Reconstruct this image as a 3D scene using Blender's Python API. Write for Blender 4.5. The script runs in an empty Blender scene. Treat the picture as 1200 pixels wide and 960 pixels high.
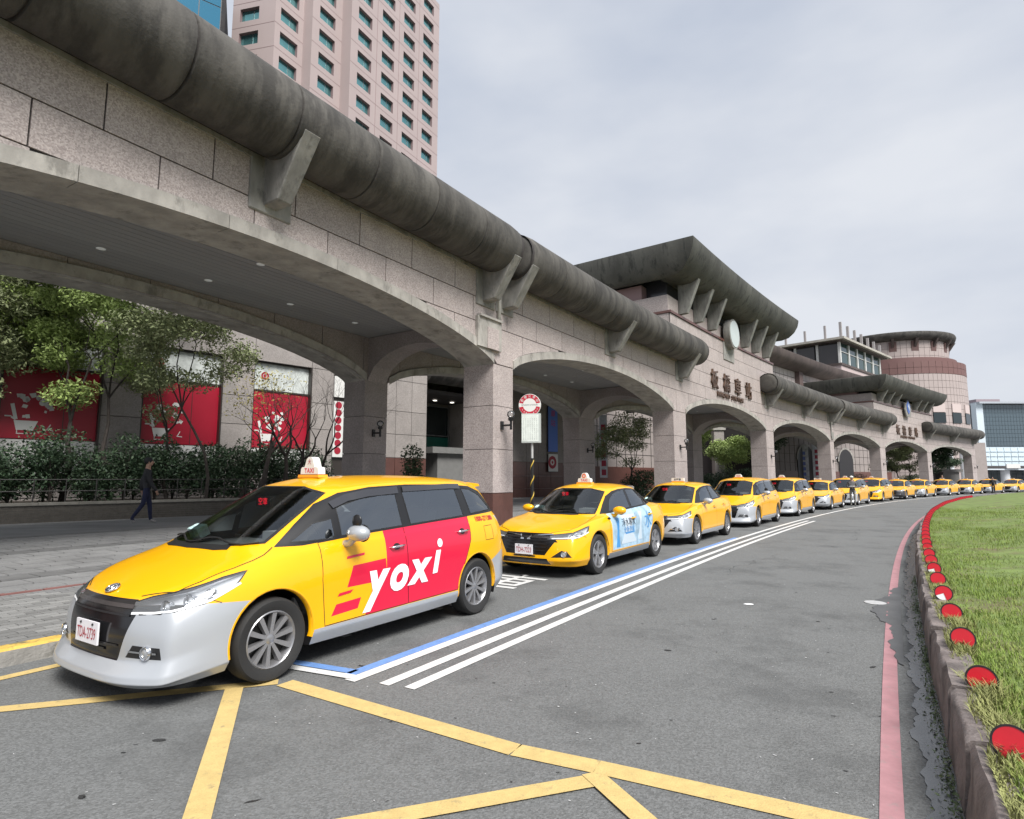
import bpy, bmesh, math, random
import numpy as np
from mathutils import Vector, Matrix
from mathutils.bvhtree import BVHTree
random.seed(7); rng = np.random.default_rng(7)
PI = math.pi; rad = math.radians
sc = bpy.context.scene
COL = sc.collection
# ---------------------------------------------------------------- camera
cam = bpy.data.cameras.new('camera'); cam.lens = 36*690/1200; cam.sensor_width = 36
cam.clip_start = .05; cam.clip_end = 3000
camo = bpy.data.objects.new('camera', cam); COL.objects.link(camo)
camo.location = (0, 0, 1.56); camo.rotation_euler = (rad(90)+math.atan(80.5/690), 0, 0)
sc.camera = camo
# ---------------------------------------------------------------- sky: overcast cloud deck over a daylight sky
SUN_EL, SUN_AZ = rad(50), rad(150)      # azimuth clockwise from +Y
w = bpy.data.worlds.new('World'); sc.world = w; w.use_nodes = True
nt = w.node_tree; N = nt.nodes; L = nt.links; N.clear()
out = N.new('ShaderNodeOutputWorld'); bg = N.new('ShaderNodeBackground'); bg.inputs['Strength'].default_value = .05
sky = N.new('ShaderNodeTexSky'); sky.sky_type = 'NISHITA'; sky.sun_disc = False
sky.sun_elevation = SUN_EL; sky.sun_rotation = SUN_AZ; sky.air_density = 1; sky.dust_density = 2; sky.ozone_density = 1
tc = N.new('ShaderNodeTexCoord'); mp = N.new('ShaderNodeMapping'); mp.inputs['Scale'].default_value = (1.1, 1.1, 2.6)
no = N.new('ShaderNodeTexNoise'); no.inputs['Scale'].default_value = 1.6; no.inputs['Detail'].default_value = 5; no.inputs['Roughness'].default_value = .5
cr = N.new('ShaderNodeValToRGB'); cr.color_ramp.elements[0].position = .34; cr.color_ramp.elements[1].position = .64
cr.color_ramp.elements[0].color = (5.9, 6.5, 7.7, 1); cr.color_ramp.elements[1].color = (8.6, 8.9, 9.5, 1)
mx = N.new('ShaderNodeMixRGB'); mx.inputs['Fac'].default_value = .93
L.new(tc.outputs['Generated'], mp.inputs['Vector']); L.new(mp.outputs['Vector'], no.inputs['Vector']); L.new(no.outputs['Fac'], cr.inputs['Fac'])
L.new(sky.outputs['Color'], mx.inputs['Color1']); L.new(cr.outputs['Color'], mx.inputs['Color2'])
L.new(mx.outputs['Color'], bg.inputs['Color']); L.new(bg.outputs['Background'], out.inputs['Surface'])
# ---------------------------------------------------------------- sun behind cloud
sd = bpy.data.lights.new('sun', 'SUN'); sd.energy = 3.2; sd.angle = rad(28); sd.color = (1, .97, .93)
so = bpy.data.objects.new('sun', sd); COL.objects.link(so)
dv = Vector((math.sin(SUN_AZ)*math.cos(SUN_EL), math.cos(SUN_AZ)*math.cos(SUN_EL), math.sin(SUN_EL)))
so.rotation_euler = dv.to_track_quat('Z', 'Y').to_euler()
vs = sc.view_settings; vs.view_transform = 'Standard'; vs.look = 'None'; vs.gamma = 1; vs.use_curve_mapping = False; vs.exposure = .92
# ---------------------------------------------------------------- paths (plan curves, heading clockwise from +Y)
def mkpath(x, y, h0, h1, h2, a=-60, b=200, ds=.1):
    S = a+ds*np.arange(int((b-a)/ds)); Sc = np.clip(S, -16, 112)
    h = np.radians(h0+h1*Sc+h2*Sc*Sc)
    dx = np.cumsum(np.sin(h)*ds); dy = np.cumsum(np.cos(h)*ds); k = int(round(-a/ds))
    return S, x+dx-dx[k], y+dy-dy[k], h
FP = mkpath(-.2566, 16.8156, 33.6489, .2512, -.0005)     # face of the arcade
MP = mkpath(-1.5836, 5.1617, 32.125, .2012, .0013)       # kerb side of the taxi rank
def pw(P, s, off=0, z=0):
    S, X, Y, H = P
    h = float(np.interp(s, S, H)); x = float(np.interp(s, S, X)); y = float(np.interp(s, S, Y))
    return Vector((x+math.cos(h)*off, y-math.sin(h)*off, z))
def hd(P, s): return float(np.interp(s, P[0], P[3]))
F = lambda s, off=0, z=0: pw(FP, s, off, z)
M = lambda s, off=0, z=0: pw(MP, s, off, z)
# ---------------------------------------------------------------- materials
def _n(t, ty, **k):
    n = t.nodes.new(ty)
    for a, b in k.items(): n.inputs[a].default_value = b
    return n
def lk(t, a, b): t.links.new(a, b)
MATS = {}
def mat(name, col, rough=.5, metal=0, var=0, vs_=4, bump=0, bs=60, coat=0, spec=.5, rnd=0, sp=0, sps=40, spc=(0, 0, 0), wear=0, wcol=None, wsc=3, wlo=.5, stretch=None, emit=0, back=None, voro=False, detail=4, rot=0):
    """base colour with large soft variation (var), fine speckle (sp), worn patches (wear), bump and per-object tone (rnd)"""
    if name in MATS: return MATS[name]
    m = bpy.data.materials.new(name); m.use_nodes = True; t = m.node_tree; b = t.nodes['Principled BSDF']
    b.inputs['Roughness'].default_value = rough; b.inputs['Metallic'].default_value = metal
    b.inputs['Coat Weight'].default_value = coat; b.inputs['Coat Roughness'].default_value = .04
    b.inputs['Specular IOR Level'].default_value = spec
    c4 = (*col, 1); b.inputs['Base Color'].default_value = c4; cur = None
    tcn = t.nodes.new('ShaderNodeTexCoord'); vec = tcn.outputs['Object']
    if stretch:
        v0 = vec
        if rot: mr = _n(t, 'ShaderNodeMapping', Rotation=(0, 0, rad(rot))); lk(t, vec, mr.inputs['Vector']); v0 = mr.outputs['Vector']
        mpn = _n(t, 'ShaderNodeMapping', Scale=stretch); lk(t, v0, mpn.inputs['Vector']); svec = mpn.outputs['Vector']
    else: svec = vec
    def mixc(fac, c1, c2, mode='MIX'):
        mxn = t.nodes.new('ShaderNodeMixRGB'); mxn.blend_type = mode
        for s_, v in (('Fac', fac), ('Color1', c1), ('Color2', c2)):
            if hasattr(v, 'is_linked') or hasattr(v, 'node'): lk(t, v, mxn.inputs[s_])
            else: mxn.inputs[s_].default_value = v
        return mxn.outputs['Color']
    def noise(vecs, scale, det=4, ro=.6):
        n = _n(t, 'ShaderNodeTexNoise', Scale=scale, Detail=det, Roughness=ro); lk(t, vecs, n.inputs['Vector']); return n.outputs['Fac']
    def ramp(f, lo, hi):
        r = t.nodes.new('ShaderNodeMapRange'); r.inputs[1].default_value = lo; r.inputs[2].default_value = hi; lk(t, f, r.inputs[0]); return r.outputs[0]
    cur = c4
    if var:
        f = ramp(noise(svec, vs_, detail), .3, .7)
        lo = tuple(c*(1-var) for c in col)+(1,); hi = tuple(min(1, c*(1+var)) for c in col)+(1,)
        cur = mixc(f, lo, hi)
    if sp:
        if voro:
            v = _n(t, 'ShaderNodeTexVoronoi', Scale=sps); lk(t, vec, v.inputs['Vector'])
            sx = t.nodes.new('ShaderNodeSeparateColor'); lk(t, v.outputs['Color'], sx.inputs[0]); f = ramp(sx.outputs[0], .0, 1)
            f2 = t.nodes.new('ShaderNodeMath'); f2.operation = 'MULTIPLY'; f2.inputs[1].default_value = sp; lk(t, f, f2.inputs[0])
            cur = mixc(f2.outputs[0], cur, (*spc, 1))
        else:
            f = ramp(noise(vec, sps, 2), .5, .68)
            f2 = t.nodes.new('ShaderNodeMath'); f2.operation = 'MULTIPLY'; f2.inputs[1].default_value = sp; lk(t, f, f2.inputs[0])
            cur = mixc(f2.outputs[0], cur, (*spc, 1))
    if wear:
        f = ramp(noise(svec if stretch else vec, wsc, 8, .7), wlo, wlo+.12)
        f2 = t.nodes.new('ShaderNodeMath'); f2.operation = 'MULTIPLY'; f2.inputs[1].default_value = wear; lk(t, f, f2.inputs[0])
        cur = mixc(f2.outputs[0], cur, (*wcol, 1))
    if rnd:
        oi = t.nodes.new('ShaderNodeObjectInfo'); r = t.nodes.new('ShaderNodeMapRange'); r.inputs[3].default_value = 1-rnd; r.inputs[4].default_value = 1+rnd
        lk(t, oi.outputs['Random'], r.inputs[0]); cb = t.nodes.new('ShaderNodeCombineColor')
        for i in range(3): lk(t, r.outputs[0], cb.inputs[i])
        cur = mixc(1.0, cur, cb.outputs[0], 'MULTIPLY')
    if back:
        g = t.nodes.new('ShaderNodeNewGeometry'); cur = mixc(g.outputs['Backfacing'], cur, (*back, 1))
    if not isinstance(cur, tuple): lk(t, cur, b.inputs['Base Color'])
    if bump:
        bn = _n(t, 'ShaderNodeBump', Strength=min(1, bump), Distance=.01); lk(t, noise(vec, bs, 3), bn.inputs['Height']); lk(t, bn.outputs['Normal'], b.inputs['Normal'])
    if emit:
        b.inputs['Emission Color'].default_value = c4; b.inputs['Emission Strength'].default_value = emit
    MATS[name] = m; return m
def glassmat(name, tint=(.3, .35, .35), ior=1.5, rough=.02, trans=.6, base=(.01, .015, .015)):
    if name in MATS: return MATS[name]
    m = bpy.data.materials.new(name); m.use_nodes = True; t = m.node_tree; t.nodes.clear()
    o = t.nodes.new('ShaderNodeOutputMaterial'); tr = t.nodes.new('ShaderNodeBsdfTransparent'); tr.inputs[0].default_value = (*tint, 1)
    df = t.nodes.new('ShaderNodeBsdfDiffuse'); df.inputs[0].default_value = (*base, 1)
    gl = t.nodes.new('ShaderNodeBsdfGlossy'); gl.inputs['Roughness'].default_value = rough; gl.inputs[0].default_value = (.9, .95, 1, 1)
    m1 = t.nodes.new('ShaderNodeMixShader'); m1.inputs[0].default_value = trans
    lk(t, df.outputs[0], m1.inputs[1]); lk(t, tr.outputs[0], m1.inputs[2])
    fr = _n(t, 'ShaderNodeFresnel', IOR=ior); m2 = t.nodes.new('ShaderNodeMixShader')
    lk(t, fr.outputs[0], m2.inputs[0]); lk(t, m1.outputs[0], m2.inputs[1]); lk(t, gl.outputs[0], m2.inputs[2]); lk(t, m2.outputs[0], o.inputs[0])
    MATS[name] = m; return m
# ---------------------------------------------------------------- mesh buffer
class MB:
    def __init__(s): s.v = []; s.f = []; s.m = []; s.k = 0
    def add(s, vs, fs, k=None):
        o = len(s.v); s.v += [tuple(v) for v in vs]; s.f += [tuple(i+o for i in f) for f in fs]; s.m += [s.k if k is None else k]*len(fs)
    def box(s, c, d, R=None, k=None):
        c = Vector(c); a, b, e = d[0]/2, d[1]/2, d[2]/2
        vs = [Vector((x, y, z)) for x in (-a, a) for y in (-b, b) for z in (-e, e)]
        if R is not None: vs = [R @ v for v in vs]
        s.add([c+v for v in vs], [(0, 1, 3, 2), (4, 6, 7, 5), (0, 4, 5, 1), (2, 3, 7, 6), (0, 2, 6, 4), (1, 5, 7, 3)], k)
    def hexa(s, p, k=None):   # p: 8 points, bottom 4 (ccw from above) then top 4
        s.add(p, [(3, 2, 1, 0), (4, 5, 6, 7), (0, 1, 5, 4), (1, 2, 6, 5), (2, 3, 7, 6), (3, 0, 4, 7)], k)
    def tube(s, pts, r, n=8, k=None, cap=True):
        pts = [Vector(p) for p in pts]; rs = r if isinstance(r, (list, tuple)) else [r]*len(pts); vs = []; fs = []
        up = Vector((0, 0, 1)); a = None
        for i, p in enumerate(pts):
            d = (pts[min(i+1, len(pts)-1)]-pts[max(i-1, 0)]).normalized()
            if a is None: a = d.orthogonal().normalized() if abs(d.dot(up)) > .95 else d.cross(up).normalized()
            a = (a-d*a.dot(d)).normalized(); b = d.cross(a)
            vs += [p+(a*math.cos(2*PI*j/n)+b*math.sin(2*PI*j/n))*rs[i] for j in range(n)]
        for i in range(len(pts)-1):
            fs += [(i*n+j, i*n+(j+1) % n, (i+1)*n+(j+1) % n, (i+1)*n+j) for j in range(n)]
        if cap: fs += [tuple(reversed(range(n))), tuple((len(pts)-1)*n+j for j in range(n))]
        s.add(vs, fs, k)
    def lathe(s, prof, o=(0, 0, 0), ax='z', n=24, k=None, close=False):
        o = Vector(o); vs = []; m = len(prof)
        for j in range(n):
            c, q = math.cos(2*PI*j/n), math.sin(2*PI*j/n)
            for r, h in prof:
                if ax == 'z': v = (r*c, r*q, h)
                elif ax == 'y': v = (r*c, h, r*q)
                else: v = (h, r*c, r*q)
                vs.append(o+Vector(v))
        fs = []
        for j in range(n):
            j2 = (j+1) % n
            for i in range(m-1 if not close else m):
                i2 = (i+1) % m
                fs.append((j*m+i, j2*m+i, j2*m+i2, j*m+i2))
        s.add(vs, fs, k)
    def prism(s, poly, d, fn, k=None):   # poly in 2D, extruded 0..d ; fn(a,b,t)->3D
        n = len(poly); vs = [fn(a, b, 0) for a, b in poly]+[fn(a, b, d) for a, b in poly]
        s.add(vs, [tuple(range(n)), tuple(reversed(range(n, 2*n)))]+[(i, i+n, (i+1) % n+n, (i+1) % n) for i in range(n)], k)
    def sphere(s, c, r, sx=1, sy=1, sz=1, n=12, k=None, R=None):
        c = Vector(c); vs = []; m = n//2
        for i in range(m+1):
            th = PI*i/m
            for j in range(n):
                v = Vector((math.sin(th)*math.cos(2*PI*j/n)*sx, math.sin(th)*math.sin(2*PI*j/n)*sy, math.cos(th)*sz))*r
                vs.append(c+(R @ v if R is not None else v))
        s.add(vs, [(i*n+j, (i+1)*n+j, (i+1)*n+(j+1) % n, i*n+(j+1) % n) for i in range(m) for j in range(n)], k)
    def mesh(s, name, mats, smooth=False, o=None):
        me = bpy.data.meshes.new(name)
        vs = s.v if o is None else [(x-o[0], y-o[1], z-o[2]) for x, y, z in s.v]
        me.from_pydata(vs, [], s.f)
        for q in (mats if isinstance(mats, (list, tuple)) else [mats]): me.materials.append(q)
        me.polygons.foreach_set('material_index', s.m)
        if smooth is not False:
            me.polygons.foreach_set('use_smooth', [True]*len(s.f))
            if smooth is not True: me.set_sharp_from_angle(angle=rad(smooth))
        me.validate(); return me
    def build(s, name, mats, parent=None, smooth=False, fix=True):
        o = parent.matrix_basis.translation if parent is not None and parent.parent is None and parent.get('wcs') else None
        if parent is not None and parent.parent is not None and parent.parent.get('wcs'): o = parent.parent.matrix_basis.translation
        me = s.mesh(name, mats, False, o)
        if fix:
            bm = bmesh.new(); bm.from_mesh(me); bmesh.ops.recalc_face_normals(bm, faces=bm.faces); bm.to_mesh(me); bm.free()
        if smooth is not False:
            me.polygons.foreach_set('use_smooth', [True]*len(me.polygons))
            if smooth is not True: me.set_sharp_from_angle(angle=rad(smooth))
        return obj(name, me, parent)
def obj(name, me, parent=None):
    o = bpy.data.objects.new(name, me); COL.objects.link(o)
    if parent is not None: o.parent = parent
    return o
def tag(o, label=None, cat=None, group=None, kind=None):
    if label: o['label'] = label
    if cat: o['category'] = cat
    if group: o['group'] = group
    if kind: o['kind'] = kind
    return o
def thing(name, label, cat, loc=(0, 0, 0), rz=0, group=None, wcs=False):
    """Empty at the thing's base; wcs=True: its parts are written in world coordinates"""
    o = bpy.data.objects.new(name, None); COL.objects.link(o); o.location = loc; o.rotation_euler = (0, 0, rz); o.empty_display_size = .2
    if wcs: o['wcs'] = 1
    return tag(o, label, cat, group)
KIDS = {}
def copy_tree(o, parent=None, skip=()):
    c = o.copy(); COL.objects.link(c)
    if parent is not None: c.parent = parent
    for ch in [x for x in COL.objects if x.parent == o] if o not in KIDS else KIDS[o]:
        if ch.name.split('.')[0] not in skip: copy_tree(ch, c, skip)
    return c
def index_kids():
    KIDS.clear()
    for x in list(COL.objects): KIDS.setdefault(x, [])
    for x in list(COL.objects):
        if x.parent: KIDS[x.parent].append(x)
def text_mesh(body, size=1, depth=0, shear=0, bold=0, align='CENTER', spacing=1):
    cu = bpy.data.curves.new('t', 'FONT'); cu.body = body; cu.size = size; cu.extrude = depth; cu.shear = shear; cu.offset = bold
    cu.align_x = align; cu.align_y = 'CENTER'; cu.space_character = spacing; cu.resolution_u = 4
    o = bpy.data.objects.new('t', cu); me = bpy.data.meshes.new_from_object(o); bpy.data.objects.remove(o); bpy.data.curves.remove(cu); return me
def text_on(name, body, size, fn, m, parent, depth=0, **k):
    """lettering: every point (x,y,t) of the flat text goes through fn -> world"""
    me = text_mesh(body, size, depth, **k)
    me.materials.clear(); me.materials.append(m)
    for v in me.vertices: v.co = fn(*v.co)
    return obj(name, me, parent)
# ================================================================ taxis
YEL = mat('taxi_yellow_paint', (.82, .405, .002), .3, coat=.6, spec=.3, back=(.02, .02, .02), var=.03, vs_=2)
SIL = mat('silver_paint', (.43, .45, .475), .33, .35, coat=.5, back=(.10, .10, .10))
REDW = mat('red_vinyl_wrap', (.62, .008, .045), .3, coat=.4, back=(.02, .02, .02))
WHT = mat('white_vinyl', (.82, .83, .84), .4)
BLK = mat('black_plastic', (.012, .012, .013), .35)
RUB = mat('black_rubber', (.01, .01, .01), .55)
TYR = mat('tyre_rubber', (.018, .018, .018), .75, bump=.3, bs=200)
CHR = mat('chrome', (.75, .76, .78), .12, 1)
ALL = mat('alloy_wheel', (.36, .36, .37), .32, .75)
DRK = mat('dark_interior', (.02, .02, .022), .7)
SEAT = mat('grey_seat_fabric', (.20, .20, .205), .85)
GLS = glassmat('tinted_glass', (.60, .65, .65), 2.9, .02, .88)
WSG = glassmat('windscreen_glass', (.80, .86, .84), 1.75, .015, .97)
LENS = glassmat('lamp_lens', (.97, .98, .99), 1.55, .02, .88, (.7, .72, .74))
TAILM = mat('red_tail_lamp', (.4, .01, .01), .15, coat=1)
CLRL = mat('pale_tail_lamp', (.6, .55, .55), .12, coat=1)
PLT = mat('white_plate', (.75, .73, .76), .4)
PRED = mat('plate_red_paint', (.38, .01, .03), .5)
LEDR = mat('red_led', (.8, .01, .03), .5, emit=.8)
SIGNW = mat('white_roof_light', (.68, .68, .65), .35, coat=.3)
SIGNO = mat('orange_roof_light_base', (.85, .35, .02), .4)
BLU = mat('blue_print', (.05, .25, .55), .4); PBL = mat('pale_blue_print', (.33, .48, .60), .35, coat=.3, var=.35, vs_=5, back=(.02, .02, .02))
INK = mat('dark_print', (.02, .03, .05), .5)

MPV = dict(crease=[('r', 1, 0, 4, .75), ('r', 2, 0, 3, .5), ('r', 3, 0, 3, .45), ('c', 2, 1, 5, .45), ('r', 6, 3, 11, .35), ('r', 8, 3, 11, .6), ('r', 10, 3, 10, .45), ('r', 10, 0, 3, .5), ('r', 5, 0, 2, .4), ('r', 6, 0, 3, .45), ('c', 3, 8, 10, .5)], ax=.93, ax2=3.64, wy=.87, r=.315, rows=[
 [(.02,0,.14),(.03,.50,.14),(.18,.78,.15),(.46,.83,.17),(.93,.84,.2),(1.38,.84,.19),(1.95,.84,.19),(2.6,.84,.19),(3.2,.84,.2),(3.64,.84,.2),(4.10,.82,.22),(4.38,.70,.25),(4.46,.4,.27),(4.48,0,.27)],
 [(-.045,0,.18),(-.025,.52,.18),(.135,.81,.185),(.44,.885,.24),(.93,.885,.27),(1.38,.88,.28),(1.95,.875,.28),(2.6,.875,.28),(3.2,.88,.29),(3.64,.885,.30),(4.12,.87,.31),(4.42,.75,.33),(4.51,.4,.33),(4.53,0,.33)],
 [(-.035,0,.225),(-.015,.51,.225),(.14,.805,.23),(.44,.885,.28),(.93,.885,.3),(1.38,.88,.30),(1.95,.875,.30),(2.6,.875,.30),(3.2,.88,.31),(3.64,.885,.32),(4.12,.87,.34),(4.42,.75,.36),(4.51,.4,.36),(4.53,0,.36)],
 [(.035,0,.30),(.055,.47,.30),(.17,.785,.33),(.46,.875,.42),(.93,.888,.45),(1.38,.876,.45),(1.95,.87,.45),(2.6,.87,.45),(3.2,.88,.46),(3.64,.888,.47),(4.12,.87,.48),(4.41,.753,.48),(4.50,.4,.48),(4.52,0,.48)],
 [(.025,0,.48),(.045,.47,.49),(.175,.775,.51),(.46,.87,.52),(.93,.89,.56),(1.38,.875,.56),(1.95,.868,.55),(2.6,.868,.55),(3.2,.88,.57),(3.64,.89,.58),(4.12,.87,.58),(4.41,.755,.58),(4.49,.4,.58),(4.51,0,.58)],
 [(.06,0,.63),(.09,.44,.64),(.23,.745,.68),(.50,.845,.73),(.93,.885,.77),(1.38,.878,.80),(1.95,.872,.82),(2.6,.872,.85),(3.2,.878,.87),(3.64,.885,.90),(4.12,.86,.93),(4.38,.75,.93),(4.46,.4,.92),(4.48,0,.92)],
 [(.09,0,.70),(.14,.38,.715),(.33,.655,.785),(.58,.765,.86),(.93,.80,.915),(1.30,.81,.955),(1.9,.825,.975),(2.55,.83,1.0),(3.15,.83,1.03),(3.62,.825,1.05),(4.08,.79,1.07),(4.33,.70,1.08),(4.40,.4,1.07),(4.42,0,1.07)],
 [(.40,0,.875),(.43,.30,.875),(.52,.50,.895),(.72,.645,.935),(1.0,.745,.97),(1.33,.785,.985),(1.92,.81,1.0),(2.55,.815,1.03),(3.15,.815,1.06),(3.6,.805,1.08),(4.06,.77,1.10),(4.31,.69,1.11),(4.37,.4,1.11),(4.39,0,1.11)],
 [(.76,0,1.0),(.78,.35,.995),(.86,.55,.995),(.98,.68,.995),(1.12,.74,1.0),(1.38,.775,1.01),(1.95,.80,1.03),(2.55,.805,1.05),(3.15,.805,1.08),(3.6,.795,1.10),(4.05,.76,1.12),(4.28,.68,1.13),(4.34,.4,1.13),(4.36,0,1.13)],
 [(1.17,0,1.26),(1.19,.33,1.255),(1.25,.51,1.245),(1.36,.635,1.23),(1.5,.69,1.24),(1.72,.715,1.25),(2.1,.735,1.26),(2.6,.74,1.27),(3.15,.74,1.29),(3.55,.73,1.30),(3.95,.70,1.31),(4.16,.62,1.32),(4.23,.38,1.33),(4.25,0,1.33)],
 [(1.56,0,1.485),(1.58,.30,1.48),(1.64,.46,1.465),(1.74,.565,1.45),(1.86,.62,1.465),(2.03,.645,1.48),(2.3,.66,1.50),(2.65,.665,1.515),(3.15,.66,1.515),(3.5,.65,1.51),(3.82,.62,1.50),(4.04,.55,1.49),(4.14,.35,1.49),(4.16,0,1.495)],
 [(1.85,0,1.56),(1.87,.24,1.558),(1.93,.35,1.55),(2.02,.42,1.545),(2.14,.46,1.555),(2.3,.47,1.565),(2.5,.48,1.575),(2.75,.48,1.58),(3.15,.48,1.58),(3.4,.47,1.572),(3.65,.45,1.56),(3.84,.38,1.545),(3.92,.25,1.54),(3.94,0,1.54)],
 [(2.05,0,1.585),(2.07,0,1.585),(2.12,0,1.587),(2.2,0,1.59),(2.3,0,1.592),(2.42,0,1.595),(2.6,0,1.60),(2.8,0,1.60),(3.1,0,1.60),(3.3,0,1.59),(3.45,0,1.585),(3.6,0,1.575),(3.68,0,1.57),(3.72,0,1.568)]],
 skirt=.31, bumper=.66,
 band=[(1.02,1.0),(1.25,1.165),(1.50,1.33),(1.75,1.425),(2.1,1.475),(2.6,1.495),(3.3,1.49),(3.75,1.465),(3.98,1.40),(4.20,1.18),(4.14,1.145),(3.0,1.095),(1.9,1.04),(1.25,.995)],
 glass=[[(1.16,1.03),(1.30,1.025),(1.59,1.03),(1.59,1.20),(1.40,1.17)],
        [(1.66,1.045),(2.44,1.085),(2.42,1.40),(2.2,1.392),(1.95,1.365),(1.72,1.31),(1.66,1.285)],
        [(2.56,1.09),(3.47,1.13),(3.42,1.44),(2.52,1.425)],
        [(3.62,1.145),(4.10,1.175),(3.92,1.355),(3.72,1.43),(3.56,1.44)]],
 doors=[[(1.42,.32),(2.46,.33),(2.44,1.075),(1.9,1.045),(1.40,1.005),(1.385,.7)], [(2.46,.33),(3.25,.34),(3.50,.86),(3.53,1.12),(2.44,1.075)]],
 ws=[(-.62,1.035),(-.35,1.012),(.35,1.012),(.62,1.035),(.535,1.425),(.30,1.478),(-.30,1.478),(-.535,1.425)], wsx=(.6,1.9),
 rg=[(-.56,1.16),(.56,1.16),(.48,1.42),(-.48,1.42)],
 lamp=[(.06,.60),(.10,.665),(.20,.722),(.34,.768),(.56,.832),(.73,.862),(.62,.765),(.40,.672)], lampy=.46,
 grille=[(-.47,.62),(.47,.62),(.40,.70),(-.40,.70)], grille2=[(-.36,.30),(.36,.30),(.47,.62),(-.47,.62)],
 fog=[(.44,.33),(.74,.335),(.72,.41),(.50,.415)], tail=[(4.14,1.10),(4.5,1.06),(4.5,.92),(4.30,.93)], handles=[(2.30,.895),(3.36,.965)], mirror=(1.70,1.075), sign=(1.95,1.56), visor=True)
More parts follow.
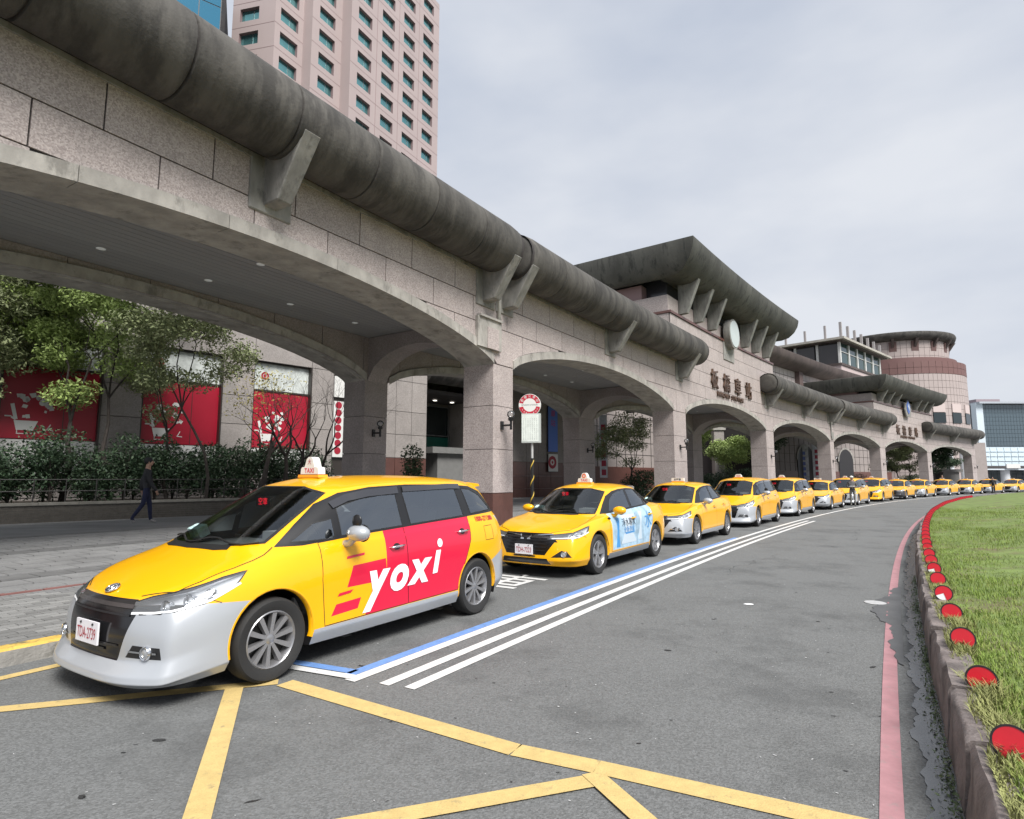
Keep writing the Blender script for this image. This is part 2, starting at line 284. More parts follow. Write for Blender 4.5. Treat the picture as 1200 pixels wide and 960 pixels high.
SED = dict(crease=[('r', 1, 0, 4, .6), ('c', 2, 1, 4, .5), ('r', 3, 0, 3, .45), ('r', 4, 1, 12, .5), ('r', 6, 3, 11, .6), ('r', 8, 3, 10, .45), ('r', 8, 0, 3, .5), ('r', 2, 3, 10, .3), ('c', 3, 6, 8, .5), ('r', 5, 10, 13, .5)], ax=.93, ax2=3.58, wy=.885, r=.32, rows=[
 [(.06,0,.20),(.07,.48,.20),(.20,.76,.19),(.46,.84,.19),(.93,.85,.2),(1.38,.85,.2),(1.95,.85,.2),(2.6,.85,.2),(3.2,.85,.2),(3.58,.85,.22),(4.10,.83,.24),(4.42,.70,.27),(4.52,.4,.28),(4.54,0,.28)],
 [(.0,0,.28),(.02,.50,.28),(.15,.80,.28),(.44,.89,.29),(.93,.895,.3),(1.38,.89,.30),(1.95,.885,.30),(2.6,.885,.30),(3.2,.89,.31),(3.58,.895,.32),(4.12,.88,.34),(4.46,.75,.36),(4.57,.4,.36),(4.59,0,.36)],
 [(.02,0,.46),(.04,.47,.46),(.17,.79,.49),(.46,.88,.52),(.93,.90,.56),(1.38,.885,.56),(1.95,.88,.55),(2.6,.88,.55),(3.2,.89,.57),(3.58,.90,.58),(4.12,.88,.60),(4.46,.76,.62),(4.56,.4,.62),(4.58,0,.62)],
 [(.05,0,.63),(.09,.44,.64),(.26,.76,.67),(.52,.86,.71),(.93,.895,.75),(1.38,.885,.78),(1.95,.885,.80),(2.6,.885,.82),(3.2,.885,.85),(3.58,.89,.87),(4.12,.86,.89),(4.44,.75,.90),(4.53,.4,.90),(4.55,0,.90)],
 [(.10,0,.70),(.15,.38,.71),(.36,.68,.755),(.62,.78,.82),(.93,.80,.87),(1.30,.81,.90),(1.9,.82,.92),(2.55,.82,.94),(3.15,.815,.97),(3.62,.80,.99),(4.08,.77,1.01),(4.38,.68,1.02),(4.47,.4,1.02),(4.49,0,1.02)],
 [(.55,0,.84),(.58,.30,.84),(.68,.50,.85),(.86,.645,.875),(1.08,.735,.905),(1.38,.775,.925),(1.92,.795,.945),(2.55,.795,.965),(3.15,.79,.99),(3.6,.765,1.01),(3.98,.72,1.03),(4.22,.62,1.045),(4.30,.4,1.05),(4.32,0,1.05)],
 [(1.02,0,.935),(1.04,.35,.93),(1.10,.55,.93),(1.20,.68,.935),(1.34,.735,.945),(1.55,.76,.955),(2.0,.775,.97),(2.55,.775,.99),(3.1,.77,1.01),(3.5,.74,1.03),(3.75,.69,1.045),(3.93,.60,1.06),(3.99,.38,1.065),(4.01,0,1.07)],
 [(1.42,0,1.17),(1.44,.33,1.165),(1.50,.50,1.155),(1.60,.62,1.145),(1.72,.67,1.155),(1.9,.69,1.17),(2.2,.705,1.19),(2.6,.705,1.20),(3.02,.70,1.205),(3.3,.67,1.21),(3.5,.63,1.21),(3.63,.55,1.21),(3.69,.36,1.215),(3.71,0,1.22)],
 [(1.82,0,1.385),(1.84,.30,1.38),(1.90,.45,1.365),(1.99,.55,1.345),(2.08,.59,1.355),(2.2,.61,1.37),(2.4,.62,1.385),(2.65,.625,1.39),(2.9,.62,1.385),(3.08,.60,1.375),(3.22,.56,1.36),(3.32,.50,1.35),(3.38,.33,1.36),(3.40,0,1.37)],
 [(2.05,0,1.445),(2.07,.24,1.443),(2.12,.34,1.435),(2.2,.41,1.43),(2.28,.44,1.435),(2.38,.455,1.445),(2.5,.46,1.45),(2.65,.46,1.452),(2.82,.455,1.45),(2.94,.44,1.445),(3.04,.41,1.435),(3.12,.36,1.428),(3.18,.23,1.425),(3.2,0,1.43)],
 [(2.22,0,1.465),(2.24,0,1.465),(2.28,0,1.466),(2.34,0,1.467),(2.4,0,1.468),(2.46,0,1.47),(2.54,0,1.472),(2.65,0,1.472),(2.78,0,1.47),(2.86,0,1.468),(2.92,0,1.465),(2.98,0,1.46),(3.02,0,1.457),(3.04,0,1.455)]],
 skirt=.29, bumper=.62,
 band=[(1.30,.945),(1.55,1.10),(1.80,1.24),(2.05,1.325),(2.3,1.36),(2.65,1.375),(2.95,1.365),(3.2,1.33),(3.45,1.23),(3.78,1.06),(3.3,1.03),(2.6,.995),(1.9,.965)],
 glass=[[(1.60,.985),(2.53,1.015),(2.50,1.345),(2.3,1.335),(2.05,1.29),(1.80,1.18)],
        [(2.61,1.02),(3.28,1.045),(3.28,1.29),(3.12,1.33),(2.9,1.348),(2.58,1.35)],
        [(3.34,1.05),(3.66,1.065),(3.50,1.17),(3.34,1.265)]],
 doors=[[(1.42,.31),(2.56,.31),(2.56,1.0),(1.9,.965),(1.42,.945),(1.38,.7)], [(2.56,.31),(3.20,.32),(3.42,.80),(3.46,1.035),(2.56,1.0)]],
 ws=[(-.66,.955),(.66,.955),(.53,1.32),(.30,1.37),(-.30,1.37),(-.53,1.32)], wsx=(.85,2.2),
 rg=[(-.54,1.09),(.54,1.09),(.47,1.31),(-.47,1.31)],
 lamp=[(.07,.60),(.12,.665),(.34,.715),(.60,.775),(.70,.79),(.56,.685),(.30,.62)], lampy=.46,
 grille=[(-.55,.56),(.55,.56),(.42,.69),(-.42,.69)], grille2=[(-.36,.36),(.36,.36),(.50,.56),(-.50,.56)],
 fog=[(.46,.33),(.78,.34),(.70,.43),(.62,.44)], tail=[(4.1,.98),(4.6,.98),(4.6,.78),(4.32,.80)], handles=[(2.42,.83),(3.28,.86)], mirror=(1.66,1.0), sign=(2.2,1.425), visor=False)

def inside(p, poly):
    n = len(poly); s = None
    for i in range(n):
        a, b = poly[i], poly[(i+1) % n]; c = (b[0]-a[0])*(p[1]-a[1])-(b[1]-a[1])*(p[0]-a[0])
        if abs(c) < 1e-9: continue
        if s is None: s = c > 0
        elif (c > 0) != s: return False
    return True
AX = {'xz': (0, 2), 'yz': (1, 2), 'xy': (0, 1)}
def carve(bm, poly, plane, filt, pid, over=None):
    """cut a convex outline into the skin, seen along the third axis, and give the faces inside it the part id"""
    lay = bm.faces.layers.int['p']; i, j = AX[plane]
    lo = [min(p[k] for p in poly)-.02 for k in (0, 1)]; hi = [max(p[k] for p in poly)+.02 for k in (0, 1)]
    def near(f):
        if not filt(f.calc_center_median()): return False
        if over is not None and f[lay] not in over: return False
        xs = [v.co[i] for v in f.verts]; zs = [v.co[j] for v in f.verts]
        return max(xs) > lo[0] and min(xs) < hi[0] and max(zs) > lo[1] and min(zs) < hi[1]
    sel = [f for f in bm.faces if near(f)]
    for k in range(len(poly)):
        a, b = poly[k], poly[(k+1) % len(poly)]
        co = Vector((0, 0, 0)); co[i] = a[0]; co[j] = a[1]; no_ = Vector((0, 0, 0)); no_[i] = -(b[1]-a[1]); no_[j] = b[0]-a[0]
        if no_.length < 1e-9: continue
        # only faces that straddle the edge's line
        geom = set(sel)
        for f in sel: geom.update(f.edges); geom.update(f.verts)
        r = bmesh.ops.bisect_plane(bm, geom=list(geom), dist=1e-5, plane_co=co, plane_no=no_.normalized())
        sel = [g for g in r['geom'] if isinstance(g, bmesh.types.BMFace) and g.is_valid]
    for f in sel:
        c = f.calc_center_median()
        if (over is None or f[lay] in over) and inside((c[i], c[j]), poly): f[lay] = pid
def cage(rows, n=3, crease=()):
    R, C = len(rows), len(rows[0]); bm = bmesh.new(); g = {}; cl = bm.edges.layers.float.new('crease_edge')
    for s in (1, -1):
        for r in range(R):
            for c in range(C):
                x, y, z = rows[r][c]
                if y == 0 and s == -1: g[s, r, c] = g[1, r, c]; continue
                g[s, r, c] = bm.verts.new((x, y*s, z))
    for s in (1, -1):
        for r in range(R-1):
            for c in range(C-1):
                q = [g[s, r, c], g[s, r, c+1], g[s, r+1, c+1], g[s, r+1, c]]
                if s == 1: q.reverse()
                u = []
                for v in q:
                    if v not in u: u.append(v)
                if len(u) >= 3:
                    try: bm.faces.new(u)
                    except ValueError: pass
    for kind, r, c0, c1, v in crease:      # 'r': along a row from column c0 to c1; 'c': up a column from row c0 to c1
        for s in (1, -1):
            for q in range(c0, c1):
                a, b = (g[s, r, q], g[s, r, q+1]) if kind == 'r' else (g[s, q, r], g[s, q+1, r])
                e = bm.edges.get((a, b))
                if e: e[cl] = v
    me = bpy.data.meshes.new('cage'); bm.to_mesh(me); bm.free()
    o = bpy.data.objects.new('cage', me); COL.objects.link(o)
    md = o.modifiers.new('s', 'SUBSURF'); md.levels = n; md.render_levels = n; md.boundary_smooth = 'PRESERVE_CORNERS'
    dg = bpy.context.evaluated_depsgraph_get(); me2 = bpy.data.meshes.new_from_object(o.evaluated_get(dg))
    bpy.data.objects.remove(o); return me2
class Skin:
    def __init__(s, me):
        s.vn = [v.normal.copy() for v in me.vertices]; s.vc = [v.co.copy() for v in me.vertices]; s.fv = [tuple(p.vertices) for p in me.polygons]
        s.bvh = BVHTree.FromPolygons(s.vc, s.fv)
        n = s.nrm(*s.bvh.ray_cast(Vector((2.6, -3, .6)), Vector((0, 1, 0)))[:3:2]); s.sg = -1 if n.y > 0 else 1
    def nrm(s, loc, idx):
        acc = Vector((0, 0, 0))
        for i in s.fv[idx]: acc += s.vn[i]/(max(1e-5, (loc-s.vc[i]).length))
        return acc.normalized()
    def hit(s, a, b, side):
        if side in ('L', 'R'):
            o, d = ((a, -3, b), (0, 1, 0)) if side == 'L' else ((a, 3, b), (0, -1, 0))
        elif side == 'F': o, d = (-3, a, b), (1, 0, 0)
        elif side == 'B': o, d = (8, a, b), (-1, 0, 0)
        else: o, d = (a, b, 4), (0, 0, -1)
        loc, n, i, _ = s.bvh.ray_cast(Vector(o), Vector(d))
        if loc is None: return None, None
        return loc, s.nrm(loc, i)*s.sg
    def ribbon(s, mb, pts, w, side, off=.002, k=None, closed=False, step=.05):
        P = []
        m = len(pts)
        for i in range(m if closed else m-1):
            a, b = Vector(pts[i]), Vector(pts[(i+1) % m]); n = max(1, int((b-a).length/step))
            P += [a.lerp(b, t/n) for t in range(n)]
        if not closed: P.append(Vector(pts[-1]))
        H = [s.hit(p[0], p[1], side) for p in P]; H = [h for h in H if h[0] is not None]
        if len(H) < 2: return
        vs = []; n = len(H)
        for i, (l, nn) in enumerate(H):
            d = (H[(i+1) % n if closed else min(i+1, n-1)][0]-H[(i-1) % n if closed else max(i-1, 0)][0])
            if d.length < 1e-6: d = Vector((1, 0, 0))
            t = d.normalized().cross(nn).normalized()*w/2
            vs += [l+nn*off-t, l+nn*off+t]
        e = n if closed else n-1
        mb.add(vs, [(2*i, 2*i+1, 2*((i+1) % n)+1, 2*((i+1) % n)) for i in range(e)], k)
    def patch(s, mb, poly, side, off=.003, k=None, nn=6):   # small convex patch laid on the skin
        c = [sum(p[0] for p in poly)/len(poly), sum(p[1] for p in poly)/len(poly)]; vs = []; m = len(poly)
        rings = [[(c[0]+(p[0]-c[0])*t/nn, c[1]+(p[1]-c[1])*t/nn) for p in poly] for t in range(1, nn+1)]
        h = s.hit(*c, side)
        if h[0] is None: return
        vs.append(h[0]+h[1]*off)
        for r in rings:
            for p in r:
                q = s.hit(*p, side); vs.append((q[0]+q[1]*off) if q[0] is not None else vs[0])
        fs = [(0, 1+i, 1+(i+1) % m) for i in range(m)]
        for t in range(nn-1): fs += [(1+t*m+i, 1+(t+1)*m+i, 1+(t+1)*m+(i+1) % m, 1+t*m+(i+1) % m) for i in range(m)]
        mb.add(vs, fs, k)
    def text(s, name, body, size, cx, cz, side, m, parent, off=.004, cut=.06, **k):
        me = text_mesh(body, size, 0, **k); bm = bmesh.new(); bm.from_mesh(me); bpy.data.meshes.remove(me)
        xs = [v.co.x for v in bm.verts]; ys = [v.co.y for v in bm.verts]
        for ax_, lo, hi in ((0, min(xs), max(xs)), (1, min(ys), max(ys))):
            t = lo+cut
            while t < hi:
                n_ = Vector((1, 0, 0)) if ax_ == 0 else Vector((0, 1, 0))
                bmesh.ops.bisect_plane(bm, geom=bm.faces[:]+bm.edges[:]+bm.verts[:], plane_co=n_*t, plane_no=n_); t += cut
        for v in bm.verts:
            a = cx+v.co.x if side in ('L', 'Z') else cx-v.co.x
            h = s.hit(a, cz+v.co.y, side)
            if h[0] is not None: v.co = h[0]+h[1]*off
        me = bpy.data.meshes.new(name); bm.to_mesh(me); bm.free(); me.materials.append(m)
        return obj(name, me, parent)

def wheel(parent, ax, y, r, side, style):
    """side -1 = camera side; tyre, rim, spokes"""
    W = .2; s = side
    t = MB(); w2 = W/2
    t.lathe([(r*.66, -w2*.75), (r*.80, -w2*.98), (r*.93, -w2), (r*.985, -w2*.82), (r, -w2*.5), (r, w2*.5), (r*.985, w2*.82), (r*.93, w2), (r*.80, w2*.98), (r*.66, w2*.75)], (0, 0, 0), 'y', 48, close=True)
    root = thing('wheel', None, None, (ax, y*s-s*w2*-1*-1, r)); root.parent = parent
    ty = t.build('tyre', TYR, root, smooth=40)
    m = MB(); o = s*w2
    m.lathe([(r*.69, o*.80), (r*.665, o*.86), (r*.63, o*.74), (r*.585, o*.1), (r*.585, -o*.8), (r*.665, -o*.8)], (0, 0, 0), 'y', 40, close=True)
    n = {'ten': 10, 'five': 5, 'seven': 7}[style]
    for i in range(n):
        a = 2*PI*i/n+.2
        if style == 'five': offs = (-.10, .16)
        else: offs = (0,)
        for da in offs:
            c1, s1 = math.cos(a), math.sin(a); c2, s2 = math.cos(a+da*(1 if style == 'five' else 0)), math.sin(a+da)
            if style != 'five': c2, s2 = c1, s1
            hw0 = r*(.042 if style == 'ten' else .06); hw1 = r*(.062 if style == 'ten' else .075)
            p0 = Vector((c1*r*.12, 0, s1*r*.12)); p1 = Vector((c2*r*.635, 0, s2*r*.635)); d = (p1-p0).normalized(); tt = Vector((-d.z, 0, d.x))
            def q(p, hw, yy): return [p+tt*hw+Vector((0, yy, 0)), p-tt*hw+Vector((0, yy, 0))]
            a1, b1 = q(p0, hw0, o*.62); a2, b2 = q(p1, hw1, o*.76); a3, b3 = q(p0, hw0*1.2, o*.3); a4, b4 = q(p1, hw1*1.2, o*.3)
            m.add([a1, b1, b2, a2, a3, b3, b4, a4], [(0, 1, 2, 3), (0, 4, 5, 1), (3, 2, 6, 7), (0, 3, 7, 4), (1, 5, 6, 2)], 0)
    m.lathe([(0, o*.66), (r*.08, o*.66), (r*.10, o*.62), (r*.19, o*.56), (r*.2, o*.2)], (0, 0, 0), 'y', 20, k=0)
    for i in range(5):
        a = 2*PI*i/5+.5; m.lathe([(0, o*.60), (r*.028, o*.60), (r*.03, o*.5)], (math.cos(a)*r*.15, 0, math.sin(a)*r*.15), 'y', 8, k=1)
    m.lathe([(0, o*.12), (r*.58, o*.12)], (0, 0, 0), 'y', 24, k=1)
    m.build('rim', [ALL, RUB], root, smooth=35)
    return root

def seat(mb, x, y, z):
    mb.box((x, y, z+.10), (.50, .46, .16)); R = Matrix.Rotation(rad(14), 3, 'Y'); mb.box((x+.30, y, z+.42), (.14, .46, .62), R)
    mb.box((x+.40, y, z+.84), (.09, .25, .16), R)

def build_taxi(sp, label, group, bump=None, mirror=None, wrap=None, plate='', style='ten', skirt=None, sign='dome', nose='a', led='空車'):
    bump = bump or SIL; mirror = mirror or SIL; skirt = skirt or bump
    base = cage(sp['rows'], 3, sp['crease']); sk = Skin(base)
    root = thing('taxi', label, 'taxi', group=group)
    bm = bmesh.new(); bm.from_mesh(base); lay = bm.faces.layers.int.new('p'); r = sp['r']
    T = dict(body=0, bumper=1, side_skirt=2, windscreen=3, window_band=4, side_window=5, rear_window=9, front_door=10, rear_door=12, headlight=14, grille=16, grille2=17, fog=18, tail=20, kill=99)
    # wheel arches
    R = r+.052
    for ax in (sp['ax'], sp['ax2']):
        for sgn in (1, -1):
            poly = [(ax+math.cos(2*PI*i/28)*R, r+.015+math.sin(2*PI*i/28)*R) for i in range(28)]
            carve(bm, poly, 'xz', lambda c, s=sgn: c.y*s > .45 and c.z < .9, 99)
            carve(bm, [(ax-R, -.1), (ax+R, -.1), (ax+R, r), (ax-R, r)], 'xz', lambda c, s=sgn: c.y*s > .45 and c.z < .9, 99)
    x1, x2 = sp['ax'], sp['ax2']; bz = sp['bumper']
    for sgn in (1, -1):
        fl = lambda c, s=sgn: c.y*s > 0
        side = 'L' if sgn < 0 else 'R'
        carve(bm, [(-.3, 0), (x1-.1, 0), (x1-.1, bz-.02), (.3, bz+.02), (-.3, bz-.04)], 'xz', fl, 1, {0})
        carve(bm, [(x2+.1, 0), (5, 0), (5, .66), (4.2, .68), (x2+.1, .52)], 'xz', fl, 5, {0})
        carve(bm, [(x1, 0), (x2, 0), (x2, sp['skirt']+.02), (x1, sp['skirt'])], 'xz', fl, 2 if sgn < 0 else 6, {0})
        # black window band as a fan of convex quads
        bd = sp['band']
        k = min(range(len(bd)), key=lambda i: bd[i][0]); top = [p for p in bd]; 
        ups = sorted([p for p in bd if p[1] > np.interp(p[0], *zip(*sorted([(bd[0][0], bd[0][1]-.001), (bd[-1][0], bd[-1][1]), (4.3, 1.16)])))+.02]+[bd[0]], key=lambda p: p[0])
        dns = sorted([p for p in bd if p not in ups]+[bd[0]], key=lambda p: p[0])
        xs = sorted(set(p[0] for p in ups+dns)); mxu = max(p[0] for p in ups); mxd = max(p[0] for p in dns)
        fu = lambda x: float(np.interp(x, [p[0] for p in ups], [p[1] for p in ups])); fd = lambda x: float(np.interp(x, [p[0] for p in dns], [p[1] for p in dns]))
        for a, b in zip(xs[:-1], xs[1:]):
            if b-a < 1e-4: continue
            q = [(a, fd(a)), (b, fd(b)), (b, fu(b)), (a, fu(a))]
            if abs(q[0][1]-q[3][1]) < 1e-4: q = q[:3]
            if abs(fd(b)-fu(b)) < 1e-4: q = [(a, fd(a)), (b, fd(b)), (a, fu(a))]
            carve(bm, q, 'xz', lambda c, s=sgn: c.y*s > .42 and c.z > .9, 4, {0})
        for i, g in enumerate(sp['glass']): carve(bm, g, 'xz', lambda c, s=sgn: c.y*s > .42 and c.z > .9, 40+i+(0 if sgn < 0 else 10), {0, 4})
        for i, g in enumerate(sp['doors']): carve(bm, g, 'xz', lambda c, s=sgn: c.y*s > .5 and c.z < 1.15, 60+i+(0 if sgn < 0 else 2), {0})
        carve(bm, sp['lamp'], 'xz', lambda c, s=sgn: c.y*s > sp['lampy']-.06 and c.x < 1, 14 if sgn < 0 else 15, {0, 1})
        carve(bm, sp['tail'], 'xz', lambda c, s=sgn: c.y*s > .42, 20 if sgn < 0 else 21, {0, 1})
        fo = [(a*sgn, b) for a, b in sp['fog']]
        carve(bm, fo, 'yz', lambda c: c.x < .5, 18 if sgn < 0 else 19, {0, 1})
        if wrap == 'red' and sgn < 0:
            for q in ([(2.15, .60), (3.9, .60), (3.9, 1.3), (2.16, 1.3)], [(1.88, .32), (3.9, .32), (3.9, .60), (2.0, .60)], [(2.0, .795), (2.15, .80), (2.16, 1.3), (2.13, 1.3)][:0] or [(1.66, .60), (2.16, .60), (2.14, .80), (1.73, .78)],
                      [(1.485, .385), (1.79, .40), (1.83, .49), (1.54, .475)]):
                carve(bm, q, 'xz', lambda c: c.y < -.5 and c.z < 1.15, 80, {60}); carve(bm, q, 'xz', lambda c: c.y < -.5 and c.z < 1.15, 81, {61})
        if wrap == 'blue' and sgn < 0:
            for d in (0, 1): carve(bm, [(1.46, .33), (3.6, .33), (3.6, 1.2), (1.55, 1.2), (1.46, .9)], 'xz', lambda c: c.y < -.5 and c.z < 1.15, 80+d, {60+d})
    carve(bm, sp['ws'], 'yz', lambda c: sp['wsx'][0] < c.x < sp['wsx'][1] and c.z > .9, 3, {0, 4})
    carve(bm, sp['rg'], 'yz', lambda c: c.x > 3.2 and c.z > 1.0, 9, {0, 4})
    carve(bm, sp['grille'], 'yz', lambda c: c.x < .5, 16, {0, 1}); carve(bm, sp['grille2'], 'yz', lambda c: c.x < .5, 16, {0, 1})
    if nose == 'b': carve(bm, [(-.45, .22), (.45, .22), (.40, .31), (-.40, .31)], 'yz', lambda c: c.x < .5, 16, {0, 1})
    groups = {}
    for f in bm.faces: groups.setdefault(f[lay], []).append(f)
    for q in (60, 61):
        if q+20 in groups: groups.setdefault(q, [])
    names = {0: ('body', YEL), 1: ('front_bumper', bump), 5: ('rear_bumper', bump), 2: ('side_skirt', skirt), 6: ('side_skirt', skirt), 3: ('windscreen', WSG), 4: ('window_frame', BLK), 9: ('rear_window', GLS), 14: ('headlight', LENS), 15: ('headlight', LENS), 16: ('grille', mat('gloss_black', (.008, .008, .009), .16)), 18: ('fog_lamp_recess', BLK), 19: ('fog_lamp_recess', BLK), 20: ('tail_lamp', CLRL), 21: ('tail_lamp', TAILM)}
    for i in range(4): names[40+i] = names[50+i] = ('side_window', GLS)
    for i in range(4): names[60+i] = (('front_door', 'rear_door')[i % 2], YEL)
    parts = {}
    for p, fs in groups.items():
        if p == 99 or p in (80, 81): continue
        b2 = bmesh.new(); mp_ = {}
        nm, mt = names[p]; extra = []
        if p in (60, 61): extra = groups.get(p+20, [])
        for q, lst in ((0, fs), (1, extra)):
            for f in lst:
                vs = []
                for v in f.verts:
                    if v not in mp_: mp_[v] = b2.verts.new(v.co)
                    vs.append(mp_[v])
                try: nf = b2.faces.new(vs); nf.smooth = True; nf.material_index = q
                except ValueError: pass
        me = bpy.data.meshes.new(nm); b2.to_mesh(me); b2.free(); me.materials.append(mt)
        if p in (60, 61): me.materials.append({'red': REDW, 'blue': PBL}.get(wrap, YEL))
        ns = []
        for v in me.vertices:
            loc, n_, i_, _ = sk.bvh.find_nearest(v.co); ns.append(sk.nrm(loc, i_))
        me.normals_split_custom_set_from_vertices(ns)
        o = obj(nm, me, root); parts[p] = o
    if wrap == 'red': parts[60]['label'] = 'yellow front door with red panels and white lettering'; parts[61]['label'] = 'rear door wrapped in red with white lettering'
    if wrap == 'blue': parts[60]['label'] = 'front door under a pale blue printed advert'; parts[61]['label'] = 'rear door under a pale blue printed advert'
    bm.free()
    # seams and trims
    tr = MB()
    for side in ('L', 'R'):
        for d in sp['doors']: sk.ribbon(tr, d, .007, side, .0015, closed=True)
        for g in sp['glass']: sk.ribbon(tr, g, .012, side, .002, closed=True)
        sk.ribbon(tr, sp['lamp'], .009, side, .002, closed=True)
        sk.ribbon(tr, [(x1-.42, bz+.005), (.45, bz+.03), (.40, bz+.05)], .006, side, .0015)
        sk.ribbon(tr, [(sp['rows'][-7][4][0]-.45, sp['rows'][-7][3][2]-.005)], .01, side)
    sk.ribbon(tr, sp['ws'], .03, 'F', .002, closed=True)
    hood = [(a[0], a[1]) for a in [(p[0]+.01, p[1]) for p in sp['rows'][-7][1:5]]]
    cow = sp['rows'][-5]
    for s_ in (1, -1):
        sh_ = sp['rows'][-7]; hl = [(sh_[1][0]+.03, (sh_[1][1]+.02)*s_), (sh_[2][0]-.04, (sh_[2][1]-.03)*s_), (sh_[2][0]+.10, (sh_[2][1]+.035)*s_), (sh_[3][0]+.08, (sh_[3][1]-.035)*s_), (sh_[4][0]-.12, .735*s_), (sh_[4][0]-.02, .725*s_), (cow[3][0]+.03, (cow[3][1]+.012)*s_)]
        sk.ribbon(tr, hl, .009, 'Z', .0015)
    sk.ribbon(tr, [(cow[1][0]+.015, -.44), (cow[1][0]-.03, -.33), (cow[0][0]-.035, 0), (cow[1][0]-.03, .33), (cow[1][0]+.015, .44)], .06, 'Z', .004)
    tr.build('rubber_trim', RUB, root, fix=False)
    hs = MB()
    for s_ in (1, -1):
        for ax in (x1, x2):
            for i in range(20):   # wheel well liner
                a0, a1 = [PI*(-.12+1.24*t/20) for t in (i, i+1)]
                p = [(ax+math.cos(a)*(R+.005), r+.015+math.sin(a)*(R+.005)) for a in (a0, a1)]
                hs.add([(p[0][0], s_*.86, p[0][1]), (p[1][0], s_*.86, p[1][1]), (p[1][0], s_*.5, p[1][1]), (p[0][0], s_*.5, p[0][1])], [(0, 1, 2, 3)])
            hs.box((ax, s_*.48, r+.1), (.8, .02, .62))
    hs.box((2.3, 0, .23), (3.3, 1.4, .05)); hs.box((.32, 0, .45), (.1, 1.1, .3))
    hs.build('underbody', BLK, root, fix=False)
    # arch lips
    for s_, side in ((-1, 'L'), (1, 'R')):
        for ax in (x1, x2):
            pr = []; lp = MB()
            for i in range(33):
                a = PI*(-.06+1.12*i/32); h = sk.hit(ax+math.cos(a)*(R+.012), r+.015+math.sin(a)*(R+.012), side)
                if h[0] is None: continue
                yb = h[0].y; pr.append([(ax+math.cos(a)*(R+.014), yb, r+.015+math.sin(a)*(R+.014)), (ax+math.cos(a)*(R+.002), yb+.006*s_, r+.015+math.sin(a)*(R+.002)), (ax+math.cos(a)*(R-.004), yb-.05*s_, r+.015+math.sin(a)*(R-.004))])
            vs = [q for p in pr for q in p]
            lp.add(vs, [(3*i+j, 3*i+j+1, 3*i+j+4, 3*i+j+3) for i in range(len(pr)-1) for j in (0, 1)])
            lp.build('wheel_arch_lip', YEL, root, smooth=True)
    # interior
    it = MB(); wx = cow[0][0]
    zb = cow[0][2]
    it.box((wx+.58, 0, zb-.13), (.5, 1.2, .2), k=0); it.box((wx+.40, 0, zb-.045), (.5, .85, .03), k=0)
    it.box((wx+.62, -.36, zb+.04), (.25, .3, .1), k=0); it.box((wx+1.5, 0, .36), (3.0, 1.35, .05), k=0)
    for sy in (1, -1):
        it.box((wx+1.6, sy*.72, .68), (2.3, .03, .55), k=0)
        seat(it, wx+1.15, sy*.37, .48)
        it.f  # seats share the buffer
    seat(it, wx+2.05, .33, .48); seat(it, wx+2.05, -.33, .48); it.box((wx+2.4, 0, .80), (.14, 1.3, .55), k=0)
    it.build('interior', [SEAT], root)
    st = MB(); c = Vector((wx+.86, -.37, zb+.02)); Rt = Matrix.Rotation(rad(-25), 3, 'Y')
    st.tube([c+Rt @ Vector((0, math.cos(a)*.18, math.sin(a)*.18)) for a in [2*PI*i/20 for i in range(21)]], .015, 6); st.box(c, (.03, .30, .04), Rt); st.tube([c, c+Vector((-.3, 0, -.12))], .03, 6)
    st.build('steering_wheel', DRK, root, smooth=True)
    m = MB(); m.box((wx+1.0 if sp is SED else wx+.93, .0, zb+.33), (.03, .24, .07)); m.build('rear_view_mirror', BLK, root)
    q = MB(); q.box((wx+.80, .22, zb+.33), (.03, .22, .10)); led_o = q.build('vacancy_display', BLK, root)
    lx, ly, lz = wx+.782, .22, zb+.33
    text_on('display_lettering', led, .075, lambda x, y, t: Vector((lx, ly-x, lz+y)), LEDR, led_o)
    # stickers in the windscreen corner
    pm_ = MB(); pm_.box((wx+.32, .50, zb+.07), (.10, .16, .10), Matrix.Rotation(rad(-25), 3, 'Y')); pm_.build('windscreen_sticker', mat('pale_sticker', (.45, .62, .6), .5, var=.4, vs_=30), root)
    # wipers
    wp = MB()
    for y0, y1 in ((.55, -.05), (-.02, -.60)):
        P = []
        for t in range(7):
            h = sk.hit(y0+(y1-y0)*t/6, zb+.035+(.045 if t > 2 else .01)*0+.02*math.sin(t), 'F')
            if h[0] is not None: P.append(h[0]+h[1]*.015)
        wp.tube(P, .008, 5)
    wp.build('wiper', RUB, root)
    # grille bars / nose
    g = MB()
    zs = (.655, .60, .40) if nose == 'a' else (.63, .58, .53, .48, .43)
    for i, z in enumerate(zs):
        wdt = .42-.1*max(0, (.62-z)/.32)
        sk.ribbon(g, [(-wdt, z), (wdt, z)], .014 if i else .03, 'F', .008, k=1 if i == 0 else 0)
    g.build('grille_bar', [BLK, mat('smoked_chrome', (.16, .15, .15), .25, .9)], root, fix=False)
    eb = MB(); h = sk.hit(0, .715 if sp is MPV else .655, 'F')
    if nose == 'a':
        Rn = h[1].to_track_quat('Z', 'Y').to_matrix()
        def ring(rad_, t, n=20, kx=1): 
            P = [h[0]+h[1]*(.012+t)+Rn @ Vector((math.cos(2*PI*i/n)*rad_*kx, math.sin(2*PI*i/n)*rad_, 0)) for i in range(n+1)]; return P
        if h[0].z < .75: h = sk.hit(0, .735, 'F') if sk.hit(0, .735, 'F')[0] is not None else h
        Rn = h[1].to_track_quat('Z', 'Y').to_matrix()
        u_ = Vector((0, 1, 0)); v_ = h[1].cross(u_).normalized()
        el = lambda a, b, n=24: [h[0]+h[1]*.012+u_*math.cos(2*PI*i/n)*a+v_*math.sin(2*PI*i/n)*b for i in range(n+1)]
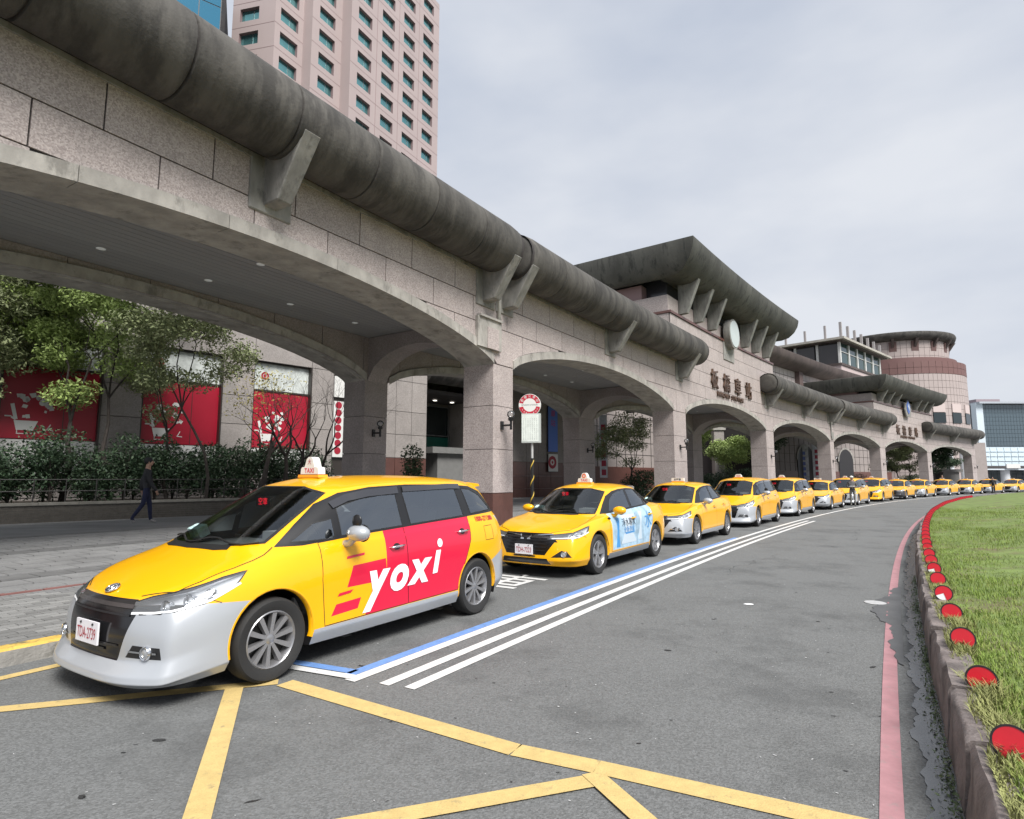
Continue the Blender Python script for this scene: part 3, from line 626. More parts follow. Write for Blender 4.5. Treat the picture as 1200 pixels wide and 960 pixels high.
        pts = el(.062, .045); eb.tube(pts, .006, 6, k=0, cap=False); eb.add([h[0]+h[1]*.008]+pts[:-1], [(0, 1+i, 1+(i+1) % 24) for i in range(24)], 1)
        eb.tube(el(.022, .042), .005, 6, k=0, cap=False); eb.tube([h[0]+h[1]*.012-u_*.05+v_*-.012, h[0]+h[1]*.012+u_*.05+v_*-.012], .005, 6, k=0)
        eb.build('emblem', [CHR, BLK], root, smooth=True)
    else:
        for s_ in (1, -1):
            sk.ribbon(eb, [(.05*s_, .60), (.10*s_, .655)], .022, 'F', .014); sk.ribbon(eb, [(.11*s_, .648), (.46*s_, .672)], .018, 'F', .012)
            sk.ribbon(eb, [(.03*s_, .60), (.09*s_, .60)], .02, 'F', .014)
        eb.build('emblem', CHR, root, fix=False)
    # headlight innards
    for s_, side in ((-1, 'L'), (1, 'R')):
        hp = parts.get(14 if s_ < 0 else 15)
        li = MB()
        for (a, b, rr) in ((.22, .70, .045), (.34, .725, .05), (.47, .762, .035)) if sp is MPV else ((.24, .672, .045), (.36, .69, .045), (.5, .725, .03)):
            h = sk.hit(a, b-.01, side)
            if h[0] is None: continue
            ctr = h[0]-h[1]*.045; dr = Vector((-1, .25*s_, .1)).normalized(); Rn = dr.to_track_quat('Z', 'Y').to_matrix()
            for kk, (ra, rb, d0, d1) in enumerate(((rr, rr*.75, .03, -.02), (rr*.6, 0, .01, .035))):
                n = 14; vs = [ctr+Rn @ Vector((math.cos(2*PI*i/n)*q_, math.sin(2*PI*i/n)*q_, d_)) for q_, d_ in ((ra, d0), (rb, d1)) for i in range(n)]
                li.add(vs, [(i, (i+1) % n, n+(i+1) % n, n+i) for i in range(n)], kk)
        P = []
        for i in range(9):   # bright inner housing: an offset copy of the lens outline
            pass
        lm = sp['lamp']; lm = [lm[0], lm[1], lm[2], lm[-3], lm[-2], lm[-1]]; vs = []
        for a, b in sp['lamp']:
            h = sk.hit(a, b, side)
            if h[0] is not None: vs.append(h[0]-h[1]*.035)
        if len(vs) > 3:
            cc = sum(vs, Vector())/len(vs); li.add([cc-Vector((0, -.02*s_, 0))]+vs, [(0, 1+i, 1+(i+1) % len(vs)) for i in range(len(vs))], 2)
        lo = sorted([p for p in lm if p in (lm[0], lm[-1], lm[-2])], key=lambda p: p[0])
        sk.ribbon(li, [(p[0]+.04, p[1]+.016) for p in lo], .016, side, .004, k=3)
        if hp: li.build('reflector', [CHR, mat('lamp_bulb_glass', (.55, .57, .6), .1, .3), mat('lamp_housing', (.72, .74, .77), .3, .3), WHT], hp, smooth=40, fix=False)
        # fog lamp
        fy = sum(p[0] for p in sp['fog'])/4+.02; fz = sum(p[1] for p in sp['fog'])/4; h = sk.hit(fy*s_, fz, 'F')
        if h[0] is not None:
            f = MB(); dn = (h[1]+Vector((-.6, 0, 0))).normalized(); hc = h[0]+dn*.004; Rf = dn.to_track_quat('Z', 'Y').to_matrix(); f.lathe([(.036, .012), (.042, .014), (.047, .006), (.047, -.02), (.036, -.02)], (0, 0, 0), 'z', 24, k=0, close=True); f.lathe([(0, .010), (.020, .008), (.037, .002)], (0, 0, 0), 'z', 24, k=1); f.v = [tuple(hc+Rf @ Vector(v)) for v in f.v]
            if nose == 'a': sk.ribbon(f, [((fy-.15)*s_, fz), ((fy-.05)*s_, fz)], .012, 'F', .006, k=0); sk.ribbon(f, [((fy+.05)*s_, fz), ((fy+.08)*s_, fz)], .012, 'F', .006, k=0)
            f.build('fog_lamp', [CHR, mat('fog_lens', (.35, .36, .37), .1, .2, coat=1)], root, smooth=40)
    # mirrors, handles
    mxx, mz = sp['mirror']
    for s_ in (-1, 1):
        y0 = .83*s_ if sp is MPV else .80*s_
        k = MB(); k.sphere((mxx-.02, y0+.14*s_, mz), .1, .85, 1.25, .72, 16, 0); k.tube([(mxx-.02, y0-.02*s_, mz-.10), (mxx-.03, y0+.05*s_, mz-.09), (mxx-.02, y0+.11*s_, mz-.03)], [.035, .03, .035], 8, k=0)
        k.lathe([(0, .062), (.075, .055), (.078, .04)], (mxx-.005, y0+.14*s_, mz-.005), 'x', 16, k=1)
        if sp is MPV and s_ < 0: k.sphere((mxx-.03, y0+.13*s_, mz+.105), .06, .35, 1, 1, 14, 1)
        k.build('wing_mirror', [mirror, BLK], root, smooth=50)
    for hx, hz in sp['handles']:
        for s_, side in ((-1, 'L'), (1, 'R')):
            h = sk.hit(hx, hz, side)
            if h[0] is None: continue
            k = MB(); p = h[0]
            k.tube([p+Vector((-.095, -.0*s_, -.004)), p+Vector((-.08, .03*s_, 0)), p+Vector((0, .036*s_, .004)), p+Vector((.08, .03*s_, .008)), p+Vector((.095, 0, .01))], [.009, .011, .012, .011, .009], 8, k=0)
            sk.patch(k, [(hx+math.cos(2*PI*i/14)*.05, hz+math.sin(2*PI*i/14)*.032) for i in range(14)], side, .0025, k=2, nn=2)
            k.build('door_handle', [CHR if (wrap == 'red' or sp is MPV) else YEL, CHR, BLK], root, smooth=True)
    if sp['visor']:
        v = MB()
        sk.ribbon(v, [(1.62, 1.31), (1.80, 1.375), (2.05, 1.415), (2.46, 1.44)], .075, 'L', .012); sk.ribbon(v, [(2.53, 1.445), (3.3, 1.465), (3.52, 1.462)], .06, 'L', .012)
        v.build('rain_visor', mat('smoked_acrylic', (.03, .03, .035), .12, coat=1), root, smooth=True, fix=False)
        v = MB(); v.prism([(3.90, 1.51), (4.15, 1.49), (4.17, 1.46), (3.90, 1.44)], 1.02, lambda a, b, t: (a, t-.51, b)); v.build('roof_spoiler', YEL, root, smooth=40)
    # plate
    if plate:
        pz = .46 if sp is MPV else .44; h = sk.hit(0, pz, 'F'); x0 = h[0].x-.03
        pl = MB(); pl.box((x0, 0, pz), (.012, .33, .155)); po = pl.build('number_plate', PLT, root)
        text_on('plate_lettering', plate, .105, lambda x, y, t: Vector((x0-.009, -x*.62, pz-.012+y*1.05)), PRED, po)
        b = MB()
        for s_ in (1, -1): b.lathe([(0, -.012), (.008, -.010), (.009, 0)], (x0-.004, .09*s_, pz+.058), 'x', 8)
        b.build('plate_bolt', BLK, po)
        b = MB(); sk.ribbon(b, [(-.2, pz-.1), (.2, pz-.1)], .02, 'F', .01); b.build('plate_bracket', BLK, root, fix=False)
    # roof light
    sx, sz = sp['sign']; h = sk.hit(sx, 0, 'Z'); sx0, sz0 = h[0].x, h[0].z
    rl = thing('roof_light', None, None, (sx0, 0, sz0)); rl.parent = root
    b = MB(); b.prism([(-.16, 0), (-.15, .03), (.15, .03), (.16, 0)], .12, lambda a, c, t: (t-.06, a, c-.005)); b.build('roof_light_base', SIGNO, rl)
    b = MB()
    if sign in ('dome', 'round'):
        pr = [(-.135, .03), (-.13, .085), (-.115, .10), (-.075, .105), (-.058, .15), (-.045, .185), (-.02, .205), (.02, .205), (.045, .185), (.058, .15), (.075, .105), (.115, .10), (.13, .085), (.135, .03)]
    elif sign == 'bar': pr = [(-.17, .03), (-.165, .11), (.165, .11), (.17, .03)]
    else: pr = [(-.12, .03), (-.10, .09), (-.06, .13), (.06, .13), (.10, .09), (.12, .03)]
    b.prism(pr, .09, lambda a, c, t: (t-.045, a, c)); b.build('roof_light_cover', SIGNW, rl, smooth=50)
    sc_ = REDW if sign != 'bar' else INK
    text_on('roof_lettering', 'TAXI' if sign != 'bar' else '計程車', .065, lambda x, y, t: Vector((-.048, -x, .065+y)), sc_, rl, bold=.001)
    if sign == 'round':
        b = MB(); b.lathe([(.022, -.004), (.04, -.004), (.04, .002), (.022, .002)], (-.046, 0, .15), 'x', 16, close=True); b.build('roof_emblem', mat('orange_red_print', (.7, .12, .04), .5), rl)
    if sign == 'dome':
        text_on('roof_emblem', '大', .06, lambda x, y, t: Vector((-.048, -x, .15+y)), PRED, rl)
    # wheels
    for ax in (x1, x2):
        for s_ in (-1, 1): wheel(root, ax, sp['wy'], r, s_, style)
    # wraps
    if wrap == 'red':
        W = WHT
        sk.text('door_lettering', 'y', .47, 2.00, .615, 'L', W, root, shear=.25, bold=.02, off=.006)
        sk.text('door_lettering', 'o', .45, 2.30, .632, 'L', W, root, shear=.25, bold=.02, off=.006)
        sk.text('door_lettering', 'x', .45, 2.60, .655, 'L', W, root, shear=.25, bold=.02, off=.006)
        b = MB(); sk.patch(b, [(2.82, .565), (2.895, .57), (2.955, .80), (2.88, .80)], 'L', .006, nn=4); b.build('door_lettering', W, root, fix=False); b = MB(); sk.patch(b, [(2.945+math.cos(2*PI*i/18)*.042, .872+math.sin(2*PI*i/18)*.045) for i in range(18)], 'L', .006, nn=3)
        b.build('door_lettering', W, root, fix=False)
        for pl_ in ([(1.66, .845), (1.87, .86), (1.875, .88), (1.665, .865)], [(1.55, .54), (1.70, .55), (1.73, .575), (1.57, .565)]): b = MB(); sk.patch(b, pl_, 'L', .004, nn=2); b.build('red_stripe', REDW, root, fix=False)
        sk.text('rear_lettering', '1000-271380', .075, 3.86, 1.075, 'L', PRED, root, off=.005, bold=.002)
        b = MB(); sk.ribbon(b, [(3.80, .99), (3.98, .995), (3.99, .83), (3.81, .83)], .006, 'L', .002, closed=True); b.build('fuel_flap_seam', RUB, root, fix=False)
    if wrap == 'blue':
        b = MB(); sk.patch(b, [(1.62, .36), (1.78, .36), (1.80, .86), (1.64, .86)], 'L', .003, nn=4); sk.patch(b, [(2.02, .56), (2.44, .57), (2.44, .60), (2.02, .59)], 'L', .0035, nn=2); b.build('advert_stripe', BLU, root, fix=False)
        b = MB(); sk.patch(b, [(1.85, .40), (2.52, .40), (2.52, .90), (1.88, .90)], 'L', .0028, nn=5); sk.patch(b, [(2.62, .42), (2.80, .42), (2.90, .93), (2.74, .93)], 'L', .003, nn=4); b.build('advert_panel', mat('white_blue_print', (.50, .58, .64), .35, coat=.3), root, fix=False)
        sk.text('advert_lettering', '淨水專家', .155, 2.19, .76, 'L', INK, root, off=.006); sk.text('advert_lettering', '全新登場', .12, 2.20, .63, 'L', BLU, root, off=.006)
        sk.text('advert_lettering', '水', .34, 3.14, .74, 'L', BLU, root, off=.006)
        b = MB(); sk.patch(b, [(1.40, .845), (1.49, .86), (1.46, .89), (1.36, .875)], 'L', .004, nn=2); b.build('fender_vent', BLK, root, fix=False)
    return root, sk, parts
def place_taxi(root, s, sp, off=0):
    p0 = M(s, off); p1 = M(s+2.7, off); d = (p1-p0).normalized(); h = math.atan2(d.x, d.y)
    left = Vector((-math.cos(h), math.sin(h), 0)); o = p0+left*sp['wy']-d*sp['ax']
    root.location = o; root.rotation_euler = (0, 0, PI/2-h)
# ================================================================ ground, road, pavement, island
ASP = mat('asphalt', (.105, .108, .106), .85, var=.10, vs_=.8, bump=1, bs=70, sp=.8, sps=85, spc=(.185, .19, .19), voro=True, wear=.5, wcol=(.062, .064, .064), wsc=.7, wlo=.50)
WPA = mat('white_road_paint', (.60, .60, .59), .6, var=.06, vs_=10, wear=.6, wcol=(.18, .18, .18), wsc=18, wlo=.60)
YPA = mat('yellow_road_paint', (.54, .40, .16), .7, var=.1, vs_=12, sp=.25, sps=90, spc=(.3, .22, .1), wear=.65, wcol=(.2, .17, .11), wsc=14, wlo=.58, bump=.4, bs=120)
BPA = mat('blue_road_paint', (.13, .25, .52), .65, var=.15, vs_=12, wear=.6, wcol=(.1, .12, .17), wsc=16, wlo=.58)
PPA = mat('faded_red_road_paint', (.36, .185, .20), .75, var=.15, vs_=6, wear=.7, wcol=(.28, .2, .2), wsc=14, wlo=.55)
PAV = mat('grey_paver', (.20, .20, .195), .8, rnd=.28, var=.12, vs_=9, bump=.4, bs=90)
PAVF = mat('paved_plaza', (.20, .20, .20), .75, var=.25, vs_=.7, wear=.5, wcol=(.12, .12, .12), wsc=.8, wlo=.5, stretch=(.35, 1, 1), bump=.3)
KRB = mat('concrete_kerb', (.26, .25, .23), .85, var=.25, vs_=6, wear=.7, wcol=(.09, .085, .07), wsc=5, wlo=.5, bump=.6, bs=50)
KYE = mat('yellow_kerb_paint', (.62, .40, .08), .8, var=.15, vs_=8, wear=.95, wcol=(.16, .14, .07), wsc=7, wlo=.50, bump=.5)
GRS = mat('grass', (.13, .18, .045), .9, var=.35, vs_=2.5, wear=.8, wcol=(.13, .10, .055), wsc=1.2, wlo=.52)
GRB = mat('grass_blade', (.17, .24, .05), .7, var=.35, vs_=1.2, sp=.5, sps=9, spc=(.30, .27, .11), spec=.2)
SOIL = mat('dark_soil', (.05, .04, .03), .95)
STK = mat('island_stone', (.19, .16, .15), .8, var=.35, vs_=5, wear=.6, wcol=(.06, .05, .045), wsc=3, wlo=.5, bump=.8, bs=30, sp=.3, sps=70, spc=(.3, .28, .27))
WET = mat('wet_asphalt', (.065, .068, .071), .22, var=.3, vs_=3, bump=.12, bs=40, spec=.7)
def ribbon(P, s0, s1, o0, o1, z, ds=.5, wob=0):
    n = max(2, int((s1-s0)/ds)+1); vs = []
    for i in range(n):
        s = s0+(s1-s0)*i/(n-1); a = pw(P, s, o0+wob*(math.sin(s*4.1)+math.sin(s*9.7+1)+.6*math.sin(s*23)+.4*math.sin(s*51)+random.uniform(-.2, .2))/2, z); b = pw(P, s, o1, z); vs += [a, b]
    return vs, [(2*i, 2*i+1, 2*i+3, 2*i+2) for i in range(n-1)]
def sheet(name, P, s0, s1, o0, o1, z, m, kind='structure', ds=.5, wob=0):
    b = MB(); b.add(*ribbon(P, s0, s1, o0, o1, z, ds, wob)); o = b.build(name, m)
    tag(o, kind=kind); return o
g = MB(); n = 40
g.add([(-900, -300, -.02), (1200, -300, -.02), (1200, 1500, -.02), (-900, 1500, -.02)], [(0, 1, 2, 3)])
tag(g.build('ground', PAVF), kind='structure')
g = MB(); vs, fs = ribbon(MP, -40, 150, -2.2, 60, 0, 1.5); g.add(vs, fs); tag(g.build('road', ASP), kind='structure')
# left side in front of the rank the kerb turns away to the left
def quadline(a, b, w, z=.005):
    a = Vector((*a, z)); b = Vector((*b, z)); t = (b-a).normalized(); nrm = Vector((-t.y, t.x, 0))*w/2
    return [a-nrm, b-nrm, b+nrm, a+nrm]
g = MB()
for a, b, w_, z in (((-6.2, 3.32), (-1.80, 4.745), .12, .005), ((-2.07, 4.60), (-.75, 1.0), .125, .009), ((-1.74, 4.72), (.02, 3.60), .15, .0055), ((.02, 3.60), (.46, 3.40), .15, .0055), ((.46, 3.40), (2.3, 2.50), .15, .0055), ((-3.6, 1.9), (.40, 3.24), .12, .0095), ((.42, 3.32), (.9, 2.2), .115, .0125)):
    q = quadline(a, b, w_, z); nseg = 8; vs = []
    for i in range(nseg+1):
        t = i/nseg; vs += [q[0].lerp(q[1], t), q[3].lerp(q[2], t)]
    g.add(vs, [(2*i, 2*i+2, 2*i+3, 2*i+1) for i in range(nseg)])
tag(g.build('yellow_box_marking', YPA), kind='structure')
sheet('yellow_edge_line', MP, -14, 30, -1.93, -1.82, .005, YPA)
b = MB(); b.add(*ribbon(MP, -.06, 13, .32, .425, .005)); q = quadline((-1.27, 4.98), (-2.6, 5.56), .10, .005); b.add(q, [(0, 1, 2, 3)]); tag(b.build('blue_bay_line', BPA), kind='structure')
b = MB(); b.add(*ribbon(MP, -.16, 130, .43, .54, .0055)); q = quadline((-1.22, 4.83), (-2.6, 5.42), .09, .0095); b.add(q, [(0, 1, 2, 3)]); tag(b.build('white_bay_line', WPA), kind='structure')
sheet('white_lane_line', MP, -.08, 21, .72, .82, .005, WPA); sheet('white_lane_line', MP, -.04, 21, .94, 1.04, .005, WPA)
sheet('red_kerb_line', MP, -6, 110, 3.97, 4.07, .005, PPA, ds=.25)
sheet('wet_gutter', MP, -4, 17, 4.16, 4.31, .0062, WET, ds=.05, wob=.035)
b = MB()
for (a_, e_, o0, o1, z) in ((2.6, 4.2, 4.0, 4.12, .0086), (3.6, 7.0, 3.90, 4.11, .0068), (4.3, 6.0, 3.80, 3.97, .0074)):
    n_ = 90; vs = []
    for i in range(n_+1):
        t = i/n_; w_ = math.sin(PI*t)**.5; ss = a_+(e_-a_)*t; vs += [M(ss, o1-(o1-o0)*w_*(.8+.14*math.sin(ss*9+o0*40)+.1*math.sin(ss*23+o0*9)+random.uniform(-.04, .04)), z), M(ss, o1, z)]
    b.add(vs, [(2*i, 2*i+1, 2*i+3, 2*i+2) for i in range(n_)])
tag(b.build('wet_patch', mat('damp_asphalt', (.082, .083, .084), .55, var=.2, vs_=3), fix=False), kind='structure')
b = MB()
for (s0_, o0_, s1_, o1_) in ((7, 1.6, 10, 2.0), (-2.4, .9, -1.7, 1.6), (14, 3.0, 18, 2.7)):
    n_ = 60; vs = []; pa, pb_ = random.random()*6, random.random()*6
    for i in range(n_+1):
        t = i/n_; o_ = o0_+(o1_-o0_)*t+.06*math.sin(t*17+pa)+.03*math.sin(t*41+pb_)+random.uniform(-.008, .008); w_ = .0025+.0025*random.random()
        vs += [M(s0_+(s1_-s0_)*t, o_-w_, .0035), M(s0_+(s1_-s0_)*t, o_+w_, .0035)]
    b.add(vs, [(2*i, 2*i+1, 2*i+3, 2*i+2) for i in range(n_)])
tag(b.build('road_crack', mat('dark_crack', (.045, .045, .045), .9)), kind='structure')  # thin dark lines for cracks in the asphalt
# drain cover in the pink line
b = MB(); c = M(5.45, 3.84, .009); b.lathe([(0, 0), (.12, 0), (.125, -.004)], c, 'z', 20); tag(b.build('manhole_cover', mat('pale_manhole', (.42, .42, .42), .5, var=.15, vs_=20)), 'small round pale grey drain cover beside the faded red line', 'manhole cover')
# bay characters painted on the asphalt between the first two taxis
for ch, s, o_ in (('車', 4.35, -.95), ('程', 2.75, -1.0), ('計', 1.2, -1.0)):
    me = text_mesh(ch, 1.3, 0, bold=.008); me.materials.append(WPA)
    for v in me.vertices: x, y = v.co.x, v.co.y; v.co = M(s-y*1.05, o_-x*.85, .006)
    tag(obj('bay_lettering', me), kind='structure')
# scattered pale chips and dark spots on the road
b = MB()
for _ in range(900):
    x, y = random.uniform(-3, 4.5), random.uniform(1.8, 9)
    if random.random() < .25: x, y = random.uniform(-1, 9), random.uniform(5, 18)
    r = random.uniform(.003, .008) if random.random() < .95 else random.uniform(.010, .024); m_ = random.randint(4, 6); dark = random.random() < .35 or r > .0095
    ph = random.random()*6; ll = random.uniform(1, 2.6 if dark else 1.3)
    b.add([(x+math.cos(2*PI*i/m_+ph)*r*ll, y+math.sin(2*PI*i/m_)*r, .0045) for i in range(m_)], [tuple(range(m_))], 1 if dark else 0)
tag(b.build('road_grit', [mat('pale_chip', (.5, .5, .5), .8), mat('dark_spot', (.025, .025, .025), .7)]), kind='stuff')
b = MB(); c = Vector((2.95, 7.55, .006)); b.add([c+Vector((math.cos(a)*.07*random.uniform(.7, 1.2), math.sin(a)*.05, 0)) for a in [i*PI/4 for i in range(8)]], [tuple(range(8))]); tag(b.build('paper_scrap', WHT), 'small white scrap of paper lying on the open asphalt', 'litter')
# ---------------------------------------------------------------- left pavement
def zsw(off): return .14+max(0, min(.24, (-2.36-off)*.034))
b = MB(); S_ = [-30+i*1.5 for i in range(100)]; O_ = [-2.36, -3, -4, -5, -6.5, -8, -9.5, -12, -20, -40]
b.add([M(s, o, zsw(o)-.012) for s in S_ for o in O_], [(i*10+j, i*10+j+1, i*10+j+11, i*10+j+10) for i in range(99) for j in range(9)])
side_w = tag(b.build('pavement', PAVF), kind='structure')
k = 0; meshes = {}
L0 = []
for i in range(60):      # interlocking pavers near the kerb
    for j in range(26):
        s = -5.5+i*.205; o = -2.42-j*.105-.0
        L0.append((s+(.1025 if j % 2 else 0), o))
c0 = M(-1, -2.6); L0.sort(key=lambda p: (M(*p)-c0).length)
pm = MB(); pm.box((0, 0, -.01), (.198, .098, .03)); pme = pm.mesh('paver', PAV)
rest = MB()
PVR = mat('dark_red_paver', (.22, .10, .09), .8, rnd=.2, var=.1)
for s, o in L0:
    if -4.72 < o < -4.60 or o < -5.2: continue
    p = M(s, o, zsw(o)+random.uniform(-.0015, .0015)); a = PI/2-hd(MP, s)
    if k < 300:
        q = obj('paver', pme, side_w); q.location = p; q.rotation_euler = (0, .034, a); q.rotation_euler = (0, 0, a); k += 1
    else: rest.box(p-Vector((0, 0, .01)), (.198, .098, .03), Matrix.Rotation(a, 3, 'Z'))
for i in range(46):
    rest.box(M(-6+i*.42, -4.66, zsw(-4.66)-.008), (.40, .10, .03), Matrix.Rotation(PI/2-hd(MP, -6+i*.42), 3, 'Z'), 1)
for i in range(110):     # larger slabs up to the planter
    for j in range(15):
        s = -12+i*.405+(.2 if j % 2 else 0); o = -4.92-j*.405
        if random.random() < .995: rest.box(M(s, o, zsw(o)-.008+random.uniform(-.001, .001)), (.398, .398, .03), Matrix.Rotation(PI/2-hd(MP, s), 3, 'Z'), 0 if (j % 6) not in (2,) else 2)
pr = rest.build('paving', [mat('paver_mass', (.20, .20, .20), .75, var=.22, vs_=1.3, sp=.3, sps=40, spc=(.12, .12, .12), bump=.3), PVR, mat('dark_paver_band', (.13, .13, .13), .8, var=.2)], side_w); tag(pr, kind='stuff')
# kerb stones
ker = thing('kerb', 'grey concrete kerb with worn yellow paint beside the first taxi', 'kerb', M(-1, -2.3), wcs=True)
for i in range(52):
    s = -9+i*1.0; b = MB(); a, e = s+.006, s+.994; t = .022
    P = [(-2.20, 0), (-2.215, .125), (-2.24, .145), (-2.36, .148), (-2.36, 0)]
    vs = [M(a, o, z) for o, z in P]+[M(e, o, z) for o, z in P]
    b.add(vs, [(0, 1, 6, 5), (4, 3, 2, 1, 0), (5, 6, 7, 8, 9)], 0); b.add([vs[1], vs[2], vs[3], vs[6], vs[7], vs[8]], [(0, 1, 4, 3), (1, 2, 5, 4)], 1 if s < 4 else 0)
    b.build('kerb_stone', [KRB, KYE], ker, fix=False)
# ---------------------------------------------------------------- grass island
isl = MB(); O2 = [4.455, 4.62, 5.2, 6.5, 9, 14, 24, 40]; S2 = [-10+i*1.0 for i in range(130)]
def zis(s, o):
    r = o-4.33; return .325+min(.22, r*.05)+.05*math.sin(s*.7+o)*min(1, r)+.12*max(0, min(1, (r-2)/10))
isl.add([M(s, o, zis(s, o)) for s in S2 for o in O2], [(i*8+j, i*8+j+1, i*8+j+9, i*8+j+8) for i in range(129) for j in range(7)])
tag(isl.build('grass_island', GRS, smooth=True), kind='structure')
rw = thing('island_edging', 'low weathered brown stone edging around the grass island', 'edging', M(2, 4.4), wcs=True)
s = -6.0; i = 0
while s < 60:
    ln = random.uniform(.75, 1.15); a, e = s+.008, s+ln-.008; b = MB(); j1, j2 = random.uniform(-.02, .02), random.uniform(-.02, .02); zt = .34+random.uniform(-.025, .02)
    nn_ = 5; P = [(4.30, -.01), (4.315+j1, .18), (4.325+j1, zt-.03), (4.35+j1, zt), (4.50, zt+.005), (4.50, 0)]
    vs = []
    for q in range(nn_):
        t = q/(nn_-1); ss = a+(e-a)*t
        vs += [M(ss, o+random.uniform(-.008, .008), z+(random.uniform(-.008, .008) if z > .1 else 0)) for o, z in P]
    b.add(vs, [(q*6+r, q*6+r+1, (q+1)*6+r+1, (q+1)*6+r) for q in range(nn_-1) for r in range(5)]+[(5, 4, 3, 2, 1, 0), tuple((nn_-1)*6+r for r in range(6))])
    b.build('edging_stone', STK, rw, smooth=45); s += ln; i += 1
# blades: one mass
def blades(n, fs, hmin, hmax, name, m, lean=.5, wid=.0035):
    P = np.array([fs() for _ in range(n)]); h = rng.uniform(hmin, hmax, n)*(P[:, 3] if P.shape[1] > 3 else 1); a = rng.uniform(0, 2*PI, n); ln = rng.uniform(.1, lean, n)*h; w_ = wid*(.7+.6*rng.random(n))
    d = np.stack([np.cos(a), np.sin(a)], 1); V = np.zeros((n, 5, 3)); px = np.stack([-d[:, 1], d[:, 0]], 1)*w_[:, None]
    V[:, 0, :2] = P[:, :2]-px; V[:, 1, :2] = P[:, :2]+px; V[:, 0, 2] = V[:, 1, 2] = P[:, 2]-.01
    mid = P[:, :2]+d*ln[:, None]*.35; V[:, 2, :2] = mid+px*.8; V[:, 3, :2] = mid-px*.8; V[:, 2, 2] = V[:, 3, 2] = P[:, 2]+h*.6
    V[:, 4, :2] = P[:, :2]+d*ln[:, None]; V[:, 4, 2] = P[:, 2]+h
    me = bpy.data.meshes.new(name); idx = (np.arange(n)*5)[:, None]
    F4 = (idx+np.array([0, 1, 2, 3])).tolist(); F3 = (idx+np.array([3, 2, 4])).tolist()
    me.from_pydata(V.reshape(-1, 3).tolist(), [], F4+F3); me.materials.append(m); o = obj(name, me); tag(o, kind='stuff'); return o
def isl_pt():
    u = random.random(); s = -2.5+30*u**1.9; o = 4.46+ (random.random()**1.4)*(1.2+.5*max(s, 0)); sc_ = 1.0
    if o < 4.62: sc_ = 1.2
    q = math.sin(s*2.1+o*1.3)+math.sin(o*3.7-s*.9+1)+math.sin(s*5.3+o*4.1)*.6
    if q > .9: sc_ = .55
    if q > 1.3 and random.random() < .55: return isl_pt()
    p = M(s, o, zis(s, o)); return (p.x, p.y, p.z-.005, sc_*(1+s*.02))
blades(125000, isl_pt, .02, .055, 'grass_blades', GRB, 1.2, .0026)
def fringe():
    s = -2+random.random()**1.5*14; q = math.sin(s*3.1)+math.sin(s*7.3+1); o = 4.47+random.gauss(0, .04)+.035*q
    p = M(s, max(4.40, o), .34); return (p.x, p.y, p.z, 1.0+.4*q)
blades(15000, fringe, .02, .065, 'grass_fringe', mat('dry_grass_blade', (.24, .25, .10), .8, var=.4, vs_=3, spec=.2), 1.4, .003)
def weeds():
    s = -1+random.random()**1.3*9; p = M(s, 4.29-abs(random.gauss(0, .028)), .0); return (p.x, p.y, 0, 1)
# gutter weeds: small round leaves
def leafmass(pts, size, name, m, flat=.4, parent=None, tris=False):
    n = len(pts); P = np.array(pts); nr = rng.normal(size=(n, 3)); nr[:, 2] = np.abs(nr[:, 2])+flat; nr /= np.linalg.norm(nr, axis=1)[:, None]
    t = np.cross(nr, rng.normal(size=(n, 3))); t /= np.linalg.norm(t, axis=1)[:, None]; bt = np.cross(nr, t); sz = size*(.6+.8*rng.random(n))[:, None]
    V = np.stack([P-t*sz, P-bt*sz*.45+nr*sz*.12, P+t*sz, P+bt*sz*.45+nr*sz*.12], 1).reshape(-1, 3)
    me = bpy.data.meshes.new(name); me.from_pydata(V.tolist(), [], (np.arange(n)[:, None]*4+np.arange(4)).tolist()); me.materials.append(m)
    return obj(name, me, parent)
wp_ = []
for _ in range(2600):
    s = -.6+random.random()**1.2*8.5; q = (math.sin(s*5)+math.sin(s*2.3+2))*.5
    if random.random() > .65+.35*q: continue
    p = M(s, 4.295-abs(random.gauss(0, .035)), abs(random.gauss(0, .035))); wp_.append(p)
tag(leafmass(wp_, .011, 'gutter_weeds', mat('weed_leaf', (.10, .14, .06), .6, var=.5, vs_=30)), kind='stuff')
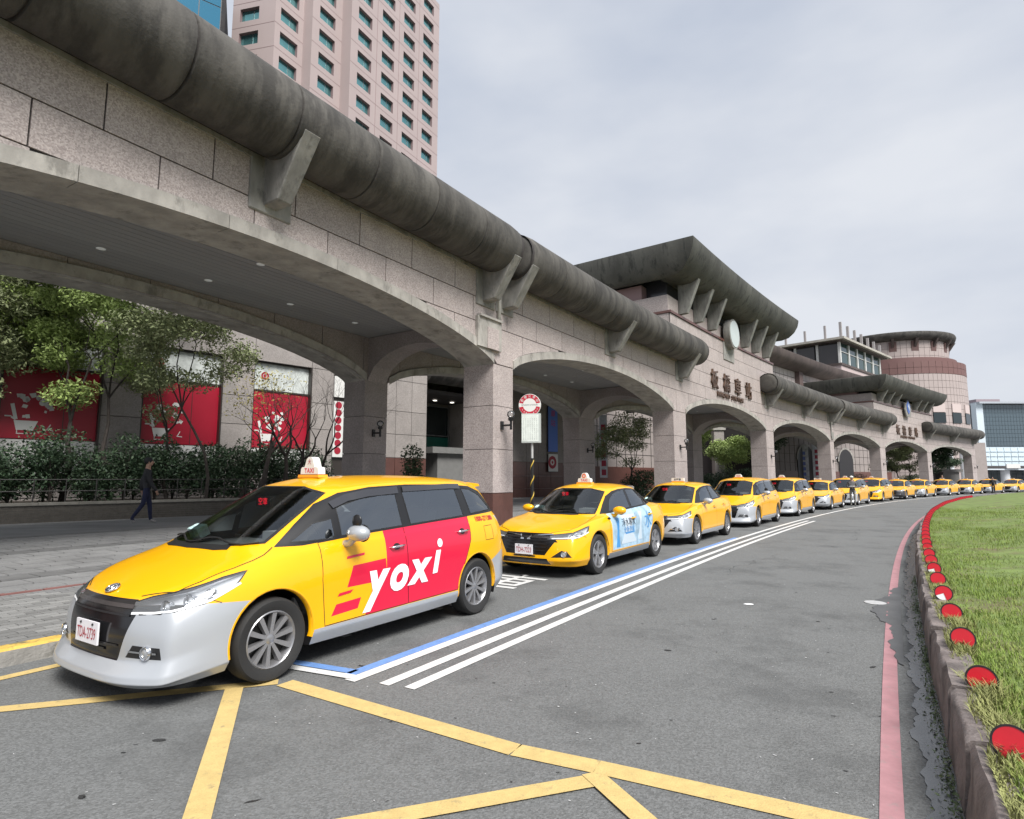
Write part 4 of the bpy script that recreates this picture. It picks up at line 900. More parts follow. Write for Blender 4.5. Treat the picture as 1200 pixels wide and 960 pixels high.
# ---------------------------------------------------------------- red disc reflectors
RDI = mat('red_reflector', (.55, .006, .018), .4, coat=.2, var=.08, vs_=8); DK = mat('black_rim', (.015, .01, .012), .5)
def disc_marker(s, peel, lean):
    c = M(s, 4.49, 0); h = hd(MP, s); z = zis(s, 4.49)
    face = Vector((-c.x, -c.y, 0)).normalized(); t_ = .25
    r = thing('disc_reflector', '', 'reflector', (c.x, c.y, z-.04), math.atan2(face.x, -face.y)+lean*.3, 'red disc reflectors along the island edge')
    # local -Y faces the traffic
    R = Matrix.Rotation(rad(-12)+lean*.3, 3, 'X') @ Matrix.Rotation(lean*.3, 3, 'Y'); o = Vector((0, 0, .118))
    def d(name, ri, ro, y0, y1, m, a0=0, a1=2*PI, n=28):
        b = MB(); vs = []
        full = abs(a1-a0-2*PI) < 1e-3; k_ = n if full else n+1
        for i in range(k_):
            a = a0+(a1-a0)*i/n
            for rr, yy in ((ri, y0), (ro, y0), (ro, y1), (ri, y1)): vs.append(R @ (Vector((math.cos(a)*rr, yy, math.sin(a)*rr)))+o)
        m_ = k_ if full else k_-1
        b.add(vs, [(4*i+j, 4*((i+1) % k_)+j, 4*((i+1) % k_)+(j+1) % 4, 4*i+(j+1) % 4) for i in range(m_) for j in range(4)]); return b.build(name, m, r, smooth=30)
    d('rim', .069, .078, -.008, .008, DK)
    if peel: d('worn_face', .001, .070, -.003, .004, WHT); d('reflective_face', .001, .070, -.006, -.0035, RDI, rad(-75), rad(160+peel*40), 20)
    else: d('reflective_face', .001, .070, -.006, .004, RDI)
    b = MB(); b.tube([o+Vector((0, .008, 0)), (0, .02, -.12)], .012, 6); b.build('stake', DK, r)
    return r
mk = []
s = -.05; i = 0
while s < 46:
    mk.append((s, disc_marker(s, {4: 1, 7: .0}.get(i, 0) if i not in (4, 6, 12) else 1, random.uniform(-.35, .35)))); i += 1; s += 1.0+random.uniform(-.06, .06)
names = ['first red disc reflector at the bottom right corner of the island', 'second red disc reflector, half sunk behind a tuft of grass', 'third red disc reflector, a full circle leaning over the stone', 'fourth red disc reflector, small and clean behind the third', 'fifth red disc reflector with a white peeled patch on its left', 'sixth red disc reflector, half buried in the grass', 'seventh red disc reflector with a worn white edge', 'eighth red disc reflector counted back from the camera', 'ninth red disc reflector counted back from the camera', 'tenth red disc reflector counted back from the camera']
for i, (s, r) in enumerate(mk):
    od = ['eleventh', 'twelfth', 'thirteenth', 'fourteenth', 'fifteenth', 'sixteenth', 'seventeenth', 'eighteenth', 'nineteenth', 'twentieth']
    r['label'] = names[i] if i < len(names) else ('white worn disc reflector among the far red ones' if i == 12 else od[i-10]+' red disc reflector counted back from the camera' if i < 20 else 'red disc reflector far along the island where they merge into a red line')
# ================================================================ station arcade
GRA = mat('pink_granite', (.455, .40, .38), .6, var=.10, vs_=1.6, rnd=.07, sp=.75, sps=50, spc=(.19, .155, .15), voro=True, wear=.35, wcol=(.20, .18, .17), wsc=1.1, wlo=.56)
GRJ = mat('dark_joint', (.035, .03, .03), .9)
GRD = mat('dark_red_granite', (.12, .055, .045), .3, rnd=.12, sp=.4, sps=45, spc=(.04, .02, .02), voro=True, var=.15)
CON = mat('stained_concrete', (.32, .305, .28), .85, var=.25, vs_=2.5, wear=.6, wcol=(.10, .095, .085), wsc=2.2, wlo=.54, bump=.5, bs=25, stretch=(1, 1, .6))
EAV = mat('weathered_dark_concrete', (.074, .069, .062), .8, var=.4, vs_=1.6, wear=.75, wcol=(.025, .023, .021), wsc=1.3, wlo=.47, bump=.8, bs=14, stretch=(.5, 1.5, .5), rot=40, rnd=.10)
EAV2 = mat('greenish_dark_concrete', (.07, .07, .062), .8, var=.4, vs_=.8, wear=.85, wcol=(.02, .021, .019), wsc=1.6, wlo=.50, bump=.8, bs=10, stretch=(1.6, 1.6, .25))
BRK = mat('grey_bracket_concrete', (.23, .225, .21), .8, var=.3, vs_=3, wear=.6, wcol=(.09, .088, .08), wsc=5, wlo=.52, stretch=(1, 1, .4), bump=.4)
CEI = mat('grey_ceiling_board', (.27, .27, .27), .6, rnd=.05)
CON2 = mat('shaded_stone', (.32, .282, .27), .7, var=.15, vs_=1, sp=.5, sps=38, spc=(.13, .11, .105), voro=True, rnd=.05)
ARCH = [(-14.2, -.5), (.5, 13.8), (15.4, 29.0), (30.6, 44.8), (45.9, 60.6), (62.4, 78.0), (79.6, 96.3)]
PIL = [(-15.8, -14.2), (-.5, .5), (13.8, 15.4), (29.0, 30.6), (44.8, 45.9), (60.6, 62.4), (78.0, 79.6), (96.3, 98.0)]
SP = 4.78
def intr(s, rise=1.05):
    for a, b in ARCH:
        if a < s < b:
            t = (s-(a+b)/2)/((b-a)/2); return SP+rise*max(0, 1-t*t)**.72
    return SP
bld = thing('station_arcade', 'long curved pink granite station arcade with arches and round dark concrete eaves', 'station', F(0, -3, 0), wcs=True)
SA, SB = -15.8, 98.0
def srange(a, b, ds):
    n = max(1, round((b-a)/ds)); return [a+(b-a)*i/n for i in range(n+1)]
ST = sorted(set(round(x, 3) for a, b in ARCH for x in [a+(b-a)*(.5-.5*math.cos(PI*i/28)) for i in range(29)])|{SA, SB})
def wallstrip(mb, o0, o1, top, rise=1.05, kf=0, ks=1, kb=2):
    """wall with arched openings, o0 = road side, o1 = back"""
    n = len(ST); vs = []
    for s in ST:
        z = intr(s, rise); vs += [F(s, o0, z), F(s, o1, z), F(s, o1, top), F(s, o0, top)]
    for i in range(n-1):
        a, b = 4*i, 4*i+4
        mb.add([], []); 
    o = len(mb.v); mb.v += [tuple(v) for v in vs]
    for i in range(n-1):
        a, b = o+4*i, o+4*i+4
        for f, k in (((a, b, b+3, a+3), kf), ((a, a+1, b+1, b), ks), ((a+1, a+2, b+2, b+1), kb), ((a+3, b+3, b+2, a+2), kb)):
            mb.f.append(f); mb.m.append(k)
    for a in (o, o+4*(n-1)): mb.f.append((a, a+1, a+2, a+3)); mb.m.append(kb)
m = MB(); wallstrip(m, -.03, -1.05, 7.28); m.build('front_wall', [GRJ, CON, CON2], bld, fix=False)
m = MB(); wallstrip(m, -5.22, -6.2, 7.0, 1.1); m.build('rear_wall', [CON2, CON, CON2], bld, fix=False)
# ---- stone panels
def panel(s0, s1, z0, z1, off=0, th=.03, gap=.012, rise=1.05, band=.235, parent=None, m=GRA, mb=None, top=None):
    s0 += gap; s1 -= gap; z0 += gap; z1 -= gap
    S = srange(s0, s1, .28) if any(a < s1 and b > s0 for a, b in ARCH) and z0 < SP+rise+band else srange(s0, s1, 1.0)
    cols = [(s, max(z0, (intr(s, rise)+band) if intr(s, rise) > SP+.001 else z0)) for s in S]
    cols = [(s, z) for s, z in cols if z < z1-.02]
    if len(cols) < 2: return None
    own = mb is None; mb = mb or MB(); n = len(cols); vs = []
    for s, z in cols: vs += [F(s, off, z), F(s, off, z1), F(s, off-th, z), F(s, off-th, z1)]
    fs = []
    for i in range(n-1):
        a, b = 4*i, 4*i+4; fs += [(a, b, b+1, a+1), (a, a+2, b+2, b), (a+1, b+1, b+3, a+3)]
    fs += [(0, 1, 3, 2), (4*n-4, 4*n-2, 4*n-1, 4*n-3)]
    mb.add(vs, fs)
    if own: return mb.build('stone_panel', m, parent or bld, fix=False)
ROWS = [(4.80, 5.85, -11.35), (5.85, 6.53, -11.35+.1), (6.53, 7.28, -10.5)]
joint0 = {0: -10.5, 1: -11.35, 2: -10.5}
np_ = 0
for r, (z0, z1, _) in enumerate(ROWS):
    s = joint0[r]-1.65*4
    while s < SB:
        a, b = max(s, SA), min(s+1.65, SB)
        if b-a > .3 and panel(a, b, z0, z1): np_ += 1
        s += 1.65
for BA, BB in ((13.8, 31.2), (59.4, 81.0)):
    for r, (z0, z1) in enumerate(((7.28, 8.08), (8.08, 8.86), (8.86, 9.62))):
        n = round((BB-BA)/1.74); w_ = (BB-BA)/n
        xs = [BA+i*w_ for i in range(n+1)] if r % 2 else [BA]+[BA+(i+.5)*w_ for i in range(n)]+[BB]
        if BA > 50 and r == 2: 
            mb = MB()
            for a, b in zip(xs[:-1], xs[1:]): panel(a, b, z0, z1, mb=mb)
            tag(mb.build('far_stone_panels', GRA, bld, fix=False), kind='stuff'); continue
        for a, b in zip(xs[:-1], xs[1:]): panel(a, b, z0, z1); np_ += 1
# arch trims, a band of concrete round each opening, in lengths
for a, b in ARCH:
    n = 9; S = [a+(b-a)*(.5-.5*math.cos(PI*i/36)) for i in range(37)]
    for q in range(n):
        ss = S[q*4:q*4+5]; mb = MB(); vs = []
        for j, s in enumerate(ss):
            s2 = s+(.006 if j == 0 else -.006 if j == 4 else 0); z = intr(s2); zt = z+.225
            vs += [F(s2, .045, z-.02), F(s2, .045, zt), F(s2, -.03, zt), F(s2, -.30, z-.02)]
        mb.add(vs, [(4*i+j, 4*i+4+j, 4*i+4+(j+1) % 4, 4*i+(j+1) % 4) for i in range(4) for j in range(4)]+[(0, 1, 2, 3), (19, 18, 17, 16)])
        mb.build('arch_trim', CON, bld)
# inner face cladding
mb = MB(); s = -17.1
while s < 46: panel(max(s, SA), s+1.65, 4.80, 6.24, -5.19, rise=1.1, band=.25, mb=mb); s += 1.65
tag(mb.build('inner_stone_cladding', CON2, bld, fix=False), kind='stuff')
mb = MB()
for a, b in ARCH[:4]:
    S = srange(a, b, .5); vs = []
    for s in S: z = intr(s, 1.1); vs += [F(s, -5.12, z-.02), F(s, -5.12, z+.23), F(s, -5.2, z+.23), F(s, -5.4, z-.02)]
    mb.add(vs, [(4*i+j, 4*i+4+j, 4*i+4+(j+1) % 4, 4*i+(j+1) % 4) for i in range(len(S)-1) for j in range(3)])
tag(mb.build('inner_arch_trim', CON, bld, fix=False), kind='stuff')
# ---- pillars, block by block
def blk(mb, s0, s1, o0, o1, z0, z1, k=0): mb.hexa([F(s0, o0, z0), F(s1, o0, z0), F(s1, o1, z0), F(s0, o1, z0), F(s0, o0, z1), F(s1, o0, z1), F(s1, o1, z1), F(s0, o1, z1)], k)
def pillar(s0, s1, o0, o1, front):
    zb = .12; core = MB(); blk(core, s0+.03, s1-.03, o0-.03, o1+.03, zb, SP+.02); core.build('pillar_core', GRJ, bld)
    for i, (z0, z1) in enumerate(((zb, 1.15), (1.15, 2.37), (2.37, 3.60), (3.60, SP+.01))):
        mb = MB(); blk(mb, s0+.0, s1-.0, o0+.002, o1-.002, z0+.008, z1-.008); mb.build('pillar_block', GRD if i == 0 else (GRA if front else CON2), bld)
for i, (a, b) in enumerate(PIL):
    pillar(a, b, 0, -1.05, True); pillar(a, b, -5.2, -6.2, False)
    # cross beam with its own arch from the front pillar to the rear one
    mb = MB(); vs = []; n = 14
    for j in range(n+1):
        t = -1+2*j/n; o = -1.05-(4.15)*(j/n); z = SP+1.0*max(0, 1-t*t)**.6
        vs += [F(a+.1, o, z), F(b-.1, o, z), F(b-.1, o, 6.22), F(a+.1, o, 6.22)]
    mb.add(vs, [(4*q+r, 4*q+4+r, 4*q+4+(r+1) % 4, 4*q+(r+1) % 4) for q in range(n) for r in range(4)]); mb.build('cross_beam', CON2, bld)
# plain coping and deck
for a, b in ((SA, 13.7), (31.3, 59.3), (81.1, SB)):
    mb = MB(); S = srange(a, b, 1.5); vs = []
    for s in S: vs += [F(s, .035, 7.27), F(s, .035, 7.36), F(s, -1.1, 7.36), F(s, -1.1, 7.27)]
    n = len(S); mb.add(vs, [(4*i+j, 4*i+4+j, 4*i+4+(j+1) % 4, 4*i+(j+1) % 4) for i in range(n-1) for j in range(4)]+[(0, 1, 2, 3), (4*n-1, 4*n-2, 4*n-3, 4*n-4)]); mb.build('coping', BRK, bld)
mb = MB(); S = srange(SA, SB, 1.5); vs = []
for s in S: vs += [F(s, -1.0, 6.33), F(s, -6.2, 6.33), F(s, -6.2, 7.02), F(s, -1.0, 7.02)]
mb.add(vs, [(4*i+j, 4*i+4+j, 4*i+4+(j+1) % 4, 4*i+(j+1) % 4) for i in range(len(S)-1) for j in range(4)]); mb.build('roof_deck', CON, bld)
for i in range(20):    # ceiling boards
    o0 = -1.06-i*.2075; mb = MB(); S = srange(SA, 61 if i < 30 else 61, 3); vs = []
    for s in S: vs += [F(s, o0, 6.24), F(s, o0-.195, 6.24), F(s, o0-.195, 6.29), F(s, o0, 6.29)]
    mb.add(vs, [(4*q+r, 4*q+4+r, 4*q+4+(r+1) % 4, 4*q+(r+1) % 4) for q in range(len(S)-1) for r in range(4)]); mb.build('ceiling_board', CEI, bld)
mb = MB(); S = srange(61, SB, 3); vs = []
for s in S: vs += [F(s, -1.05, 6.24), F(s, -5.2, 6.24)]
mb.add(vs, [(2*q, 2*q+1, 2*q+3, 2*q+2) for q in range(len(S)-1)]); mb.build('ceiling', CEI, bld)
LGT = mat('ceiling_lamp_glass', (.50, .51, .49), .4, emit=.12)
for s in [-13.2+2.25*i for i in range(6)]+[1.9+2.35*i for i in range(5)]+[17+2.6*i for i in range(5)]:
    for o in (-2.1, -4.1):
        mb = MB(); c = F(s, o, 6.232); mb.lathe([(0, 0), (.072, 0), (.078, .004), (.088, .004), (.088, .012)], c, 'z', 18); mb.build('ceiling_light', LGT, bld)
m_ = MB()
for a_, b_ in zip(srange(SA, SB, 2)[:-1], srange(SA, SB, 2)[1:]): blk(m_, a_, b_, -.28, -.5, 7.3, 8.15)
m_.build('eave_gap_shade', GRJ, bld, fix=False)  # added dark strip behind the eave; the gap's shadow is put into its colour
# ---- round eaves in cast lengths
def eave(a, b, R=.70, o=.50, z=7.9, ln=1.95, m=EAV, name='eave_segment'):
    n = max(1, round((b-a)/ln)); w_ = (b-a)/n
    for i in range(n):
        s0, s1 = a+i*w_+.012, a+(i+1)*w_-.012; rr = [(s0+.0, R-.02), (s0+.015, R), ((s0+s1)/2, R), (s1-.015, R), (s1, R-.02)]
        if i == 0 and a > -15: rr = [(s0, R*.55), (s0+.05, R*.85), (s0+.16, R*.97), (s0+.4, R)]+rr[2:]
        if i == n-1: rr = rr[:3]+[(s1-.4, R), (s1-.16, R*.97), (s1-.05, R*.85), (s1, R*.55)]
        mb = MB(); N_ = 28; vs = []
        for s, r in rr:
            for j in range(N_): t = 2*PI*j/N_; vs.append(F(s, o+math.cos(t)*r, z+math.sin(t)*r))
        k = len(rr); mb.add(vs, [(q*N_+j, q*N_+(j+1) % N_, (q+1)*N_+(j+1) % N_, (q+1)*N_+j) for q in range(k-1) for j in range(N_)]+[tuple(reversed(range(N_))), tuple((k-1)*N_+j for j in range(N_))])
        mb.build(name, m, bld, smooth=50)
    mb = MB(); S = srange(a+.05, b-.05, 1); vs = [F(s, o+math.cos(2*PI*j/20)*(R-.035), z+math.sin(2*PI*j/20)*(R-.035)) for s in S for j in range(20)]
    mb.add(vs, [(q*20+j, q*20+(j+1) % 20, (q+1)*20+(j+1) % 20, (q+1)*20+j) for q in range(len(S)-1) for j in range(20)]); mb.build('eave_core', GRJ, bld, smooth=True)
eave(-17.3, -.62); eave(-.28, 15.9); eave(28.2, 45.3); eave(45.6, 63.2); eave(76.6, 98.9)
def bracket(s, z0=6.46, z1=7.58, out0=.42, out1=1.13, w0=.16, w1=.18, plate=True, off=0, m=BRK):
    mb = MB(); P = [F(s-w0, off, z0), F(s+w0, off, z0), F(s+w0, off+out0, z0+.02), F(s-w0, off+out0, z0+.02), F(s-w1, off, z1), F(s+w1, off, z1), F(s+w1, off+out1, z1), F(s-w1, off+out1, z1)]
    mb.hexa(P); 
    if plate: blk(mb, s-.44, s+.44, off+.04, off-.02, z0-.14, z1-.28)
    o = mb.build('bracket', m, bld)
    bv = o.modifiers.new('b', 'BEVEL'); bv.width = .02; bv.segments = 1
for s in (-7.75, -.9, .05, 7.25, 14.7, 29.45, 38.0, 44.9, 45.9, 53.8, 61.75, 78.2, 88, 97.2): bracket(s)
# stone corbel hood and rain pipe by the first pillar
mb = MB(); blk(mb, -1.35, -.22, .10, 0, 5.15, 5.98); blk(mb, -1.30, -.25, .16, .0, 5.98, 6.04)
mb.build('corbel', CON, bld); mb = MB(); blk(mb, -.92, -.38, .125, .101, 5.15, 5.75); mb.build('corbel_panel', GRA, bld)
mb = MB(); mb.tube([F(-.30, .06, 5.98), F(-.30, .06, 7.3)], .055, 8); mb.build('rain_pipe', mat('pale_grey_pipe', (.42, .41, .38), .6, var=.2, vs_=4), bld, smooth=True)
for s0 in (45.2,): 
    mb = MB(); mb.tube([F(s0, .06, 5.2), F(s0, .06, 7.3)], .06, 8); blk(mb, s0, s0+.5, .1, 0, 5.0, 5.6); mb.build('rain_pipe', BRK, bld)
# wall block at the wall's left of each trim: trim line, upper storey, big eave
def block(BA, BB, tz, ez, labelcrest=None):
    mb = MB(); S = srange(BA, BB, 1.2); vs = []
    for s in S: vs += [F(s, -.03, 7.25), F(s, -.03, tz), F(s, -12, tz)]
    n = len(S); mb.add(vs, [(3*i+j, 3*i+3+j, 3*i+4+j, 3*i+1+j) for i in range(n-1) for j in range(2)]); 
    for s in (BA, BB): mb.add([F(s, -.03, 7.0), F(s, -12, 7.0), F(s, -12, tz), F(s, -.03, tz)], [(0, 1, 2, 3)])
    mb.build('upper_wall', [GRJ], bld, fix=False)
    for i in range(7):      # side wall panels seen from the left
        for j, (z0, z1) in enumerate(((7.28, 8.08), (8.08, 8.86), (8.86, tz-.03))):
            q = MB(); o0 = -.05-i*1.7; q.hexa([F(BA-.03, o0-.012, z0+.012), F(BA+.01, o0-.012, z0+.012), F(BA+.01, o0-1.69, z0+.012), F(BA-.03, o0-1.69, z0+.012), F(BA-.03, o0-.012, z1-.012), F(BA+.01, o0-.012, z1-.012), F(BA+.01, o0-1.69, z1-.012), F(BA-.03, o0-1.69, z1-.012)]); 
            if i < 3: q.build('stone_panel', GRA, bld)
    mb = MB(); vs = []
    for s in S: vs += [F(s, .07, tz-.02), F(s, .07, tz+.10), F(s, -.3, tz+.10), F(s, -.3, tz-.02)]
    mb.add(vs, [(4*i+j, 4*i+4+j, 4*i+4+(j+1) % 4, 4*i+(j+1) % 4) for i in range(n-1) for j in range(4)])
    mb.hexa([F(BA-.07, .07, tz-.02), F(BA, .07, tz-.02), F(BA, -12, tz-.02), F(BA-.07, -12, tz-.02), F(BA-.07, .07, tz+.1), F(BA, .07, tz+.1), F(BA, -12, tz+.1), F(BA-.07, -12, tz+.1)])
    mb.build('string_course', GRD, bld)
    # upper storey: low stone wall then a dark strip of glazing under the eave
    mb = MB(); blk_ = lambda k, a, b, o0, o1, z0, z1: [mb.hexa([F(x, o0, z0), F(y, o0, z0), F(y, o1, z0), F(x, o1, z0), F(x, o0, z1), F(y, o0, z1), F(y, o1, z1), F(x, o1, z1)], k) for x, y in zip(srange(a, b, 1.4)[:-1], srange(a, b, 1.4)[1:])]
    blk_(0, BA+.12, BB-.12, -.15, -12, tz+.1, tz+.95); mb.build('upper_storey', CON2 if BA > 50 else GRA, bld)
    mb = MB(); blk_(0, BA+.9, BB-.9, -.5, -11.5, tz+.95, ez-1.2); mb.build('window_strip', mat('dark_glazing', (.03, .03, .035), .15), bld)
    mb = MB(); mb.hexa([F(BA+.3, -1.6, tz+.95), F(BA+.95, -1.6, tz+.95), F(BA+.95, -5.2, tz+.95), F(BA+.3, -5.2, tz+.95), F(BA+.3, -1.6, tz+1.75), F(BA+.95, -1.6, tz+1.75), F(BA+.95, -5.2, tz+1.75), F(BA+.3, -5.2, tz+1.75)]); mb.build('spandrel_panel', mat('red_grey_panel', (.22, .14, .14), .5), bld)
    # eave: profile swept round the front and both sides
    PR = [(-.6, ez-1.35), (.1, ez-1.5), (.6, ez-1.47), (1.0, ez-1.28), (1.32, ez-.92), (1.52, ez-.5), (1.6, ez-.1), (1.58, ez), (1.2, ez+.05), (-4, ez+.12)]
    SS = srange(BA, BB, 1.3); path = []
    for o in (-12, -8, -4, -1.0): path.append(lambda d, o=o: (BA-.55*d, o))
    path.append(lambda d: (BA-.55*d, d))
    for s in SS[1:-1]: path.append(lambda d, s=s: (s, d))
    path.append(lambda d: (BB+.7*d, d))
    for o in (-1.0, -6, -12): path.append(lambda d, o=o: (BB+.7*d, o))
    segs = [(0, 1), (1, 2), (2, 3), (3, 4)]+[(4+i, 5+i) for i in range(len(SS)-1)]+[(4+len(SS)-1+i, 5+len(SS)-1+i) for i in range(3)]
    for (i, j) in segs:
        q = MB(); vs = []
        for e in (i, j):
            for d, z in PR: s_, o_ = path[min(e, len(path)-1)](d); vs.append(F(s_, o_, z))
        k = len(PR); q.add(vs, [(a, a+1, k+a+1, k+a) for a in range(k-1)]); q.build('great_eave_segment', EAV2, bld, smooth=60, fix=False)
    q = MB(); S3 = srange(BA-.3, BB+.3, 1.5); vs = []
    for s in S3: vs += [F(s, 1.2, ez+.05), F(s, -12, ez+.05)]
    q.add(vs, [(2*i, 2*i+1, 2*i+3, 2*i+2) for i in range(len(S3)-1)]); q.build('block_roof', CON, bld)
block(13.8, 31.2, 9.64, 12.85); block(59.4, 81.0, 9.64, 12.3)
def bigbr(s, tz, ez): bracket(s, tz+.22, ez-1.28, .45, 1.12, .13, .15, False, -.14, mat('big_bracket_concrete', (.20, .20, .185), .8, var=.35, vs_=3, stretch=(1, 1, .3), wear=.5, wcol=(.08, .08, .075), wsc=5, wlo=.5))
for s in (15.4, 17.5, 19.6, 25.3, 27.4, 29.6): bigbr(s, 9.64, 12.85)
for s in (61.4, 64.0, 66.6, 74.2, 76.6, 79.0): bigbr(s, 9.64, 12.3)
for BA, ez in ((13.8, 12.85), (59.4, 12.3)):
    for o in (-5.6, -8.2):
        mb = MB(); P = []
        for w_, z, d in ((.14, 9.86, .45), (.15, ez-1.3, .62)):
            P += [F(BA+.1, o-w_, z), F(BA-d, o-w_, z), F(BA-d, o+w_, z), F(BA+.1, o+w_, z)]
        mb.hexa(P); mb.build('bracket', MATS['big_bracket_concrete'], bld)
# round white clock face over the main portal
ck = thing('wall_clock', 'round pale clock face mounted under the great eave above the portal lettering', 'clock', F(22.4, .45, 10.15), wcs=True)
def facedisc(mb, s, z, r, o0, o1, k=0, n=36, ry=None):
    ry = ry or r; vs = [F(s+math.cos(2*PI*i/n)*r, o, z+math.sin(2*PI*i/n)*ry) for o in (o0, o1) for i in range(n)]
    mb.add(vs, [tuple(reversed(range(n))), tuple(range(n, 2*n))]+[(i, (i+1) % n, n+(i+1) % n, n+i) for i in range(n)], k)
mb = MB(); facedisc(mb, 22.4, 10.15, .90, .05, .42); mb.build('clock_case', BRK, ck, smooth=40)
mb = MB(); facedisc(mb, 22.4, 10.15, .80, .42, .45); mb.build('clock_glass', mat('milky_clock_glass', (.46, .51, .49), .3, var=.06, vs_=2, coat=.5), ck)
mb = MB(); blk(mb, 21.5, 23.3, .05, 0, 8.55, 9.75); mb.build('clock_panel', BRK, bld)
cr_ = thing('emblem_shield', 'blue and grey pointed leaf emblem above the far portal lettering', 'emblem', F(70.6, .3, 9.5), wcs=True)
mb = MB(); P = [(0, 1.0), (.55, .45), (.75, -.2), (.5, -1.0), (-.5, -1.0), (-.75, -.2), (-.55, .45)]
mb.prism(P, .12, lambda a, b, t: F(70.6+a*1.5, .25+t, 9.75+b)); mb.build('shield', BRK, cr_)
mb = MB(); mb.prism([(0, .9), (.42, .3), (.3, -.4), (0, -.75), (-.3, -.4), (-.42, .3)], .05, lambda a, b, t: F(70.6+a*1.5, .372+t, 9.8+b)); mb.build('blue_leaf', mat('blue_enamel', (.05, .12, .40), .35), cr_)
mb = MB(); mb.prism([(0, .5), (.16, .1), (0, -.4), (-.16, .1)], .05, lambda a, b, t: F(70.6+a*1.5, .424+t, 9.8+b)); mb.build('pale_leaf', mat('pale_enamel', (.45, .5, .55), .4), cr_)
# lettering
BRZ = mat('bronze_letter', (.10, .06, .04), .45, .3, var=.3, vs_=6)
def sign(s0, cw, z, size, body, name, dz=0):
    for i, ch in enumerate(body):
        if ch == ' ': continue
        sc_ = s0+i*cw; text_on(name, ch, size, lambda x, y, t: F(sc_+x*1.0, .06+t, z+y)-F(0, -3, 0), BRZ, bld, depth=.045, bold=.012)
sign(19.75, 1.98, 7.03, 1.12, '板橋車站', 'sign_letter'); sign(20.2, .30, 6.32, .34, 'BANQIAO STATION', 'sign_letter')
sign(67.4, 2.25, 7.02, 1.2, '板橋車站', 'sign_letter'); sign(68.3, .36, 6.32, .36, 'BANQIAO STATION', 'sign_letter')
# ---- wall lamps
IRN = mat('black_iron', (.012, .012, .013), .5); GLB = glassmat('clear_globe', (.85, .85, .85), 1.5, .02, .9, (.6, .6, .6))
lamp_lab = ['black iron wall lamp with clear globe on the first pillar, above the bus sign', 'black wall lamp on the pillar right of the second arch', 'black wall lamp on the pillar right of the lettered portal', 'wall lamp on the pillar between the fourth and fifth arches', 'wall lamp on the pillar left of the far portal', 'wall lamp on the pillar right of the far portal', 'wall lamp on the last pillar at the far end of the arcade']
def walllamp(s, off, lab, z=3.05):
    t = thing('wall_lamp', lab, 'lamp', F(s, off, z), -hd(FP, s), 'globe lamps on the arcade pillars')   # local +x = right of path
    b = MB(); b.box((.03, 0, 0), (.06, .10, .24)); b.build('wall_plate', IRN, t)
    b = MB(); b.tube([(.03, 0, .0), (.32, 0, .0)], .028, 8); b.tube([(.34, 0, -.13), (.34, 0, .12)], .035, 8); b.lathe([(0, .12), (.07, .12), (.085, .19), (.05, .2)], (.34, 0, 0), 'z', 12); b.build('lamp_arm', IRN, t, smooth=40)
    b = MB(); b.sphere((.34, 0, .30), .115, n=16); b.build('globe', GLB, t, smooth=True)
for (a, b), lab in zip([(-.1, 0), (14.5, 0), (29.8, 0), (45.3, 0), (61.4, 0), (78.8, 0), (97.2, 0)], lamp_lab): walllamp(a, 0, lab)
walllamp(-.1, -5.2, 'dark wall lamp on the inner pillar behind the first taxi')
walllamp(14.6, -5.2, 'dark wall lamp on the inner pillar behind the second taxi')
# ================================================================ court behind the arcade: store wall, planter, trees
BO = Vector((-16.5, 19, 0)); BD = Vector((.688, .726, 0)); BN = Vector((.726, -.688, 0))
def B(t, d, z): return BO+BD*t+BN*d+Vector((0, 0, z))
def bbox(mb, t0, t1, d0, d1, z0, z1, k=0): mb.hexa([B(t0, d1, z0), B(t1, d1, z0), B(t1, d0, z0), B(t0, d0, z0), B(t0, d1, z1), B(t1, d1, z1), B(t1, d0, z1), B(t0, d0, z1)], k)
STW = mat('store_granite', (.30, .275, .26), .7, var=.12, vs_=.8, rnd=.08, sp=.5, sps=30, spc=(.16, .14, .13), voro=True, wear=.4, wcol=(.15, .14, .13), wsc=.6, wlo=.55)
RPO = mat('red_poster', (.32, .006, .024), .4, var=.06, vs_=1); PWH = mat('poster_white', (.62, .62, .60), .45); FRB = mat('bronze_frame', (.03, .025, .022), .4)  # poster red is darkened: the shade under the trees is put into it
store = thing('department_store', 'pink-grey stone store building with large red window posters behind the trees', 'building', B(5, 0, 0), wcs=True)
wins = [(-4.3, -1.55), (-.15, 2.62), (3.89, 6.73), (8.0, 10.62)]
opens = wins+[(11.75, 13.35)]; T0, T1 = -9, 29.0
def inwin(a, b, z0, z1):
    for w0, w1 in opens:
        if a < w1-.01 and b > w0+.01 and z1 > 1.7 and z0 < 6.6: return True
    return (a < 22.99 and b > 17.31 and z0 < 8.4)
core = MB(); bbox(core, T0, 17.3, -.5, -.36, 0, 12); bbox(core, 23, T1, -.5, -.04, 0, 12); bbox(core, 17.3, 23, -5.2, -5, 0, 12); bbox(core, 17.2, 17.3, -5, -.04, 0, 12); bbox(core, 23, 23.1, -5, -.04, 0, 12); bbox(core, 17.3, 23, -5, -.2, 8.4, 12)
core.build('wall', [STW], store)
edges = [T0, -7.8, -6.1, -4.3, -1.55, -.15, 2.62, 3.89, 6.73, 8.0, 10.62, 11.75, 13.35, 14.6, 15.3, 16.3, 17.3, 19.2, 21.1, 23, 24.1, 25.3, 26.5, 27.7, T1]
zed = [0, .9, 1.7, 2.6, 3.8, 5.0, 6.6, 7.8, 9.0, 10.2, 11.4, 12]
